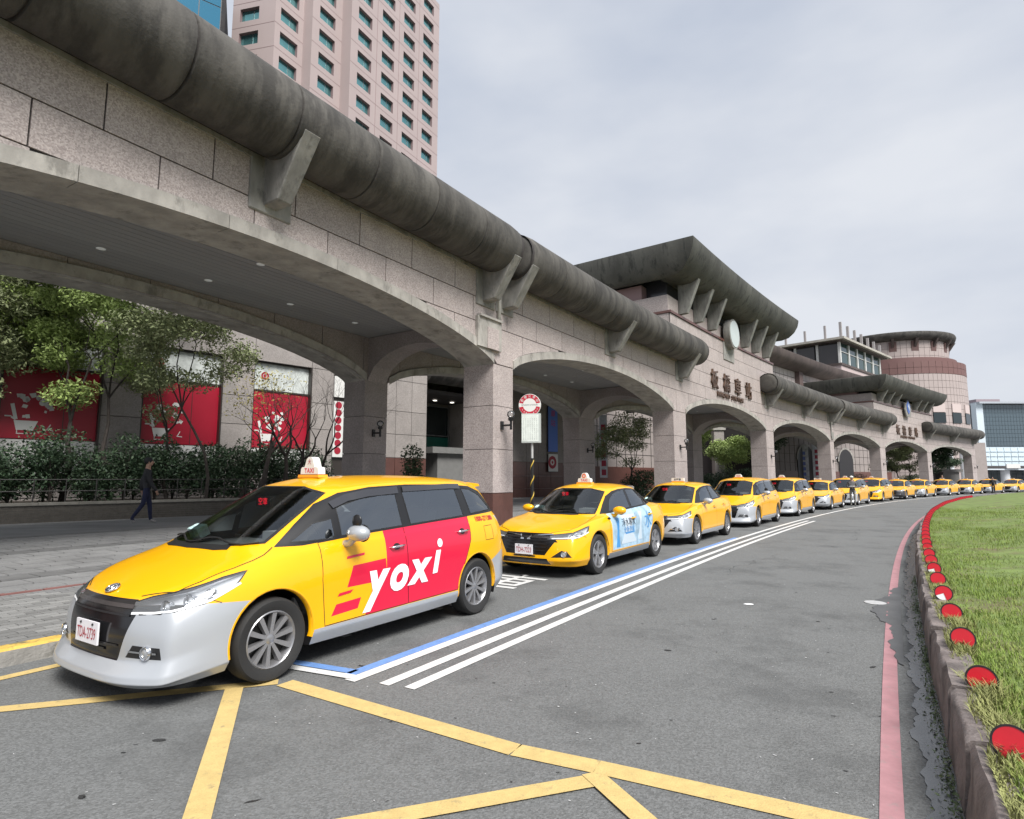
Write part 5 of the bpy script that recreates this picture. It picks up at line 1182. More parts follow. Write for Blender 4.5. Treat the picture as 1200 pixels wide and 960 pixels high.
for a, b in zip(edges[:-1], edges[1:]):
    for z0, z1 in zip(zed[:-1], zed[1:]):
        if inwin(a, b, z0, z1): continue
        if z1 > 9.1 and not (-3 < a < 12): continue
        q = MB(); bbox(q, a+.012, b-.012, -.36, 0, z0+.012, z1-.012); q.build('wall_panel', GRD if z1 <= 2.61 and a > 13.3 else STW, store)
for wi, (a, b) in enumerate(wins):
    w_ = thing('window', None, None, B((a+b)/2, 0, 1.7), wcs=True); w_.parent = store; w_.location = B((a+b)/2, 0, 1.7)-B(5, 0, 0)
    base = B((a+b)/2, 0, 1.7)
    def bl(nm, m, boxes):
        q = MB()
        for bx in boxes: bbox(q, *bx)
        q.v = [tuple(Vector(v)-base) for v in q.v]; me = q.mesh(nm, m); bm = bmesh.new(); bm.from_mesh(me); bmesh.ops.recalc_face_normals(bm, faces=bm.faces); bm.to_mesh(me); bm.free(); return obj(nm, me, w_)
    bl('sill_panel', PWH, [(a+.06, b-.06, -.30, -.22, 1.72, 2.84)]); bl('poster', RPO, [(a+.06, b-.06, -.30, -.20, 2.87, 5.32)]); bl('transom_panel', mat('white_transom', (.50, .53, .51), .4, var=.25, vs_=4), [(a+.06, b-.06, -.30, -.22, 5.38, 6.55)])
    bl('frame', FRB, [(a, a+.06, -.3, -.1, 1.7, 6.6), (b-.06, b, -.3, .05, 1.7, 6.6), (a, b, -.3, -.15, 6.54, 6.6), (a, b, -.3, -.16, 5.31, 5.38), ((a+b)/2+.35, (a+b)/2+.37, -.2, -.19, 2.9, 5.3)])
    # shopping basket pictogram with scattered goods
    q = MB(); x0, z0 = (a+.35, 3.05)
    P2 = lambda pts: q.add([B(x0+x, -.192, z0+z) for x, z in pts], [tuple(range(len(pts)))])
    P2([(.16, .10), (.60, .10), (.72, .42), (.08, .42)]); P2([(.0, .50), (.02, .55), (.14, .48), (.12, .42)]); P2([(-.16, .53), (.0, .53), (.02, .57), (-.16, .57)]); P2([(.18, -.03), (.58, -.03), (.58, 0), (.18, 0)]); P2([(.17, -.03), (.20, -.03), (.20, .10), (.17, .10)]); P2([(.55, -.03), (.58, -.03), (.58, .10), (.55, .10)])
    P2([(.08, .46), (.18, .46), (.06, .98), (-.04, .95)])
    rs = random.Random(wi)
    for _ in range(16):
        x, z, r = rs.uniform(.1, 1.15), rs.uniform(.55, 1.35), rs.uniform(.05, .11); n_ = rs.choice([4, 4, 5, 7]); ph = rs.random()*6
        if (x-.6)**2+(z-.95)**2 > .35: continue
        P2([(x+math.cos(2*PI*i/n_+ph)*r*rs.uniform(.7, 1.3), z+math.sin(2*PI*i/n_+ph)*r) for i in range(n_)])
    P2([(.95, .12), (1.15, .10), (1.15, .13), (.95, .15)]); P2([(.95, .12), (.98, .12), (1.08, .32), (1.05, .33)])
    q.v = [tuple(Vector(v)-base) for v in q.v]; me = q.mesh('basket_picture', PWH); obj('basket_picture', me, w_)
    q = MB(); 
    for i in range(12):
        pass
    for r0, r1, mm in ((.10, .17, RPO), (0, .07, RPO)):
        n = 20; c_ = (a+.55, 6.0); vs = [B(c_[0]+math.cos(2*PI*i/n)*r, -.21, c_[1]+math.sin(2*PI*i/n)*r) for i in range(n) for r in (max(r0, .001), r1)]; q.add(vs, [(2*i, 2*i+1, 2*((i+1) % n)+1, 2*((i+1) % n)) for i in range(n)])
    q.v = [tuple(Vector(v)-base) for v in q.v]; obj('round_logo', q.mesh('round_logo', RPO), w_)
# tenant board
tb = thing('tenant_board', 'tall white notice board with a column of dark red circles left of the inner pillar', 'sign', B(12.55, -.1, 2.6), wcs=True)
q = MB(); bbox(q, 11.83, 13.27, -.25, -.08, 2.55, 5.2); q.build('board', PWH, tb); q = MB(); bbox(q, 11.80, 13.3, -.3, -.2, 1.7, 6.55); q.build('back_panel', FRB, tb)
q = MB(); bbox(q, 11.83, 13.27, -.25, -.09, 5.4, 6.4); q.build('upper_board', PWH, tb)
for i in range(7):
    q = MB(); q.add([B(12.08+math.cos(2*PI*j/14)*.17, -.07, 2.85+i*.36+math.sin(2*PI*j/14)*.17) for j in range(14)], [tuple(range(14))]); q.build('red_circle', mat('dark_red_print', (.30, .012, .03), .5), tb)
q = MB(); q.add([B(12.9+math.cos(2*PI*j/14)*.2, -.075, 5.9+math.sin(2*PI*j/14)*.2) for j in range(14)], [tuple(range(14))]); q.build('red_circle', MATS['dark_red_print'], tb)
for i in range(14):
    text_on('board_lettering', ['精品服飾', '美食廣場', '生活百貨', '咖啡', '書店', '鞋包', '超市'][i % 7], .14, lambda x, y, t, i=i: B(12.35+x, -.07, 2.75+i*.175+y)-B(12.55, -.1, 2.6), mat('grey_print', (.08, .08, .09), .6), tb, align='LEFT')
# glazed entrance in the recess
q = MB(); bbox(q, 17.3, 23, -4.95, -4.9, .2, 6.2); q.build('entrance_glass', mat('dark_shop_glass', (.012, .018, .018), .06, spec=.8), store)
q = MB(); bbox(q, 17.3, 23, -4.85, -4.8, 3.2, 4.2, 0); bbox(q, 17.35, 19.5, -4.75, -4.7, .9, 3.0, 1)
for t in (17.4, 19.2, 21.0, 22.9): bbox(q, t-.03, t+.03, -4.85, -4.74, .2, 6.2, 2)
for z in (3.1, 4.3, 6.2): bbox(q, 17.3, 23, -4.86, -4.76, z-.03, z+.03, 2)
q.build('entrance_frame', [mat('green_fascia', (.006, .09, .065), .35), mat('dim_interior', (.02, .02, .022), .5), mat('steel_frame', (.22, .22, .22), .4, .6)], store)
q = MB(); bbox(q, 19.4, 21.6, -2.6, -1.6, .15, 3.0); bbox(q, 18.8, 22.2, -2.9, -1.3, 3.0, 3.35); q.build('stone_pier', mat('grey_stone_pier', (.16, .16, .155), .6, var=.1), store)
for t in (18.0, 19.3, 20.6, 22.0):
    q = MB(); q.lathe([(0, 0), (.13, 0)], B(t, -3.4, 6.35), 'z', 14); q.build('entrance_light', mat('warm_downlight', (1, .95, .85), .5, emit=3), store)
q = MB(); bbox(q, 18.2, 19.3, -4.7, -4.68, 4.7, 5.1); q.build('lit_shop_sign', mat('amber_glow', (.9, .35, .08), .5, emit=.35), store)
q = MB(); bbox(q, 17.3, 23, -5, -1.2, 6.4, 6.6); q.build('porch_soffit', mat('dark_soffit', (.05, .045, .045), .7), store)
q = MB(); q.tube([B(17.6, -.6, 7.6), B(23, -.6, 7.6)], .75, 20); q.build('porch_eave', EAV, store, smooth=50)
# hanging banners beyond
def banner(name, lab, t, w_, z0, z1, m, txt=None, tm=None, d=.12):
    o = thing(name, lab, 'banner', B(t, d, z0), wcs=True); q = MB(); bbox(q, t-w_/2, t+w_/2, d, d+.03, z0, z1); q.build('panel', m, o)
    q = MB(); bbox(q, t-w_/2-.03, t+w_/2+.03, d-.03, d, z0-.03, z1+.03); q.build('frame', FRB, o)
    if txt:
        for i, ch in enumerate(txt): text_on('banner_lettering', ch, .5, lambda x, y, t_, i=i: B(t+x, d+.036, z1-.5-i*.62+y)-B(t, d, z0), tm or WHT, o)
    return o
banner('wall_banner', 'tall blue vertical banner on the stone wall right of the round bus sign', 27.8, .95, 3.3, 6.3, mat('blue_banner', (.10, .20, .62), .5), '車站', mat('red_print', (.5, .03, .08), .5))
o = banner('wall_banner', 'small white poster with a red ring below the blue banner', 27.8, .95, 2.0, 3.15, PWH)
q = MB(); n = 24; q.add([B(27.7+math.cos(2*PI*i/n)*r, .155, 2.6+math.sin(2*PI*i/n)*r) for i in range(n) for r in (.2, .42)], [(2*i, 2*i+1, 2*((i+1) % n)+1, 2*((i+1) % n)) for i in range(n)]); q.add([B(27.7+math.cos(2*PI*i/n)*.1, .156, 2.6+math.sin(2*PI*i/n)*.1) for i in range(n)], [tuple(range(n))]); q.build('red_ring', MATS['dark_red_print'], o)
banner('wall_banner', 'white sign panel on the wall above the blue banner', 27.8, .95, 6.4, 7.4, PWH, '站', mat('grey_print', (.08, .08, .09), .6))
# planter
pl = thing('planter_wall', 'long low brick planter wall with a stone capping in front of the hedge', 'planter', (-10.7, 17.8, 0), wcs=True)
PA, PB = Vector((-22, 6.2, 0)), Vector((-6.9, 22.3, 0)); pd = (PB-PA).normalized(); pn = Vector((pd.y, -pd.x, 0)); PLn = (PB-PA).length
BRI = mat('dark_brick', (.11, .10, .085), .85, rnd=.25, var=.2, vs_=8)
q = MB(); w_ = lambda t, d, z: PA+pd*t+pn*d+Vector((0, 0, z))
def pbox(q, t0, t1, d0, d1, z0, z1, k=0): q.hexa([w_(t0, d1, z0), w_(t1, d1, z0), w_(t1, d0, z0), w_(t0, d0, z0), w_(t0, d1, z1), w_(t1, d1, z1), w_(t1, d0, z1), w_(t0, d0, z1)], k)
pbox(q, 0, PLn, -.22, -.01, .2, .84); q.build('mortar_core', mat('mortar', (.15, .145, .13), .9), pl)
q = MB()
for r in range(7):
    t = (.11 if r % 2 else 0)
    while t < PLn-.2: pbox(q, t+.005, t+.215, -.05, random.uniform(-.003, .003), .36+r*.066, .36+r*.066+.058); t += .22
tag(q.build('brickwork', BRI, pl), kind='stuff')
t = 0
while t < PLn: q = MB(); pbox(q, t+.004, min(t+.9, PLn)-.004, -.30, .03, .83, .90); q.build('capping_stone', mat('pale_capping', (.24, .23, .20), .8, rnd=.12, var=.2), pl); t += .9
q = MB(); q.add([w_(0, -.2, .82), w_(PLn, -.2, .82), w_(PLn, -6, .82), w_(0, -6, .82)], [(0, 1, 2, 3)]); tag(q.build('planter_soil', SOIL), kind='structure')
q = MB()
for i in range(30): 
    t = 1.2+i*.72; q.tube([w_(t, -.45, .8), w_(t, -.45, 1.55)], .018, 5)
for z in (1.2, 1.52): q.tube([w_(.5, -.45, z), w_(PLn-.3, -.45, z)], .016, 5)
q.build('rail', mat('dull_rail', (.03, .028, .026), .6), pl)
# plants
LFD = mat('dark_shrub_leaf', (.035, .066, .034), .55, var=.45, vs_=1.6, sp=.6, sps=7, spc=(.09, .13, .06), spec=.4)
LFM = mat('mid_leaf', (.25, .33, .10), .55, var=.45, vs_=1.1, sp=.5, sps=5, spc=(.20, .26, .09), spec=.35)
LFG = mat('grey_green_leaf', (.24, .28, .14), .6, var=.45, vs_=1.2, sp=.6, sps=6, spc=(.22, .22, .12), spec=.3)
BARK = mat('dark_bark', (.045, .037, .032), .9, var=.35, vs_=8, bump=.8, bs=20)
def ell(n, c, r, shell=.35):
    P = []
    c = Vector(c)
    for _ in range(n):
        v = Vector(rng.normal(size=3)).normalized(); q = (shell+(1-shell)*random.random())**.6
        P.append(c+Vector((v.x*r[0], v.y*r[1], v.z*r[2]))*q)
    return P
def shrub(x, y, z, w_, h, lab, n=1500, m=LFD, size=.055, grp='dark green shrubs in the brick planter'):
    t = thing('shrub', lab, 'shrub', (x, y, z), random.random()*6, grp); P = []
    for i in range(9):
        a = random.random()*6.3; r = random.random()*w_*.35; P += ell(n//9, (math.cos(a)*r, math.sin(a)*r, h*random.uniform(.22, .78)), (w_*.36, w_*.36, h*.26))
    P = [p for p in P if p.z > .02]; leafmass(P, size, 'foliage', m, .3, t)
    b = MB()
    for i in range(7):
        a = random.random()*6.3; b.tube([(0, 0, 0), (math.cos(a)*.1, math.sin(a)*.1, h*.4), (math.cos(a)*w_*.3, math.sin(a)*w_*.3, h*.75)], [.025, .018, .008], 5)
    b.build('stem', BARK, t); return t
def tree(x, y, z, h, spread, lab, nl=9000, m=LFM, size=.06, seed=0, trunk=.08, bare=False, fork=.35, dens=1.0, grp=None, cl=.5):
    R_ = random.Random(seed); t = thing('tree', lab, 'tree', (x, y, z), 0, grp); b = MB(); tips = []
    def grow(p, d, ln, r, lv):
        n = 4; pts = [p]; rs = [r]; q = p.copy(); dd = d.copy()
        for i in range(n):
            dd = (dd+Vector((R_.gauss(0, .16), R_.gauss(0, .16), R_.gauss(.04, .10)))).normalized(); q = q+dd*ln/n; pts.append(q.copy()); rs.append(r*(1-.45*(i+1)/n))
        b.tube(pts, rs, 6 if lv < 2 else 4, cap=False)
        if lv >= (5 if bare else 4): tips.append((q.copy(), lv)); return
        for k in range(R_.choice((2, 3)) if lv else 3):
            a = R_.uniform(0, 2*PI); sp_ = R_.uniform(.35, .85)*(spread if lv == 0 else 1); o_ = dd.orthogonal().normalized(); o_.rotate(Matrix.Rotation(a, 3, dd)); nd = (dd+o_*sp_+Vector((0, 0, .1))).normalized()
            grow(pts[-1], nd, ln*R_.uniform(.62, .82), rs[-1]*.8, lv+1)
            if lv >= 1 and R_.random() < .5: tips.append((pts[2].copy(), lv))
    grow(Vector((0, 0, 0)), Vector((R_.uniform(-.15, .15), R_.uniform(-.15, .15), 1)).normalized(), h*fork, trunk, 0)
    b.build('trunk', BARK, t, smooth=50)
    if nl:
        P = []; per = max(3, nl//max(1, len(tips)))
        for p, lv in tips:
            if R_.random() > dens: continue
            P += ell(per, p, (cl*.9, cl*.9, cl*.55), .1)
        leafmass(P, size, 'crown', m, .25, t)
    return t
shl = ['round dark shrub at the far left of the planter', 'dark shrub below the first red poster', 'tall dark shrub between the first two posters', 'leafy shrub just behind the walking person', 'dense shrub right of the walking person', 'shrub with pale new leaves under the second poster', 'broad dark shrub below the third poster', 'low dark shrub near the tenant board', 'dark shrub at the right end of the planter', 'dark shrub behind the first taxi roof light']
for i in range(17):
    t = 7.5+i*.92; lab = shl[min(9, max(0, int((i-1)*.62)))] if i % 2 else 'dark leafy shrub forming part of the hedge in the planter'
    p = w_(t, -1.15-random.uniform(0, .5), .8); shrub(p.x, p.y, p.z, random.uniform(1.45, 1.9), random.uniform(1.7, 2.3), lab, 3200)
for i in range(12):
    t = 8+i*1.2; p = w_(t, -2.7, .8); shrub(p.x, p.y, p.z, 1.9, random.uniform(1.7, 2.2), 'dark leafy shrub forming part of the hedge in the planter', 1000)
def WT(u, y): return (u-600)/690*y
tree(WT(78, 18.3), 18.3, .8, 7.4, 1.0, 'spreading green tree with a forked dark trunk in front of the first poster', 26000, LFM, .062, 11, .10, fork=.34, cl=.75, grp='small trees in the planter')
tree(WT(-20, 17.2), 17.2, .8, 7.6, 1.1, 'leafy green tree at the left edge of the court', 24000, LFG, .062, 5, .10, fork=.34, cl=.8, grp='small trees in the planter')
tree(WT(200, 19.6), 19.6, .8, 6.9, 1.1, 'thin grey-green tree with sparse leaves before the second poster', 17000, LFG, .055, 21, .07, fork=.33, cl=.75, dens=.95, grp='small trees in the planter')
tree(WT(135, 18.6), 18.6, .8, 8.2, .9, 'leafy tree whose crown fills the space under the big arch', 22000, LFM, .058, 31, .07, fork=.42, cl=.8, grp='small trees in the planter')
tree(WT(245, 19.4), 19.4, .8, 7.6, 1.0, 'leafy tree with a thin trunk at the right of the second poster', 15000, LFG, .055, 33, .06, fork=.42, cl=.75, grp='small trees in the planter')
tree(WT(25, 19.5), 19.5, .8, 8.4, 1.2, 'tall leafy tree crowding the left of the big arch', 24000, LFM, .062, 37, .09, fork=.42, cl=.85, grp='small trees in the planter')
tree(WT(305, 20.2), 20.2, .8, 5.6, 1.0, 'bare tree with tangled dark branches left of the third poster', 0, LFM, .05, 8, .12, True, .30, grp='bare winter trees in the planter')
tree(WT(336, 21.2), 21.2, .8, 5.2, 1.0, 'nearly bare tree with a few yellow leaves before the third poster', 260, mat('yellow_leaf', (.30, .26, .07), .6), .05, 17, .11, True, .30, grp='bare winter trees in the planter')
tree(WT(378, 22.6), 22.6, .8, 5.4, .8, 'slender bare tree beside the tenant board', 0, LFM, .05, 29, .08, True, .32, grp='bare winter trees in the planter')
tree(WT(285, 20.8), 20.8, .8, 5.0, 1.1, 'dark bare tree low between the second and third posters', 0, LFM, .05, 51, .10, True, .30, grp='bare winter trees in the planter')
tree(WT(352, 20.4), 20.4, .8, 5.2, 1.2, 'wide bare tree crossing the third poster', 0, LFM, .05, 52, .10, True, .28, grp='bare winter trees in the planter')
shrub(-4.05, 23.8, .3, 1.1, 2.6, 'conical green potted bush beside the inner pillar', 1800, mat('potted_leaf', (.05, .085, .035), .5, var=.4, vs_=2), .06, 'single bushes')
# ---- court and hall behind arches three to seven
hall = thing('station_hall', 'long stone station hall with arched doorways behind the arcade', 'building', F(45, -15, 0), wcs=True)
def hw(nm, m, s0, s1, o, z0, z1, th=.4):
    q = MB(); S = srange(s0, s1, 2); vs = []
    for s in S: vs += [F(s, o, z0), F(s, o, z1), F(s, o-th, z1), F(s, o-th, z0)]
    n = len(S); q.add(vs, [(4*i+j, 4*i+4+j, 4*i+4+(j+1) % 4, 4*i+(j+1) % 4) for i in range(n-1) for j in range(4)]+[(0, 1, 2, 3), (4*n-1, 4*n-2, 4*n-3, 4*n-4)]); return q.build(nm, m, hall)
HSH = mat('hall_stone', (.30, .265, .25), .7, var=.1, vs_=1, sp=.4, sps=20, spc=(.2, .17, .16), voro=True)
hw('hall_wall', HSH, 23, 112, -15.5, 2.6, 9.5); hw('red_plinth', GRD, 23, 112, -15.4, 0, 2.6)
q = MB()
for s in srange(23, 112, 1.5): q.hexa([F(s-.015, -15.46, 2.6), F(s+.015, -15.46, 2.6), F(s+.015, -15.5, 2.6), F(s-.015, -15.5, 2.6), F(s-.015, -15.46, 9.5), F(s+.015, -15.46, 9.5), F(s+.015, -15.5, 9.5), F(s-.015, -15.5, 9.5)])
for z in (3.8, 5, 6.2, 7.4, 8.6):
    for a, b in zip(srange(23, 112, 2)[:-1], srange(23, 112, 2)[1:]): q.hexa([F(a, -15.465, z), F(b, -15.465, z), F(b, -15.5, z), F(a, -15.5, z), F(a, -15.465, z+.03), F(b, -15.465, z+.03), F(b, -15.5, z+.03), F(a, -15.5, z+.03)])
q.build('wall_joint', GRJ, hall, fix=False)
def UY(u, y, z=0): return Vector(((u-600)/690*y, y, z))
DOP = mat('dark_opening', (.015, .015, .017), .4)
for sc_, w2 in ((54, 2.2), (61, 2.2), (79, 2.6), (92, 2.4)):     # arched openings in the hall wall
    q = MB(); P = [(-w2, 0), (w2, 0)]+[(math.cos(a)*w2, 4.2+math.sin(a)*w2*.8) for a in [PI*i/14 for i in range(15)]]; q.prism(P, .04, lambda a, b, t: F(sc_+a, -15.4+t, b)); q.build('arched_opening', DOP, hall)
    q = MB(); vs = []
    for i in range(15): a = PI*i/14; vs += [F(sc_+math.cos(a)*rr, -15.33, 4.2+math.sin(a)*rr*.82) for rr in (w2, w2+.35)]
    q.add(vs, [(2*i, 2*i+1, 2*i+3, 2*i+2) for i in range(14)]); q.build('opening_trim', CON, hall)
SGN = mat('pale_sign_panel', (.55, .56, .60), .5, var=.3, vs_=2)
for i, (u, y, z0, z1, w2) in enumerate(((707, 45, 1.6, 6.4, .28), (912, 88, 1.0, 7.4, .75), (937, 86, 1.0, 6.3, 1.15), (958, 88, 1.0, 6.8, .9), (981, 96, 1.0, 6.2, .5))):
    c = UY(u, y, z0); o_ = thing('sign_panel', ['narrow tall white and red banner seen through the second arch', 'narrow tall white sign panel at the left of the fourth arch', 'white lettered sign panel in the middle of the fourth arch', 'patterned white sign panel at the right of the fourth arch', 'narrow pale sign panel at the left of the fifth arch'][i], 'sign', c, 0)
    q = MB(); q.box((0, 0, (z1-z0)/2), (w2*2, .1, z1-z0)); q.build('panel', SGN, o_)
    q = MB()
    for k_ in range(6): q.box((0, -.06, .4+k_*(z1-z0)/7), (w2*1.2, .02, (z1-z0)/11))
    tag(q.build('panel_lettering', [mat('red_panel_print', (.35, .03, .06), .6)] if i != 2 else [mat('blue_panel_print', (.15, .2, .5), .6)], o_), kind='stuff')
def ubox(nm, m, u, y, w_, dpt, z0, z1): c = UY(u, y); q = MB(); q.box((c.x, c.y, (z0+z1)/2), (w_, dpt, z1-z0)); return q.build(nm, m, hall)
ubox('teal_glazing', mat('teal_glass', (.01, .05, .055), .08, spec=.8), 1101, 103, 2.4, .3, 0, 8)
ubox('stone_wing', HSH, 1120, 108, 10, 1, 0, 8); ubox('stone_wing', HSH, 1090, 108, 6, 1, 0, 8)
for u, y in ((1112, 100), (1127, 101)): c = UY(u, y); q = MB(); q.tube([c, c+Vector((0, 0, 7.4))], .45, 16); q.build('white_column', mat('white_column_paint', (.62, .64, .66), .5), hall, smooth=50)
ubox('grey_kiosk', mat('grey_kiosk_stone', (.17, .165, .16), .6), 1106, 90, 2.4, 2, 0, 2.5); ubox('kiosk_top', MATS['grey_kiosk_stone'], 1106, 90, 3.2, 2.6, 2.5, 2.9)
def utree(u, y, *a, **k): tree((u-600)/690*y, y, .2, *a, **k)
utree(855, 57, 6.6, 1.2, 'bright leafy tree in the court seen through the portal arch', 15000, LFM, .085, 41, .1, fork=.28, cl=.95, grp='court trees')
utree(884, 61, 6.8, 1.1, 'dark leafy tree at the right of the portal arch', 11000, LFD, .09, 42, .1, fork=.3, cl=.9, grp='court trees')
utree(742, 42, 6.0, 1.0, 'pale leafy tree seen through the right side of the second arch', 10000, LFG, .07, 43, .1, fork=.32, cl=.8, grp='court trees')
utree(809, 50, 6.6, .8, 'slim green tree visible just right of the second pillar', 8000, LFM, .075, 44, .07, fork=.34, cl=.7, grp='court trees')
utree(1050, 84, 8, 1.1, 'tangled olive tree at the left of the far portal arch', 11000, LFG, .11, 45, .12, fork=.28, cl=1.0, grp='court trees')
utree(1066, 88, 8.2, 1.1, 'olive tree filling the middle of the far portal arch', 11000, LFG, .11, 47, .12, fork=.28, cl=1.0, grp='court trees')
utree(1080, 86, 7.5, 1.1, 'dark tree at the right of the far portal arch', 10000, LFD, .11, 46, .12, fork=.28, cl=1.0, grp='court trees')
q = thing('stone_column', 'plain pale stone column standing in the court behind the portal', 'column', UY(841, 60), 0)
m_ = MB(); m_.box((0, 0, 3.2), (1.0, 1.0, 6.4)); m_.build('shaft', STW, q); m_ = MB(); m_.box((0, 0, 6.55), (1.3, 1.3, .3)); m_.build('cap', CON, q)
for i, (u, y, h, lab) in enumerate(((828, 52, 1.9, 'dark shrub at the left foot of the portal arch trees'), (850, 52, 2.2, 'dark shrub under the bright court tree'), (872, 54, 2.3, 'dark shrub at the right of the portal arch'), (1000, 78, 2.0, 'green shrub seen through the fifth arch'), (1052, 80, 1.9, 'low pale green shrub in the far portal'), (1066, 80, 2.0, 'rounded shrub in the middle of the far portal'), (745, 38, 1.9, 'shrub seen through the right side of the second arch'), (812, 46, 2.0, 'dark shrub below the slim tree by the second pillar'))):
    shrub((u-600)/690*y, y, .2, 2.6, h, lab, 2400, LFD if i != 4 else LFM, .08, 'court shrubs')
# ================================================================ larger buildings behind
def rect_frame(C, hdg):
    d = Vector((math.sin(hdg), math.cos(hdg), 0)); r = Vector((math.cos(hdg), -math.sin(hdg), 0)); return d, r
PNK = mat('pink_tile_facade', (.36, .295, .285), .6, var=.05, vs_=.15, rnd=.03); PJN = mat('facade_joint', (.22, .15, .15), .8)
TWG = mat('teal_window_glass', (.13, .33, .34), .05, spec=.9, metal=.7, var=.2, vs_=.2)
tw = thing('hotel_tower', 'tall pink tiled high-rise with a grid of teal windows behind the arcade', 'tower', (-20, 80, 0), wcs=True)
d, r = rect_frame(None, rad(28)); TB = Vector((-20, 80, 0))
C1 = Vector((-20.8, 76, 0)); FH = 3.3; NF = 27
def vq(mb, p, dirv, w_, z0, z1, k=0): mb.add([p+Vector((0, 0, z0)), p+dirv*w_+Vector((0, 0, z0)), p+dirv*w_+Vector((0, 0, z1)), p+Vector((0, 0, z1))], [(0, 1, 2, 3)], k)
# one window: deep reveal, pane, mullion; shared by every opening
def winmesh(ww, wh, dep):
    b = MB(); f = lambda a, o, z: (a, -o, z)       # local x along wall, -y inward
    X, Z = ww/2, wh/2
    P = [(-X, 0, -Z), (X, 0, -Z), (X, 0, Z), (-X, 0, Z), (-X, dep, -Z), (X, dep, -Z), (X, dep, Z), (-X, dep, Z)]
    b.add(P, [(0, 1, 5, 4), (1, 2, 6, 5), (2, 3, 7, 6), (3, 0, 4, 7)], 0)
    b.box((X*.25, dep-.03, 0), (.06, .06, wh), k=1); b.box((0, dep-.03, -Z+.04), (ww, .06, .08), k=1)
    g_ = MB(); g_.add([(-X, dep, -Z), (X, dep, -Z), (X, dep, Z), (-X, dep, Z)], [(0, 1, 2, 3)])
    return b.mesh('window', [PJN, mat('steel_frame', (.22, .22, .22), .4, .6)]), g_.mesh('pane', TWG)
wm, gm = winmesh(2.75, 1.75, .45)
def wallwin(P0, dirv, cols, colw, wz0, z0f, z1f, first=0, gap0=0, gap1=0, ww=2.75, wh=1.75):
    """facade of cells colw wide starting at P0; each cell has one window"""
    nrm = Vector((dirv.y, -dirv.x, 0)); total = gap0+cols*colw+gap1; mb = MB(); jb = MB()
    if gap0: vq(mb, P0, dirv, gap0, z0f, z1f)
    if gap1: vq(mb, P0+dirv*(gap0+cols*colw), dirv, gap1, z0f, z1f)
    nfl = int((z1f-z0f)/FH)
    for c in range(cols):
        p = P0+dirv*(gap0+c*colw); a = (colw-ww)/2
        vq(mb, p, dirv, a, z0f, z1f); vq(mb, p+dirv*(a+ww), dirv, a, z0f, z1f); zz = z0f
        for f_ in range(nfl):
            zc = wz0+f_*FH
            if zc+wh/2 > z1f: break
            vq(mb, p+dirv*a, dirv, ww, zz, zc-wh/2); zz = zc+wh/2
            o = obj('window', wm, tw); o.location = p+dirv*(colw/2)+Vector((0, 0, zc))-TB; o.rotation_euler = (0, 0, math.atan2(dirv.y, dirv.x)); g2 = obj('pane', gm, o)
        vq(mb, p+dirv*a, dirv, ww, zz, z1f)
        if c: jb.box(p+nrm*.0+Vector((0, 0, (z0f+z1f)/2)), (.05, .05, z1f-z0f))
    for f_ in range(nfl+1):
        z = wz0-FH/2+f_*FH
        if z > z0f+.2 and z < z1f: 
            q = P0+dirv*total/2+Vector((0, 0, z)); jb.box(q, (total, .03, .05), Matrix.Rotation(math.atan2(dirv.y, dirv.x), 3, 'Z'))
    mb.build('facade', PNK, tw, fix=False); jb.build('facade_joint', PJN, tw)
Z0, Z1 = 26.4, 26.4+FH*16.8; W0 = 29.8
lft = -r
# main section
P = C1-d*2.45; wallwin(P, d, 4, 4.9, W0, Z0, Z1, gap0=.3, gap1=.5)
mb = MB(); vq(mb, P-r*0, -r, 1.7, Z0, Z1); mb.build('facade', PNK, tw, fix=False)
P2 = P-r*1.7-d*5.2; wallwin(P2, d, 1, 4.6, W0, Z0, Z1, gap0=.3, gap1=.3)
mb = MB(); vq(mb, P2, -r, 1.6, Z0, Z1); mb.build('facade', PNK, tw, fix=False)
P3 = P2-r*1.6-d*4.4; wallwin(P3, d, 1, 4.1, W0, Z0, Z1, gap0=.15, gap1=.15)
P4 = P3+Vector((-6.0, 1.4, 0)); dv4 = (P3-P4).normalized(); wallwin(P4, dv4, 1, 3.9, W0, Z0, Z1, gap0=.5, gap1=(P3-P4).length-4.4)
# hidden faces, roof and body so the tower is solid
e = P+d*20.4; mb = MB(); vq(mb, e, -r, 26, Z0, Z1); vq(mb, P4, Vector((-.3, .95, 0)), 34, Z0, Z1); mb.build('facade', PNK, tw, fix=False)
mb = MB(); ring = [P, P-r*1.7, P2, P2-r*1.6, P3, P4, P4+Vector((-.3, .95, 0))*34, e-r*26, e]; mb.add([q+Vector((0, 0, Z1)) for q in ring], [tuple(range(len(ring)))]); mb.build('roof', CON, tw)
mb = MB(); mb.add([q+Vector((0, 0, z)) for z in (0, Z0+.01) for q in ring], [(i, (i+1) % 9, 9+(i+1) % 9, 9+i) for i in range(9)]); mb.build('podium', PNK, tw)
gt = thing('glass_annex', 'dark blue glass block beside the pink high-rise at the top left', 'building', (-38, 72, 0), wcs=True)
mb = MB(); A_ = Vector((-32.9, 60.9, 0)); dd = Vector((-.80, -.6, 0))
for i in range(6):
    for j in range(19): q = A_+dd*(i*2.2+.05); mb.add([q+Vector((0, 0, j*3.2+.06)), q+dd*2.1+Vector((0, 0, j*3.2+.06)), q+dd*2.1+Vector((0, 0, j*3.2+3.14)), q+Vector((0, 0, j*3.2+3.14))], [(0, 1, 2, 3)])
tag(mb.build('glass_panes', mat('blue_curtain_glass', (.03, .16, .26), .05, spec=.9, metal=.3), gt, fix=False), kind='stuff')
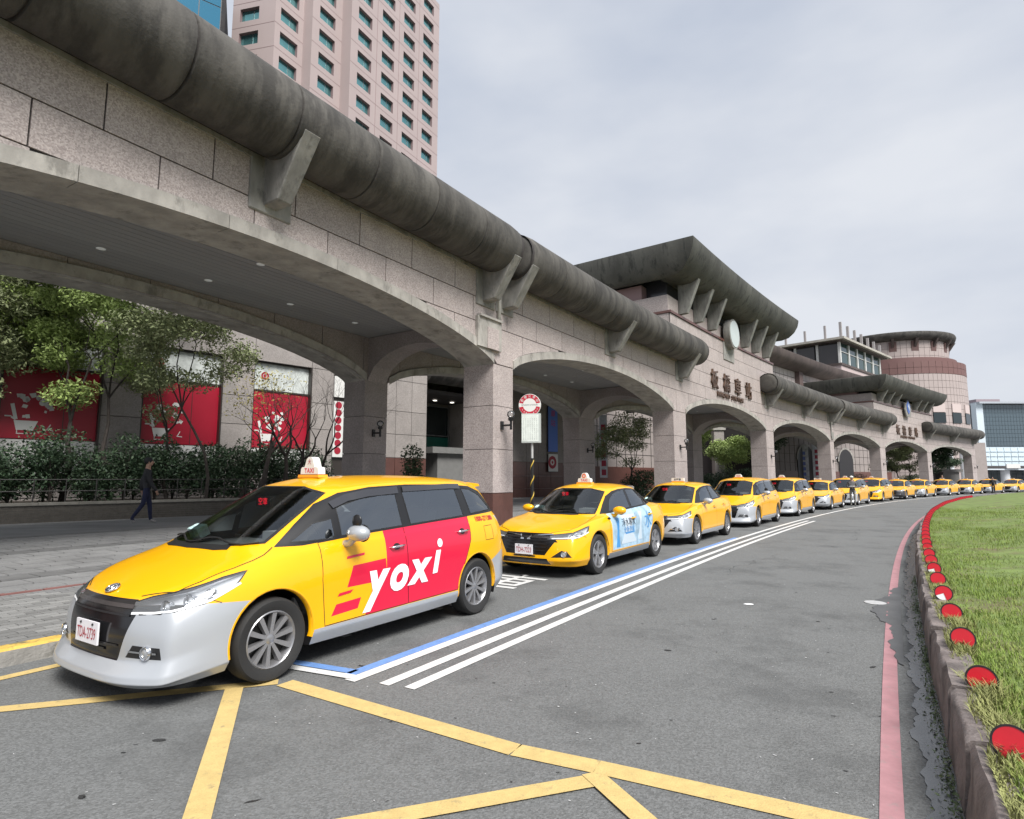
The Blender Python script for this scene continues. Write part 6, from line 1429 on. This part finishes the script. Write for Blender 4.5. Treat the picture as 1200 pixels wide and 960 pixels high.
mb = MB(); bk = Vector((-.4, .9, 0))*18; o0 = Vector((0, .06, 0)); q = A_+dd*13.2; mb.hexa([A_+o0, q+o0, q+bk, A_+bk, A_+o0+Vector((0, 0, 60.8)), q+o0+Vector((0, 0, 60.8)), q+bk+Vector((0, 0, 60.8)), A_+bk+Vector((0, 0, 60.8))]); mb.build('frame', mat('dark_mullion', (.03, .035, .04), .5), gt)
# ---- second storey with curved eave behind the arcade
sh = thing('upper_hall', 'curved upper storey with gridded stone and a dark sloping eave behind the round beams', 'building', F(62, -8, 0), wcs=True)
mb = MB(); S = srange(46, 82, 2); vs = []
for s in S: vs += [F(s, -7.2, 9), F(s, -7.2, 13.6), F(s, -20, 13.6)]
mb.add(vs, [(3*i+j, 3*i+3+j, 3*i+4+j, 3*i+1+j) for i in range(len(S)-1) for j in range(2)]); mb.add([F(46, -7.2, 0), F(46, -20, 0), F(46, -20, 13.6), F(46, -7.2, 13.6)], [(0, 1, 2, 3)]); mb.build('wall', GRJ, sh, fix=False)
s = 46; k_ = 0
while s < 80:
    for z0 in (10.4, 11.2, 12.0, 12.8):
        q = MB(); blk(q, s+.03, s+1.02, -7.12, -7.2, z0+.03, z0+.77); q.build('wall_panel', mat('pale_gridded_stone', (.40, .36, .35), .6, rnd=.05), sh); k_ += 1
    s += 1.05
for s in (58, 66.5, 75): q = MB(); blk(q, s-.5, s+.5, -6.6, -7.2, 9, 13.7); q.build('dark_pier', mat('dark_pier_stone', (.10, .07, .065), .7), sh)
q = MB(); S = srange(44, 84, 1.6); vs = []; pr = [(-7.6, 13.5), (-6.6, 13.5), (-5.9, 13.75), (-5.5, 14.2), (-5.45, 14.8), (-5.7, 14.95), (-9, 15.1)]
for s in S:
    for o, z in pr: vs.append(F(s, o, z))
n = len(pr); q.add(vs, [(n*i+j, n*i+j+1, n*(i+1)+j+1, n*(i+1)+j) for i in range(len(S)-1) for j in range(n-1)]+[tuple(range(n))]); q.build('dark_eave', mat('brown_dark_eave', (.085, .065, .06), .7, var=.3, vs_=.8, stretch=(1, 1, .3), wear=.5, wcol=(.03, .025, .025), wsc=2, wlo=.5), sh, smooth=50, fix=False)
# ---- glass penthouse with posts
ph = thing('rooftop_pavilion', 'flat-roofed glazed pavilion with white posts and dark green panes on the roof', 'pavilion', (44.3, 78, 0), wcs=True)
Cc = Vector((44.3, 78, 0)); e1 = Vector((.74, .67, 0)).normalized(); e2 = Vector((-.707, .707, 0))
def pb(nm, m, a0, a1, b0, b1, z0, z1):
    q = MB(); f = lambda a, b, z: Cc+e1*a+e2*b+Vector((0, 0, z)); q.hexa([f(a0, b0, z0), f(a1, b0, z0), f(a1, b1, z0), f(a0, b1, z0), f(a0, b0, z1), f(a1, b0, z1), f(a1, b1, z1), f(a0, b1, z1)]); return q.build(nm, m, ph)
PG = mat('dark_green_glass', (.008, .035, .03), .06, spec=.9); PW = mat('white_post_paint', (.58, .58, .56), .5, var=.15, vs_=2)
pb('base_slab', mat('pale_pink_slab', (.45, .37, .36), .6), 0, 17, 0, 9, 15.6, 16.7); pb('slab_edge', MATS['brown_dark_eave'], -.15, 17.15, -.15, 9.2, 16.7, 17.0); pb('core', mat('dim_interior', (.02, .02, .022), .5), .4, 16.6, .5, 8.6, 17, 20.1)
for i in range(5): pb('glass_panel', PG, .25+i*3.3, 3.3+i*3.3, .1, .2, 17.05, 19.9)
for i in range(3): pb('glass_panel', mat('brown_glass', (.045, .04, .04), .1), .1, .2, .3+i*3, 3.05+i*3, 17.05, 19.9)
for i in range(6): pb('post', PW, i*3.3-.15, i*3.3+.2, -.05, .25, 17, 20.0)
for i in range(1, 4): pb('post', PW, -.05, .25, i*2.9-.15, i*2.9+.15, 17, 20.0)
for i in range(5): pb('rail', PW, i*3.3+.1, i*3.3+3.3, .0, .08, 18.6, 18.68)
pb('roof_slab', mat('pale_roof_edge', (.36, .34, .30), .7, var=.2, vs_=1), -1.4, 19, -1.0, 10.4, 20.0, 20.3); pb('roof_core', MATS['brown_dark_eave'], -.8, 18, -.6, 9.8, 19.85, 20.0)
for i in range(7): pb('roof_post', mat('grey_roof_post', (.30, .28, .28), .6), i*2.7, i*2.7+.28, -.3, 0, 20.3, 22.6-.12*i)
for i in range(4): pb('roof_post', MATS['grey_roof_post'], -.5, -.25, i*2.6+1.5, i*2.6+1.75, 20.3, 22.3-.3*i)
P_ = []
for i in range(7): P_ += ell(170, Cc+e2*(5+i*.55)+e1*(-1.4)+Vector((0, 0, 16.9+random.random()*.9)), (.9, .9, .8))
t = thing('roof_plants', 'bushy yellow-green plants growing on the roof edge beside the pavilion', 'plants', Cc+e2*7, 0); P_ = [p-(Cc+e2*7) for p in P_]; leafmass(P_, .14, 'foliage', mat('olive_leaf', (.20, .21, .07), .7, var=.4, vs_=1), .3, t)
b = MB(); P2_ = []
for i in range(14):
    x, h = random.uniform(-1, 8), random.uniform(2, 4.2); p0 = e2*x+e1*(-2)+Vector((0, 0, 15)); b.tube([p0, p0+Vector((random.uniform(-.4, .4), 0, h))], .03, 4); P2_ += ell(9, p0+Vector((0, 0, h)), (.3, .3, .3))
b.build('stem', BARK, t)
leafmass(P2_, .11, 'foliage', LFG, .3, t)
# ---- round tower
rt = thing('round_tower', 'large round pink stone tower with a dark disc roof and a dark red band', 'tower', (74.5, 115, 0), wcs=True)
CT = Vector((74.5, 115, 0)); TSN = mat('tower_stone', (.36, .305, .29), .65, rnd=.04, var=.06, vs_=.4); 
def cyl(nm, m, R, z0, z1, R2=None, n=72, prof=None):
    q = MB(); q.lathe(prof or [(0, z0), (R, z0), (R2 or R, z1), (0, z1)], CT, 'z', n); return q.build(nm, m, rt, smooth=40)
cyl('drum', mat('tower_joint', (.14, .11, .105), .9), 12.1, 0, 22.1); cyl('upper_drum', MATS['tower_joint'], 9.8, 20, 27.0)
def drumpanels(R, z0, z1, dz, da, m, nm):
    q = MB(); nn_ = int(2*PI/da)
    for i in range(nn_):
        a = i*2*PI/nn_; v = Vector((math.cos(a), math.sin(a), 0))
        if v.dot(-CT.normalized()) < -.25: continue
        z = z0
        while z < z1-.05:
            zt = min(z1, z+dz); a1 = a+.025/R; a2 = a+2*PI/nn_-.025/R; P = []
            for rr in (R, R-.08):
                for aa, zz in ((a1, z+.025), (a2, z+.025), (a2, zt-.025), (a1, zt-.025)): P.append(CT+Vector((math.cos(aa)*rr, math.sin(aa)*rr, zz)))
            q.add(P, [(0, 1, 2, 3), (0, 4, 5, 1), (1, 5, 6, 2), (2, 6, 7, 3), (3, 7, 4, 0)]); z = zt
    tag(q.build(nm, m, rt, fix=False), kind='stuff')
drumpanels(12.2, 0, 20.0, 1.25, .065, TSN, 'stone_cladding'); drumpanels(12.25, 20.0, 22.3, 1.15, .10, mat('dark_red_band_stone', (.15, .078, .072), .6), 'red_band'); drumpanels(9.9, 22.3, 26.6, 1.45, .10, TSN, 'upper_cladding')
cyl('red_parapet', mat('dark_red_band_stone', (.19, .085, .08), .6), 11.0, 22.2, 23.2)
q = MB(); q.lathe([(9.2, 26.5), (10.3, 26.6), (11.0, 27.1), (11.2, 27.7), (11.1, 28.0), (10.6, 28.1), (0, 28.3)], CT, 'z', 72); q.build('disc_roof', EAV, rt, smooth=50)
ca = math.atan2(-CT.y, -CT.x)
for i in range(-4, 5):
    a = ca+i*.36+.1; v = Vector((math.cos(a), math.sin(a), 0)); tt = Vector((-v.y, v.x, 0)); q = MB(); c_ = CT+v*9.9
    q.hexa([c_-tt*.6+Vector((0, 0, 24.6)), c_+tt*.6+Vector((0, 0, 24.6)), c_+tt*.6-v*.3+Vector((0, 0, 24.6)), c_-tt*.6-v*.3+Vector((0, 0, 24.6)), c_-tt*.6+v*.25+Vector((0, 0, 26.4)), c_+tt*.6+v*.25+Vector((0, 0, 26.4)), c_+tt*.6-v*.3+Vector((0, 0, 26.4)), c_-tt*.6-v*.3+Vector((0, 0, 26.4))]); q.build('slot_window', mat('slot_shadow_stone', (.12, .07, .065), .7), rt)
    q = MB(); q.hexa([c_-tt*.2+v*.2+Vector((0, 0, 25.4)), c_+tt*.2+v*.2+Vector((0, 0, 25.4)), c_+tt*.2+Vector((0, 0, 25.4)), c_-tt*.2+Vector((0, 0, 25.4)), c_-tt*.2+v*1.1+Vector((0, 0, 26.8)), c_+tt*.2+v*1.1+Vector((0, 0, 26.8)), c_+tt*.2+Vector((0, 0, 26.8)), c_-tt*.2+Vector((0, 0, 26.8))]); q.build('roof_corbel', MATS['brown_dark_eave'], rt)
for i in range(-1, 5):
    a = ca+i*.30+.02; v = Vector((math.cos(a), math.sin(a), 0)); tt = Vector((-v.y, v.x, 0)); c_ = CT+v*12.0
    for nm, z0, z1, m in (('window', 11.2, 13.0, mat('dark_window', (.02, .03, .035), .08)), ('pale_panel', 13.1, 14.6, mat('window_head_stone', (.50, .42, .40), .6))):
        q = MB(); q.hexa([c_-tt*1.1+v*.32+Vector((0, 0, z0)), c_+tt*1.1+v*.32+Vector((0, 0, z0)), c_+tt*1.1+Vector((0, 0, z0)), c_-tt*1.1+Vector((0, 0, z0)), c_-tt*1.1+v*.32+Vector((0, 0, z1)), c_+tt*1.1+v*.32+Vector((0, 0, z1)), c_+tt*1.1+Vector((0, 0, z1)), c_-tt*1.1+Vector((0, 0, z1))]); q.build(nm, m, rt)
# ---- far glass buildings at the right
fg = thing('glass_office', 'distant blue glass office block above the pale glass concourse', 'building', (182, 225, 0), wcs=True)
FG = mat('blue_office_glass', (.07, .10, .12), .1, spec=.8); FW_ = mat('pale_office_frame', (.52, .58, .62), .5)
def fb(nm, m, x0, x1, y0, y1, z0, z1, par=fg): q = MB(); q.box(((x0+x1)/2, (y0+y1)/2, (z0+z1)/2), (x1-x0, y1-y0, z1-z0)); return q.build(nm, m, par)
fb('block', mat('dark_mullion', (.03, .035, .04), .5), 175.6, 193, 220.2, 245, 0, 29.2)
q = MB()
for i in range(14):
    for j in range(11): x0 = 177+i*1.13; q.add([(x0+.04, 220.0, 12+j*1.55), (x0+1.09, 220.0, 12+j*1.55), (x0+1.09, 220.0, 13.47+j*1.55), (x0+.04, 220.0, 13.47+j*1.55)], [(0, 1, 2, 3)])
tag(q.build('glass_panes', FG, fg, fix=False), kind='stuff')
fb('white_pier', FW_, 174.2, 176.8, 219.6, 222, 0, 29.6); fb('roof_canopy', mat('pale_roof_plane', (.35, .37, .40), .5), 174.5, 196, 218, 240, 29.3, 30.0); fb('plant_room', mat('mauve_plant_room', (.25, .20, .22), .7), 176.5, 185.5, 222, 236, 30, 31.4)
cg = thing('glass_concourse', 'pale glass and steel concourse with a white round column at the far right', 'building', (150, 170, 0), wcs=True)
PGL = mat('pale_glass', (.48, .57, .62), .15, spec=.6)
fb('frame', mat('pale_steel', (.55, .60, .64), .4), 124, 190, 165.2, 200, 4.9, 10.2, cg)
q = MB()
for i in range(34):
    for j in range(4): x0 = 124+i*1.95; q.add([(x0+.06, 164.9, 5+j*1.3), (x0+1.89, 164.9, 5+j*1.3), (x0+1.89, 165.1+.0, 6.25+j*1.3), (x0+.06, 165.1, 6.25+j*1.3)], [(0, 1, 2, 3)])
tag(q.build('glass_panes', PGL, cg, fix=False), kind='stuff')
fb('canopy_edge', mat('dark_soffit', (.05, .045, .045), .7), 124, 190, 162, 200, 4.35, 4.85, cg); fb('canopy', mat('pale_steel', (.55, .60, .64), .4), 124, 190, 158, 165, 3.75, 4.1, cg)
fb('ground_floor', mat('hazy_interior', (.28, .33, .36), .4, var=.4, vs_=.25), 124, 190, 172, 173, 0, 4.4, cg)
q = MB(); q.tube([(133.2, 160, 0), (133.2, 160, 3.8)], 1.05, 20); q.build('white_column', mat('white_column_paint', (.62, .64, .66), .5), cg, smooth=50)
fb('white_board', PWH, 131.8, 135.4, 157.5, 157.8, 4.2, 5.3, cg)
q = MB()
for i in range(18): q.box((125+i*1.8, 171.9, 2.2), (.12, .1, 4.4))
for z in (1.1, 2.2, 3.3): q.box((157, 171.8, z), (66, .1, .12))
q.build('mullion', FW_, cg)
fb('far_podium', mat('pale_steel', (.55, .60, .64), .4), 100, 126, 185, 190, 0, 8, cg)
for i in range(7):
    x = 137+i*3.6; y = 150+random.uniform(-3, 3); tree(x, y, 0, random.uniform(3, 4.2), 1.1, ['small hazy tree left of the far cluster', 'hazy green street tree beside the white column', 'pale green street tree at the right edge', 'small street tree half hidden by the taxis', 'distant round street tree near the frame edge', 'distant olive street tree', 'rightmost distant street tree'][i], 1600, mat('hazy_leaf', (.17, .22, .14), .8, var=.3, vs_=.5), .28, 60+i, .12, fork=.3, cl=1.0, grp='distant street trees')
# ================================================================ taxis in the rank
GRP = 'yellow taxis queued along the kerb'
LT = {}
t1, sk1, _ = build_taxi(MPV, 'silver and yellow people-carrier taxi with red door wrap lettered yoxi, first in the queue', GRP, wrap='red', plate='TDA-2739')
place_taxi(t1, -.5, MPV)
t2, _, _ = build_taxi(SED, 'all-yellow saloon taxi with pale blue adverts on its doors, second in the queue', GRP, wrap='blue', plate='TDH-7223', bump=YEL, mirror=YEL, skirt=mat('grey_sill', (.16, .17, .18), .5), nose='b', style='five', sign='round')
place_taxi(t2, 5.6, SED)
t3, _, _ = build_taxi(SED, 'yellow saloon taxi with silver bumper and plain doors directly behind the blue-advert taxi', GRP, plate='TDD-3162', sign='bar')
place_taxi(t3, 11.0, SED)
t4, _, _ = build_taxi(MPV, 'tall yellow taxi with silver nose and plain doors, fourth in the queue', GRP, plate='TDC-6081', sign='low', style='seven')
place_taxi(t4, 17.2, MPV)
index_kids()
def recol(root, names, m):
    for ch in [x for x in COL.objects if x.parent == root]:
        if ch.name.split('.')[0] in names:
            ch.material_slots[0].link = 'OBJECT'; ch.material_slots[0].material = m
DGB = mat('dark_grey_bumper', (.035, .035, .04), .4)
qs = [(t4, MPV, 23.7, 'boxy yellow taxi with dark windscreen and silver nose, fifth in the queue', None),
 (t3, SED, 30.3, 'yellow saloon taxi with pale windscreen just left of the standing person', None),
 (t4, MPV, 36.6, 'yellow people-carrier taxi partly hidden by the standing person', None),
 (t4, MPV, 43.8, 'fully yellow people-carrier taxi right of the standing person', YEL),
 (t3, SED, 50.2, 'yellow saloon taxi with a dark grey nose, ninth in the queue', DGB),
 (t3, SED, 56.9, 'yellow saloon taxi with silver nose in front of the far portal', None),
 (t3, SED, 64.0, 'yellow saloon taxi with silver nose before the last arch', None),
 (t3, SED, 70.6, 'far yellow saloon taxi with a head showing above its roof', None),
 (t3, SED, 77.0, 'far yellow saloon taxi beside the dark standing figure', None),
 (t3, SED, 84.0, 'yellow saloon taxi at the right edge of the photo', None),
 (t4, MPV, 91.0, 'last taxi, cut off by the right edge of the frame', None)]
for src, sp, s, lab, col in qs:
    c = copy_tree(src, None, ('number_plate',)); c['label'] = lab; place_taxi(c, s, sp, random.uniform(-.08, .08))
    if col: recol(c, ('front_bumper', 'rear_bumper', 'side_skirt'), col)
# small sticker on taxi four
# ================================================================ people
SKN = mat('skin', (.45, .27, .19), .6)
def skinmesh(name, pts, edges, rads, mats_, parent, colf=None, sub=1, root=0):
    me = bpy.data.meshes.new(name); me.from_pydata(pts, edges, []); o = bpy.data.objects.new(name, me); COL.objects.link(o)
    md = o.modifiers.new('k', 'SKIN'); sv = me.skin_vertices[0].data
    for i, r_ in enumerate(rads): sv[i].radius = r_ if isinstance(r_, tuple) else (r_, r_)
    sv[root].use_root = True; md.use_smooth_shade = True
    s2 = o.modifiers.new('s', 'SUBSURF'); s2.levels = sub
    dg = bpy.context.evaluated_depsgraph_get(); m2 = bpy.data.meshes.new_from_object(o.evaluated_get(dg)); bpy.data.objects.remove(o); m2.name = name
    m2.materials.clear()
    for q in mats_: m2.materials.append(q)
    if colf:
        for p in m2.polygons: p.material_index = colf(p.center)
    m2.polygons.foreach_set('use_smooth', [True]*len(m2.polygons)); return obj(name, m2, parent)
def person(lab, loc, rz, h, top, trs, shoe, hairm, hair='short', walk=0, arms='down', bag=False):
    k = h/1.72; t = thing('person', lab, 'person', loc, rz)     # faces local +x
    lf, rf = walk, -walk; S = lambda *p: tuple(c*k for c in p)
    def leg(s_, f):
        if f < 0:   # trailing leg: heel lifted
            return [S(.0, .09*s_, .90), S(.02, .095*s_, .50) if not walk else S(-.06, .095*s_, .52), S(-.30*abs(f)/.3-.0, .10*s_, .14) if walk else S(0, .10*s_, .09), S(-.22 if walk else .12, .10*s_, .05 if walk else .03)]
        return [S(.0, .09*s_, .90), S(.10 if walk else .01, .095*s_, .50), S(.14 if walk else 0, .10*s_, .09), S(.28 if walk else .14, .10*s_, .03)]
    LL, RL = leg(1, walk or .0), leg(-1, -walk if walk else 0)
    def arm(s_, mode, f=0):
        if mode == 'hold': return [S(0, .19*s_, 1.38), S(.03, .25*s_, 1.12), S(.22, .12*s_, 1.08), S(.28, .06*s_, 1.09)]
        return [S(0, .19*s_, 1.38), S(-.03+f*.5, .235*s_, 1.12), S(.06+f, .24*s_, .88), S(.09+f, .235*s_, .80)]
    LA, RA = arm(1, arms, -.16 if walk else 0), arm(-1, arms, .14 if walk else 0)
    pts = [S(0, 0, .95), S(0, 0, 1.14), S(0, 0, 1.36), S(.0, 0, 1.47), S(.02, 0, 1.56), S(.025, 0, 1.66)]; rads = [(.13, .105), (.13, .10), (.14, .095), (.055, .055), (.075, .085), (.07, .08)]
    ed = [(0, 1), (1, 2), (2, 3), (3, 4), (4, 5)]
    for L_, rr, at in ((LL, (.082, .062, .045, .038), 0), (RL, (.082, .062, .045, .038), 0), (LA, (.055, .045, .034, .035), 2), (RA, (.055, .045, .034, .035), 2)):
        b0 = len(pts); pts += L_; rads += [(a, a) for a in rr]; ed.append((at, b0)); ed += [(b0+i, b0+i+1) for i in range(3)]
    # hands: palm plus five short fingers and a thumb
    for hand in (LA[-1], RA[-1]):
        pass
    def col(c):
        z = c.z/k
        if z > 1.44: return 0
        if z < .10: return 2
        if z < .93 and abs(c.y) < .185*k: return 1
        return 3 if z > .86 or arms == 'hold' else 0
    skinmesh('body', pts, ed, [tuple(x*k for x in r_) for r_ in rads], [SKN, trs, shoe, top], t, col)
    # jacket shell
    jp = [S(0, 0, .90), S(0, 0, 1.12), S(0, 0, 1.36), S(0, 0, 1.45)]; jr = [(.165, .125), (.155, .118), (.16, .112), (.075, .075)]; je = [(0, 1), (1, 2), (2, 3)]
    for A in (LA, RA): b0 = len(jp); jp += A[:3]; jr += [(.068, .068), (.058, .058), (.046, .046)]; je += [(2, b0), (b0, b0+1), (b0+1, b0+2)]
    skinmesh('jacket', jp, je, [tuple(x*k for x in r_) for r_ in jr], [top], t)
    for A, s_ in ((LA, 1), (RA, -1)):
        p = Vector(A[3]); d = (p-Vector(A[2])).normalized(); sd = d.orthogonal().normalized(); b = MB()
        for i in range(4):
            f0 = p+sd*(i-1.5)*.018*k; b.tube([f0, f0+d*.04*k, f0+d*(.065-.008*abs(i-1.5))*k+d.cross(sd)*.015*k], [.008*k, .0075*k, .006*k], 5)
        b.tube([p-sd*.02*k, p-sd*.045*k+d*.02*k, p-sd*.05*k+d*.045*k], [.009*k, .008*k, .006*k], 5); b.build('fingers', SKN, t, smooth=True)
    b = MB(); hc = Vector(S(.012, 0, 1.645))
    if hair == 'short': b.sphere(hc+Vector((-.012*k, 0, .012*k)), .105*k, 1.02, .86, 1.02, 14)
    else: b.sphere(hc+Vector((0, 0, .02*k)), .112*k, 1.1, .95, .85, 14); b.lathe([(0, .0), (.15*k, -.01), (.15*k, .0)], hc+Vector((.04*k, 0, .03*k)), 'z', 16)
    b.v = [v for v in b.v]; ho = b.build('hair' if hair == 'short' else 'cap', hairm, t, smooth=True)
    f = MB(); f.sphere(Vector(S(.045, 0, 1.61)), .082*k, .95, .85, 1.15, 14); f.tube([Vector(S(.115, 0, 1.63)), Vector(S(.138, 0, 1.60))], [.010*k, .016*k], 6); f.build('face', SKN, t, smooth=True)
    f = MB()
    for s_ in (1, -1): f.sphere(Vector(S(.115, .03*s_, 1.635)), .010*k, n=8); f.sphere(Vector(S(.01, .082*s_, 1.615)), .02*k, .7, .4, 1.2, 8, k=1)
    f.box(Vector(S(.125, 0, 1.565)), (.006*k, .04*k, .008*k), k=2); f.build('facial_features', [INK, SKN, mat('lips', (.3, .1, .08), .6)], t, smooth=True)
    return t
JKT = mat('charcoal_jacket', (.028, .028, .032), .8, var=.25, vs_=5); JNS = mat('navy_jeans', (.012, .016, .05), .8, var=.3, vs_=6); HAIR = mat('black_hair', (.01, .01, .01), .6)
pA = person('pedestrian in dark jacket and navy jeans striding right beside the brick planter', (-9.75, 15.85, zsw(-9)), rad(35), 1.72, JKT, JNS, mat('pale_trainer', (.35, .33, .32), .6), HAIR, walk=.3)
q = M(35.0, .05, 0); person('person in pale cap and grey clothes standing beside the taxis on the white line', q, rad(-118), 1.66, mat('grey_vest', (.09, .09, .095), .8), mat('grey_trousers', (.15, .145, .13), .85, var=.2, vs_=6), mat('dark_shoe', (.03, .03, .03), .6), mat('pale_cap_cloth', (.62, .60, .55), .8), 'cap', 0, 'hold')
o = q+Vector((0, 0, 0)); pp = [x for x in COL.objects if x.get('label', '').startswith('person in pale cap')][0]
b = MB(); b.box((.33, 0, 1.09), (.20, .26, .015), Matrix.Rotation(rad(-20), 3, 'Y')); cb = b.build('paper_sheet', WHT); cb.location = q; cb.rotation_euler = (0, 0, rad(-118)); tag(cb, 'white sheet of paper held by the person in the pale cap', 'paper')
q = M(75.6, .3, 0); person('figure in black standing in front of the far taxis near the red discs', q, rad(-120), 1.68, mat('black_coat', (.015, .015, .018), .8), mat('black_trousers', (.014, .014, .016), .8), mat('dark_shoe', (.03, .03, .03), .6), HAIR)
q = M(73.0, -3.2, .15); person('person in dark clothes standing behind the far taxis, only the head visible', q, rad(-120), 1.72, mat('black_coat', (.015, .015, .018), .8), mat('black_trousers', (.014, .014, .016), .8), mat('dark_shoe', (.03, .03, .03), .6), HAIR)
# driver in the first taxi
# ================================================================ bus stop sign
bs_ = thing('bus_stop_sign', 'bus stop pole with round red and white sign over a pale timetable board', 'sign', (.55, 16.1, .2), rad(-8))
b = MB(); b.tube([(0, 0, -.1), (0, 0, 3.1)], .035, 10); b.build('pole', mat('galvanised_pole', (.45, .45, .44), .5, .3), bs_, smooth=50)
b = MB(); P = []
for i in range(46): a = i*.42; P.append((math.cos(a)*.036, math.sin(a)*.036, .5+i*.03))
b.tube(P, .016, 5); b.build('yellow_black_wrap', mat('yellow_tape', (.62, .42, .05), .5), bs_)
b = MB(); b.tube([(0, 0, .4), (0, 0, 1.9)], .042, 10); b.build('black_sleeve', BLK, bs_, smooth=50)
b = MB(); b.lathe([(0, -.04), (.30, -.04), (.31, -.02), (.31, .02), (.30, .04), (0, .04)], (-.06, 0, 3.36), 'y', 32); b.build('round_panel', PWH, bs_, smooth=40)
RSG = mat('sign_red', (.40, .01, .03), .4)
for a0, a1 in ((rad(12), rad(168)), (rad(192), rad(348))):
    b = MB(); n = 20; vs = []
    for i in range(n+1): a = a0+(a1-a0)*i/n; vs += [(-.06+math.cos(a)*rr, -.0415, 3.36+math.sin(a)*rr) for rr in (.185, .295)]
    b.add(vs, [(2*i, 2*i+1, 2*i+3, 2*i+2) for i in range(n)]); b.build('red_arc', RSG, bs_, fix=False)
text_on('sign_lettering', 'BANQIAO STATION', .05, lambda x, y, t: Vector((-.06+x, -.042, 3.36+y)), INK, bs_)
for j, txt in enumerate('板橋公車站'):
    a = rad(150-j*30); text_on('sign_lettering', txt, .085, lambda x, y, t, a=a: Vector((-.06+math.cos(a)*.24+x, -.044, 3.36+math.sin(a)*.24+y)), PWH, bs_)
for j, txt in enumerate('TAXI BUS'):
    a = rad(215+j*16.5); text_on('sign_lettering', txt, .06, lambda x, y, t, a=a: Vector((-.06+math.cos(a)*.24+x, -.044, 3.36+math.sin(a)*.24+y)), PWH, bs_) if txt != ' ' else None
b = MB(); b.box((-.02, 0, 2.72), (.52, .20, .80)); b.build('timetable_box', mat('grey_sign_box', (.42, .45, .43), .5), bs_)
b = MB(); b.box((-.04, -.104, 2.72), (.46, .006, .74)); b.build('timetable_face', mat('pale_timetable', (.60, .64, .60), .4, var=.12, vs_=6), bs_)
b = MB()
for i in range(7):
    for j in range(11): b.box((-.22+i*.06, -.109, 2.42+j*.055), (.006, .003, random.uniform(.02, .045)))
tag(b.build('timetable_print', mat('grey_print', (.08, .08, .09), .6), bs_), kind='stuff')
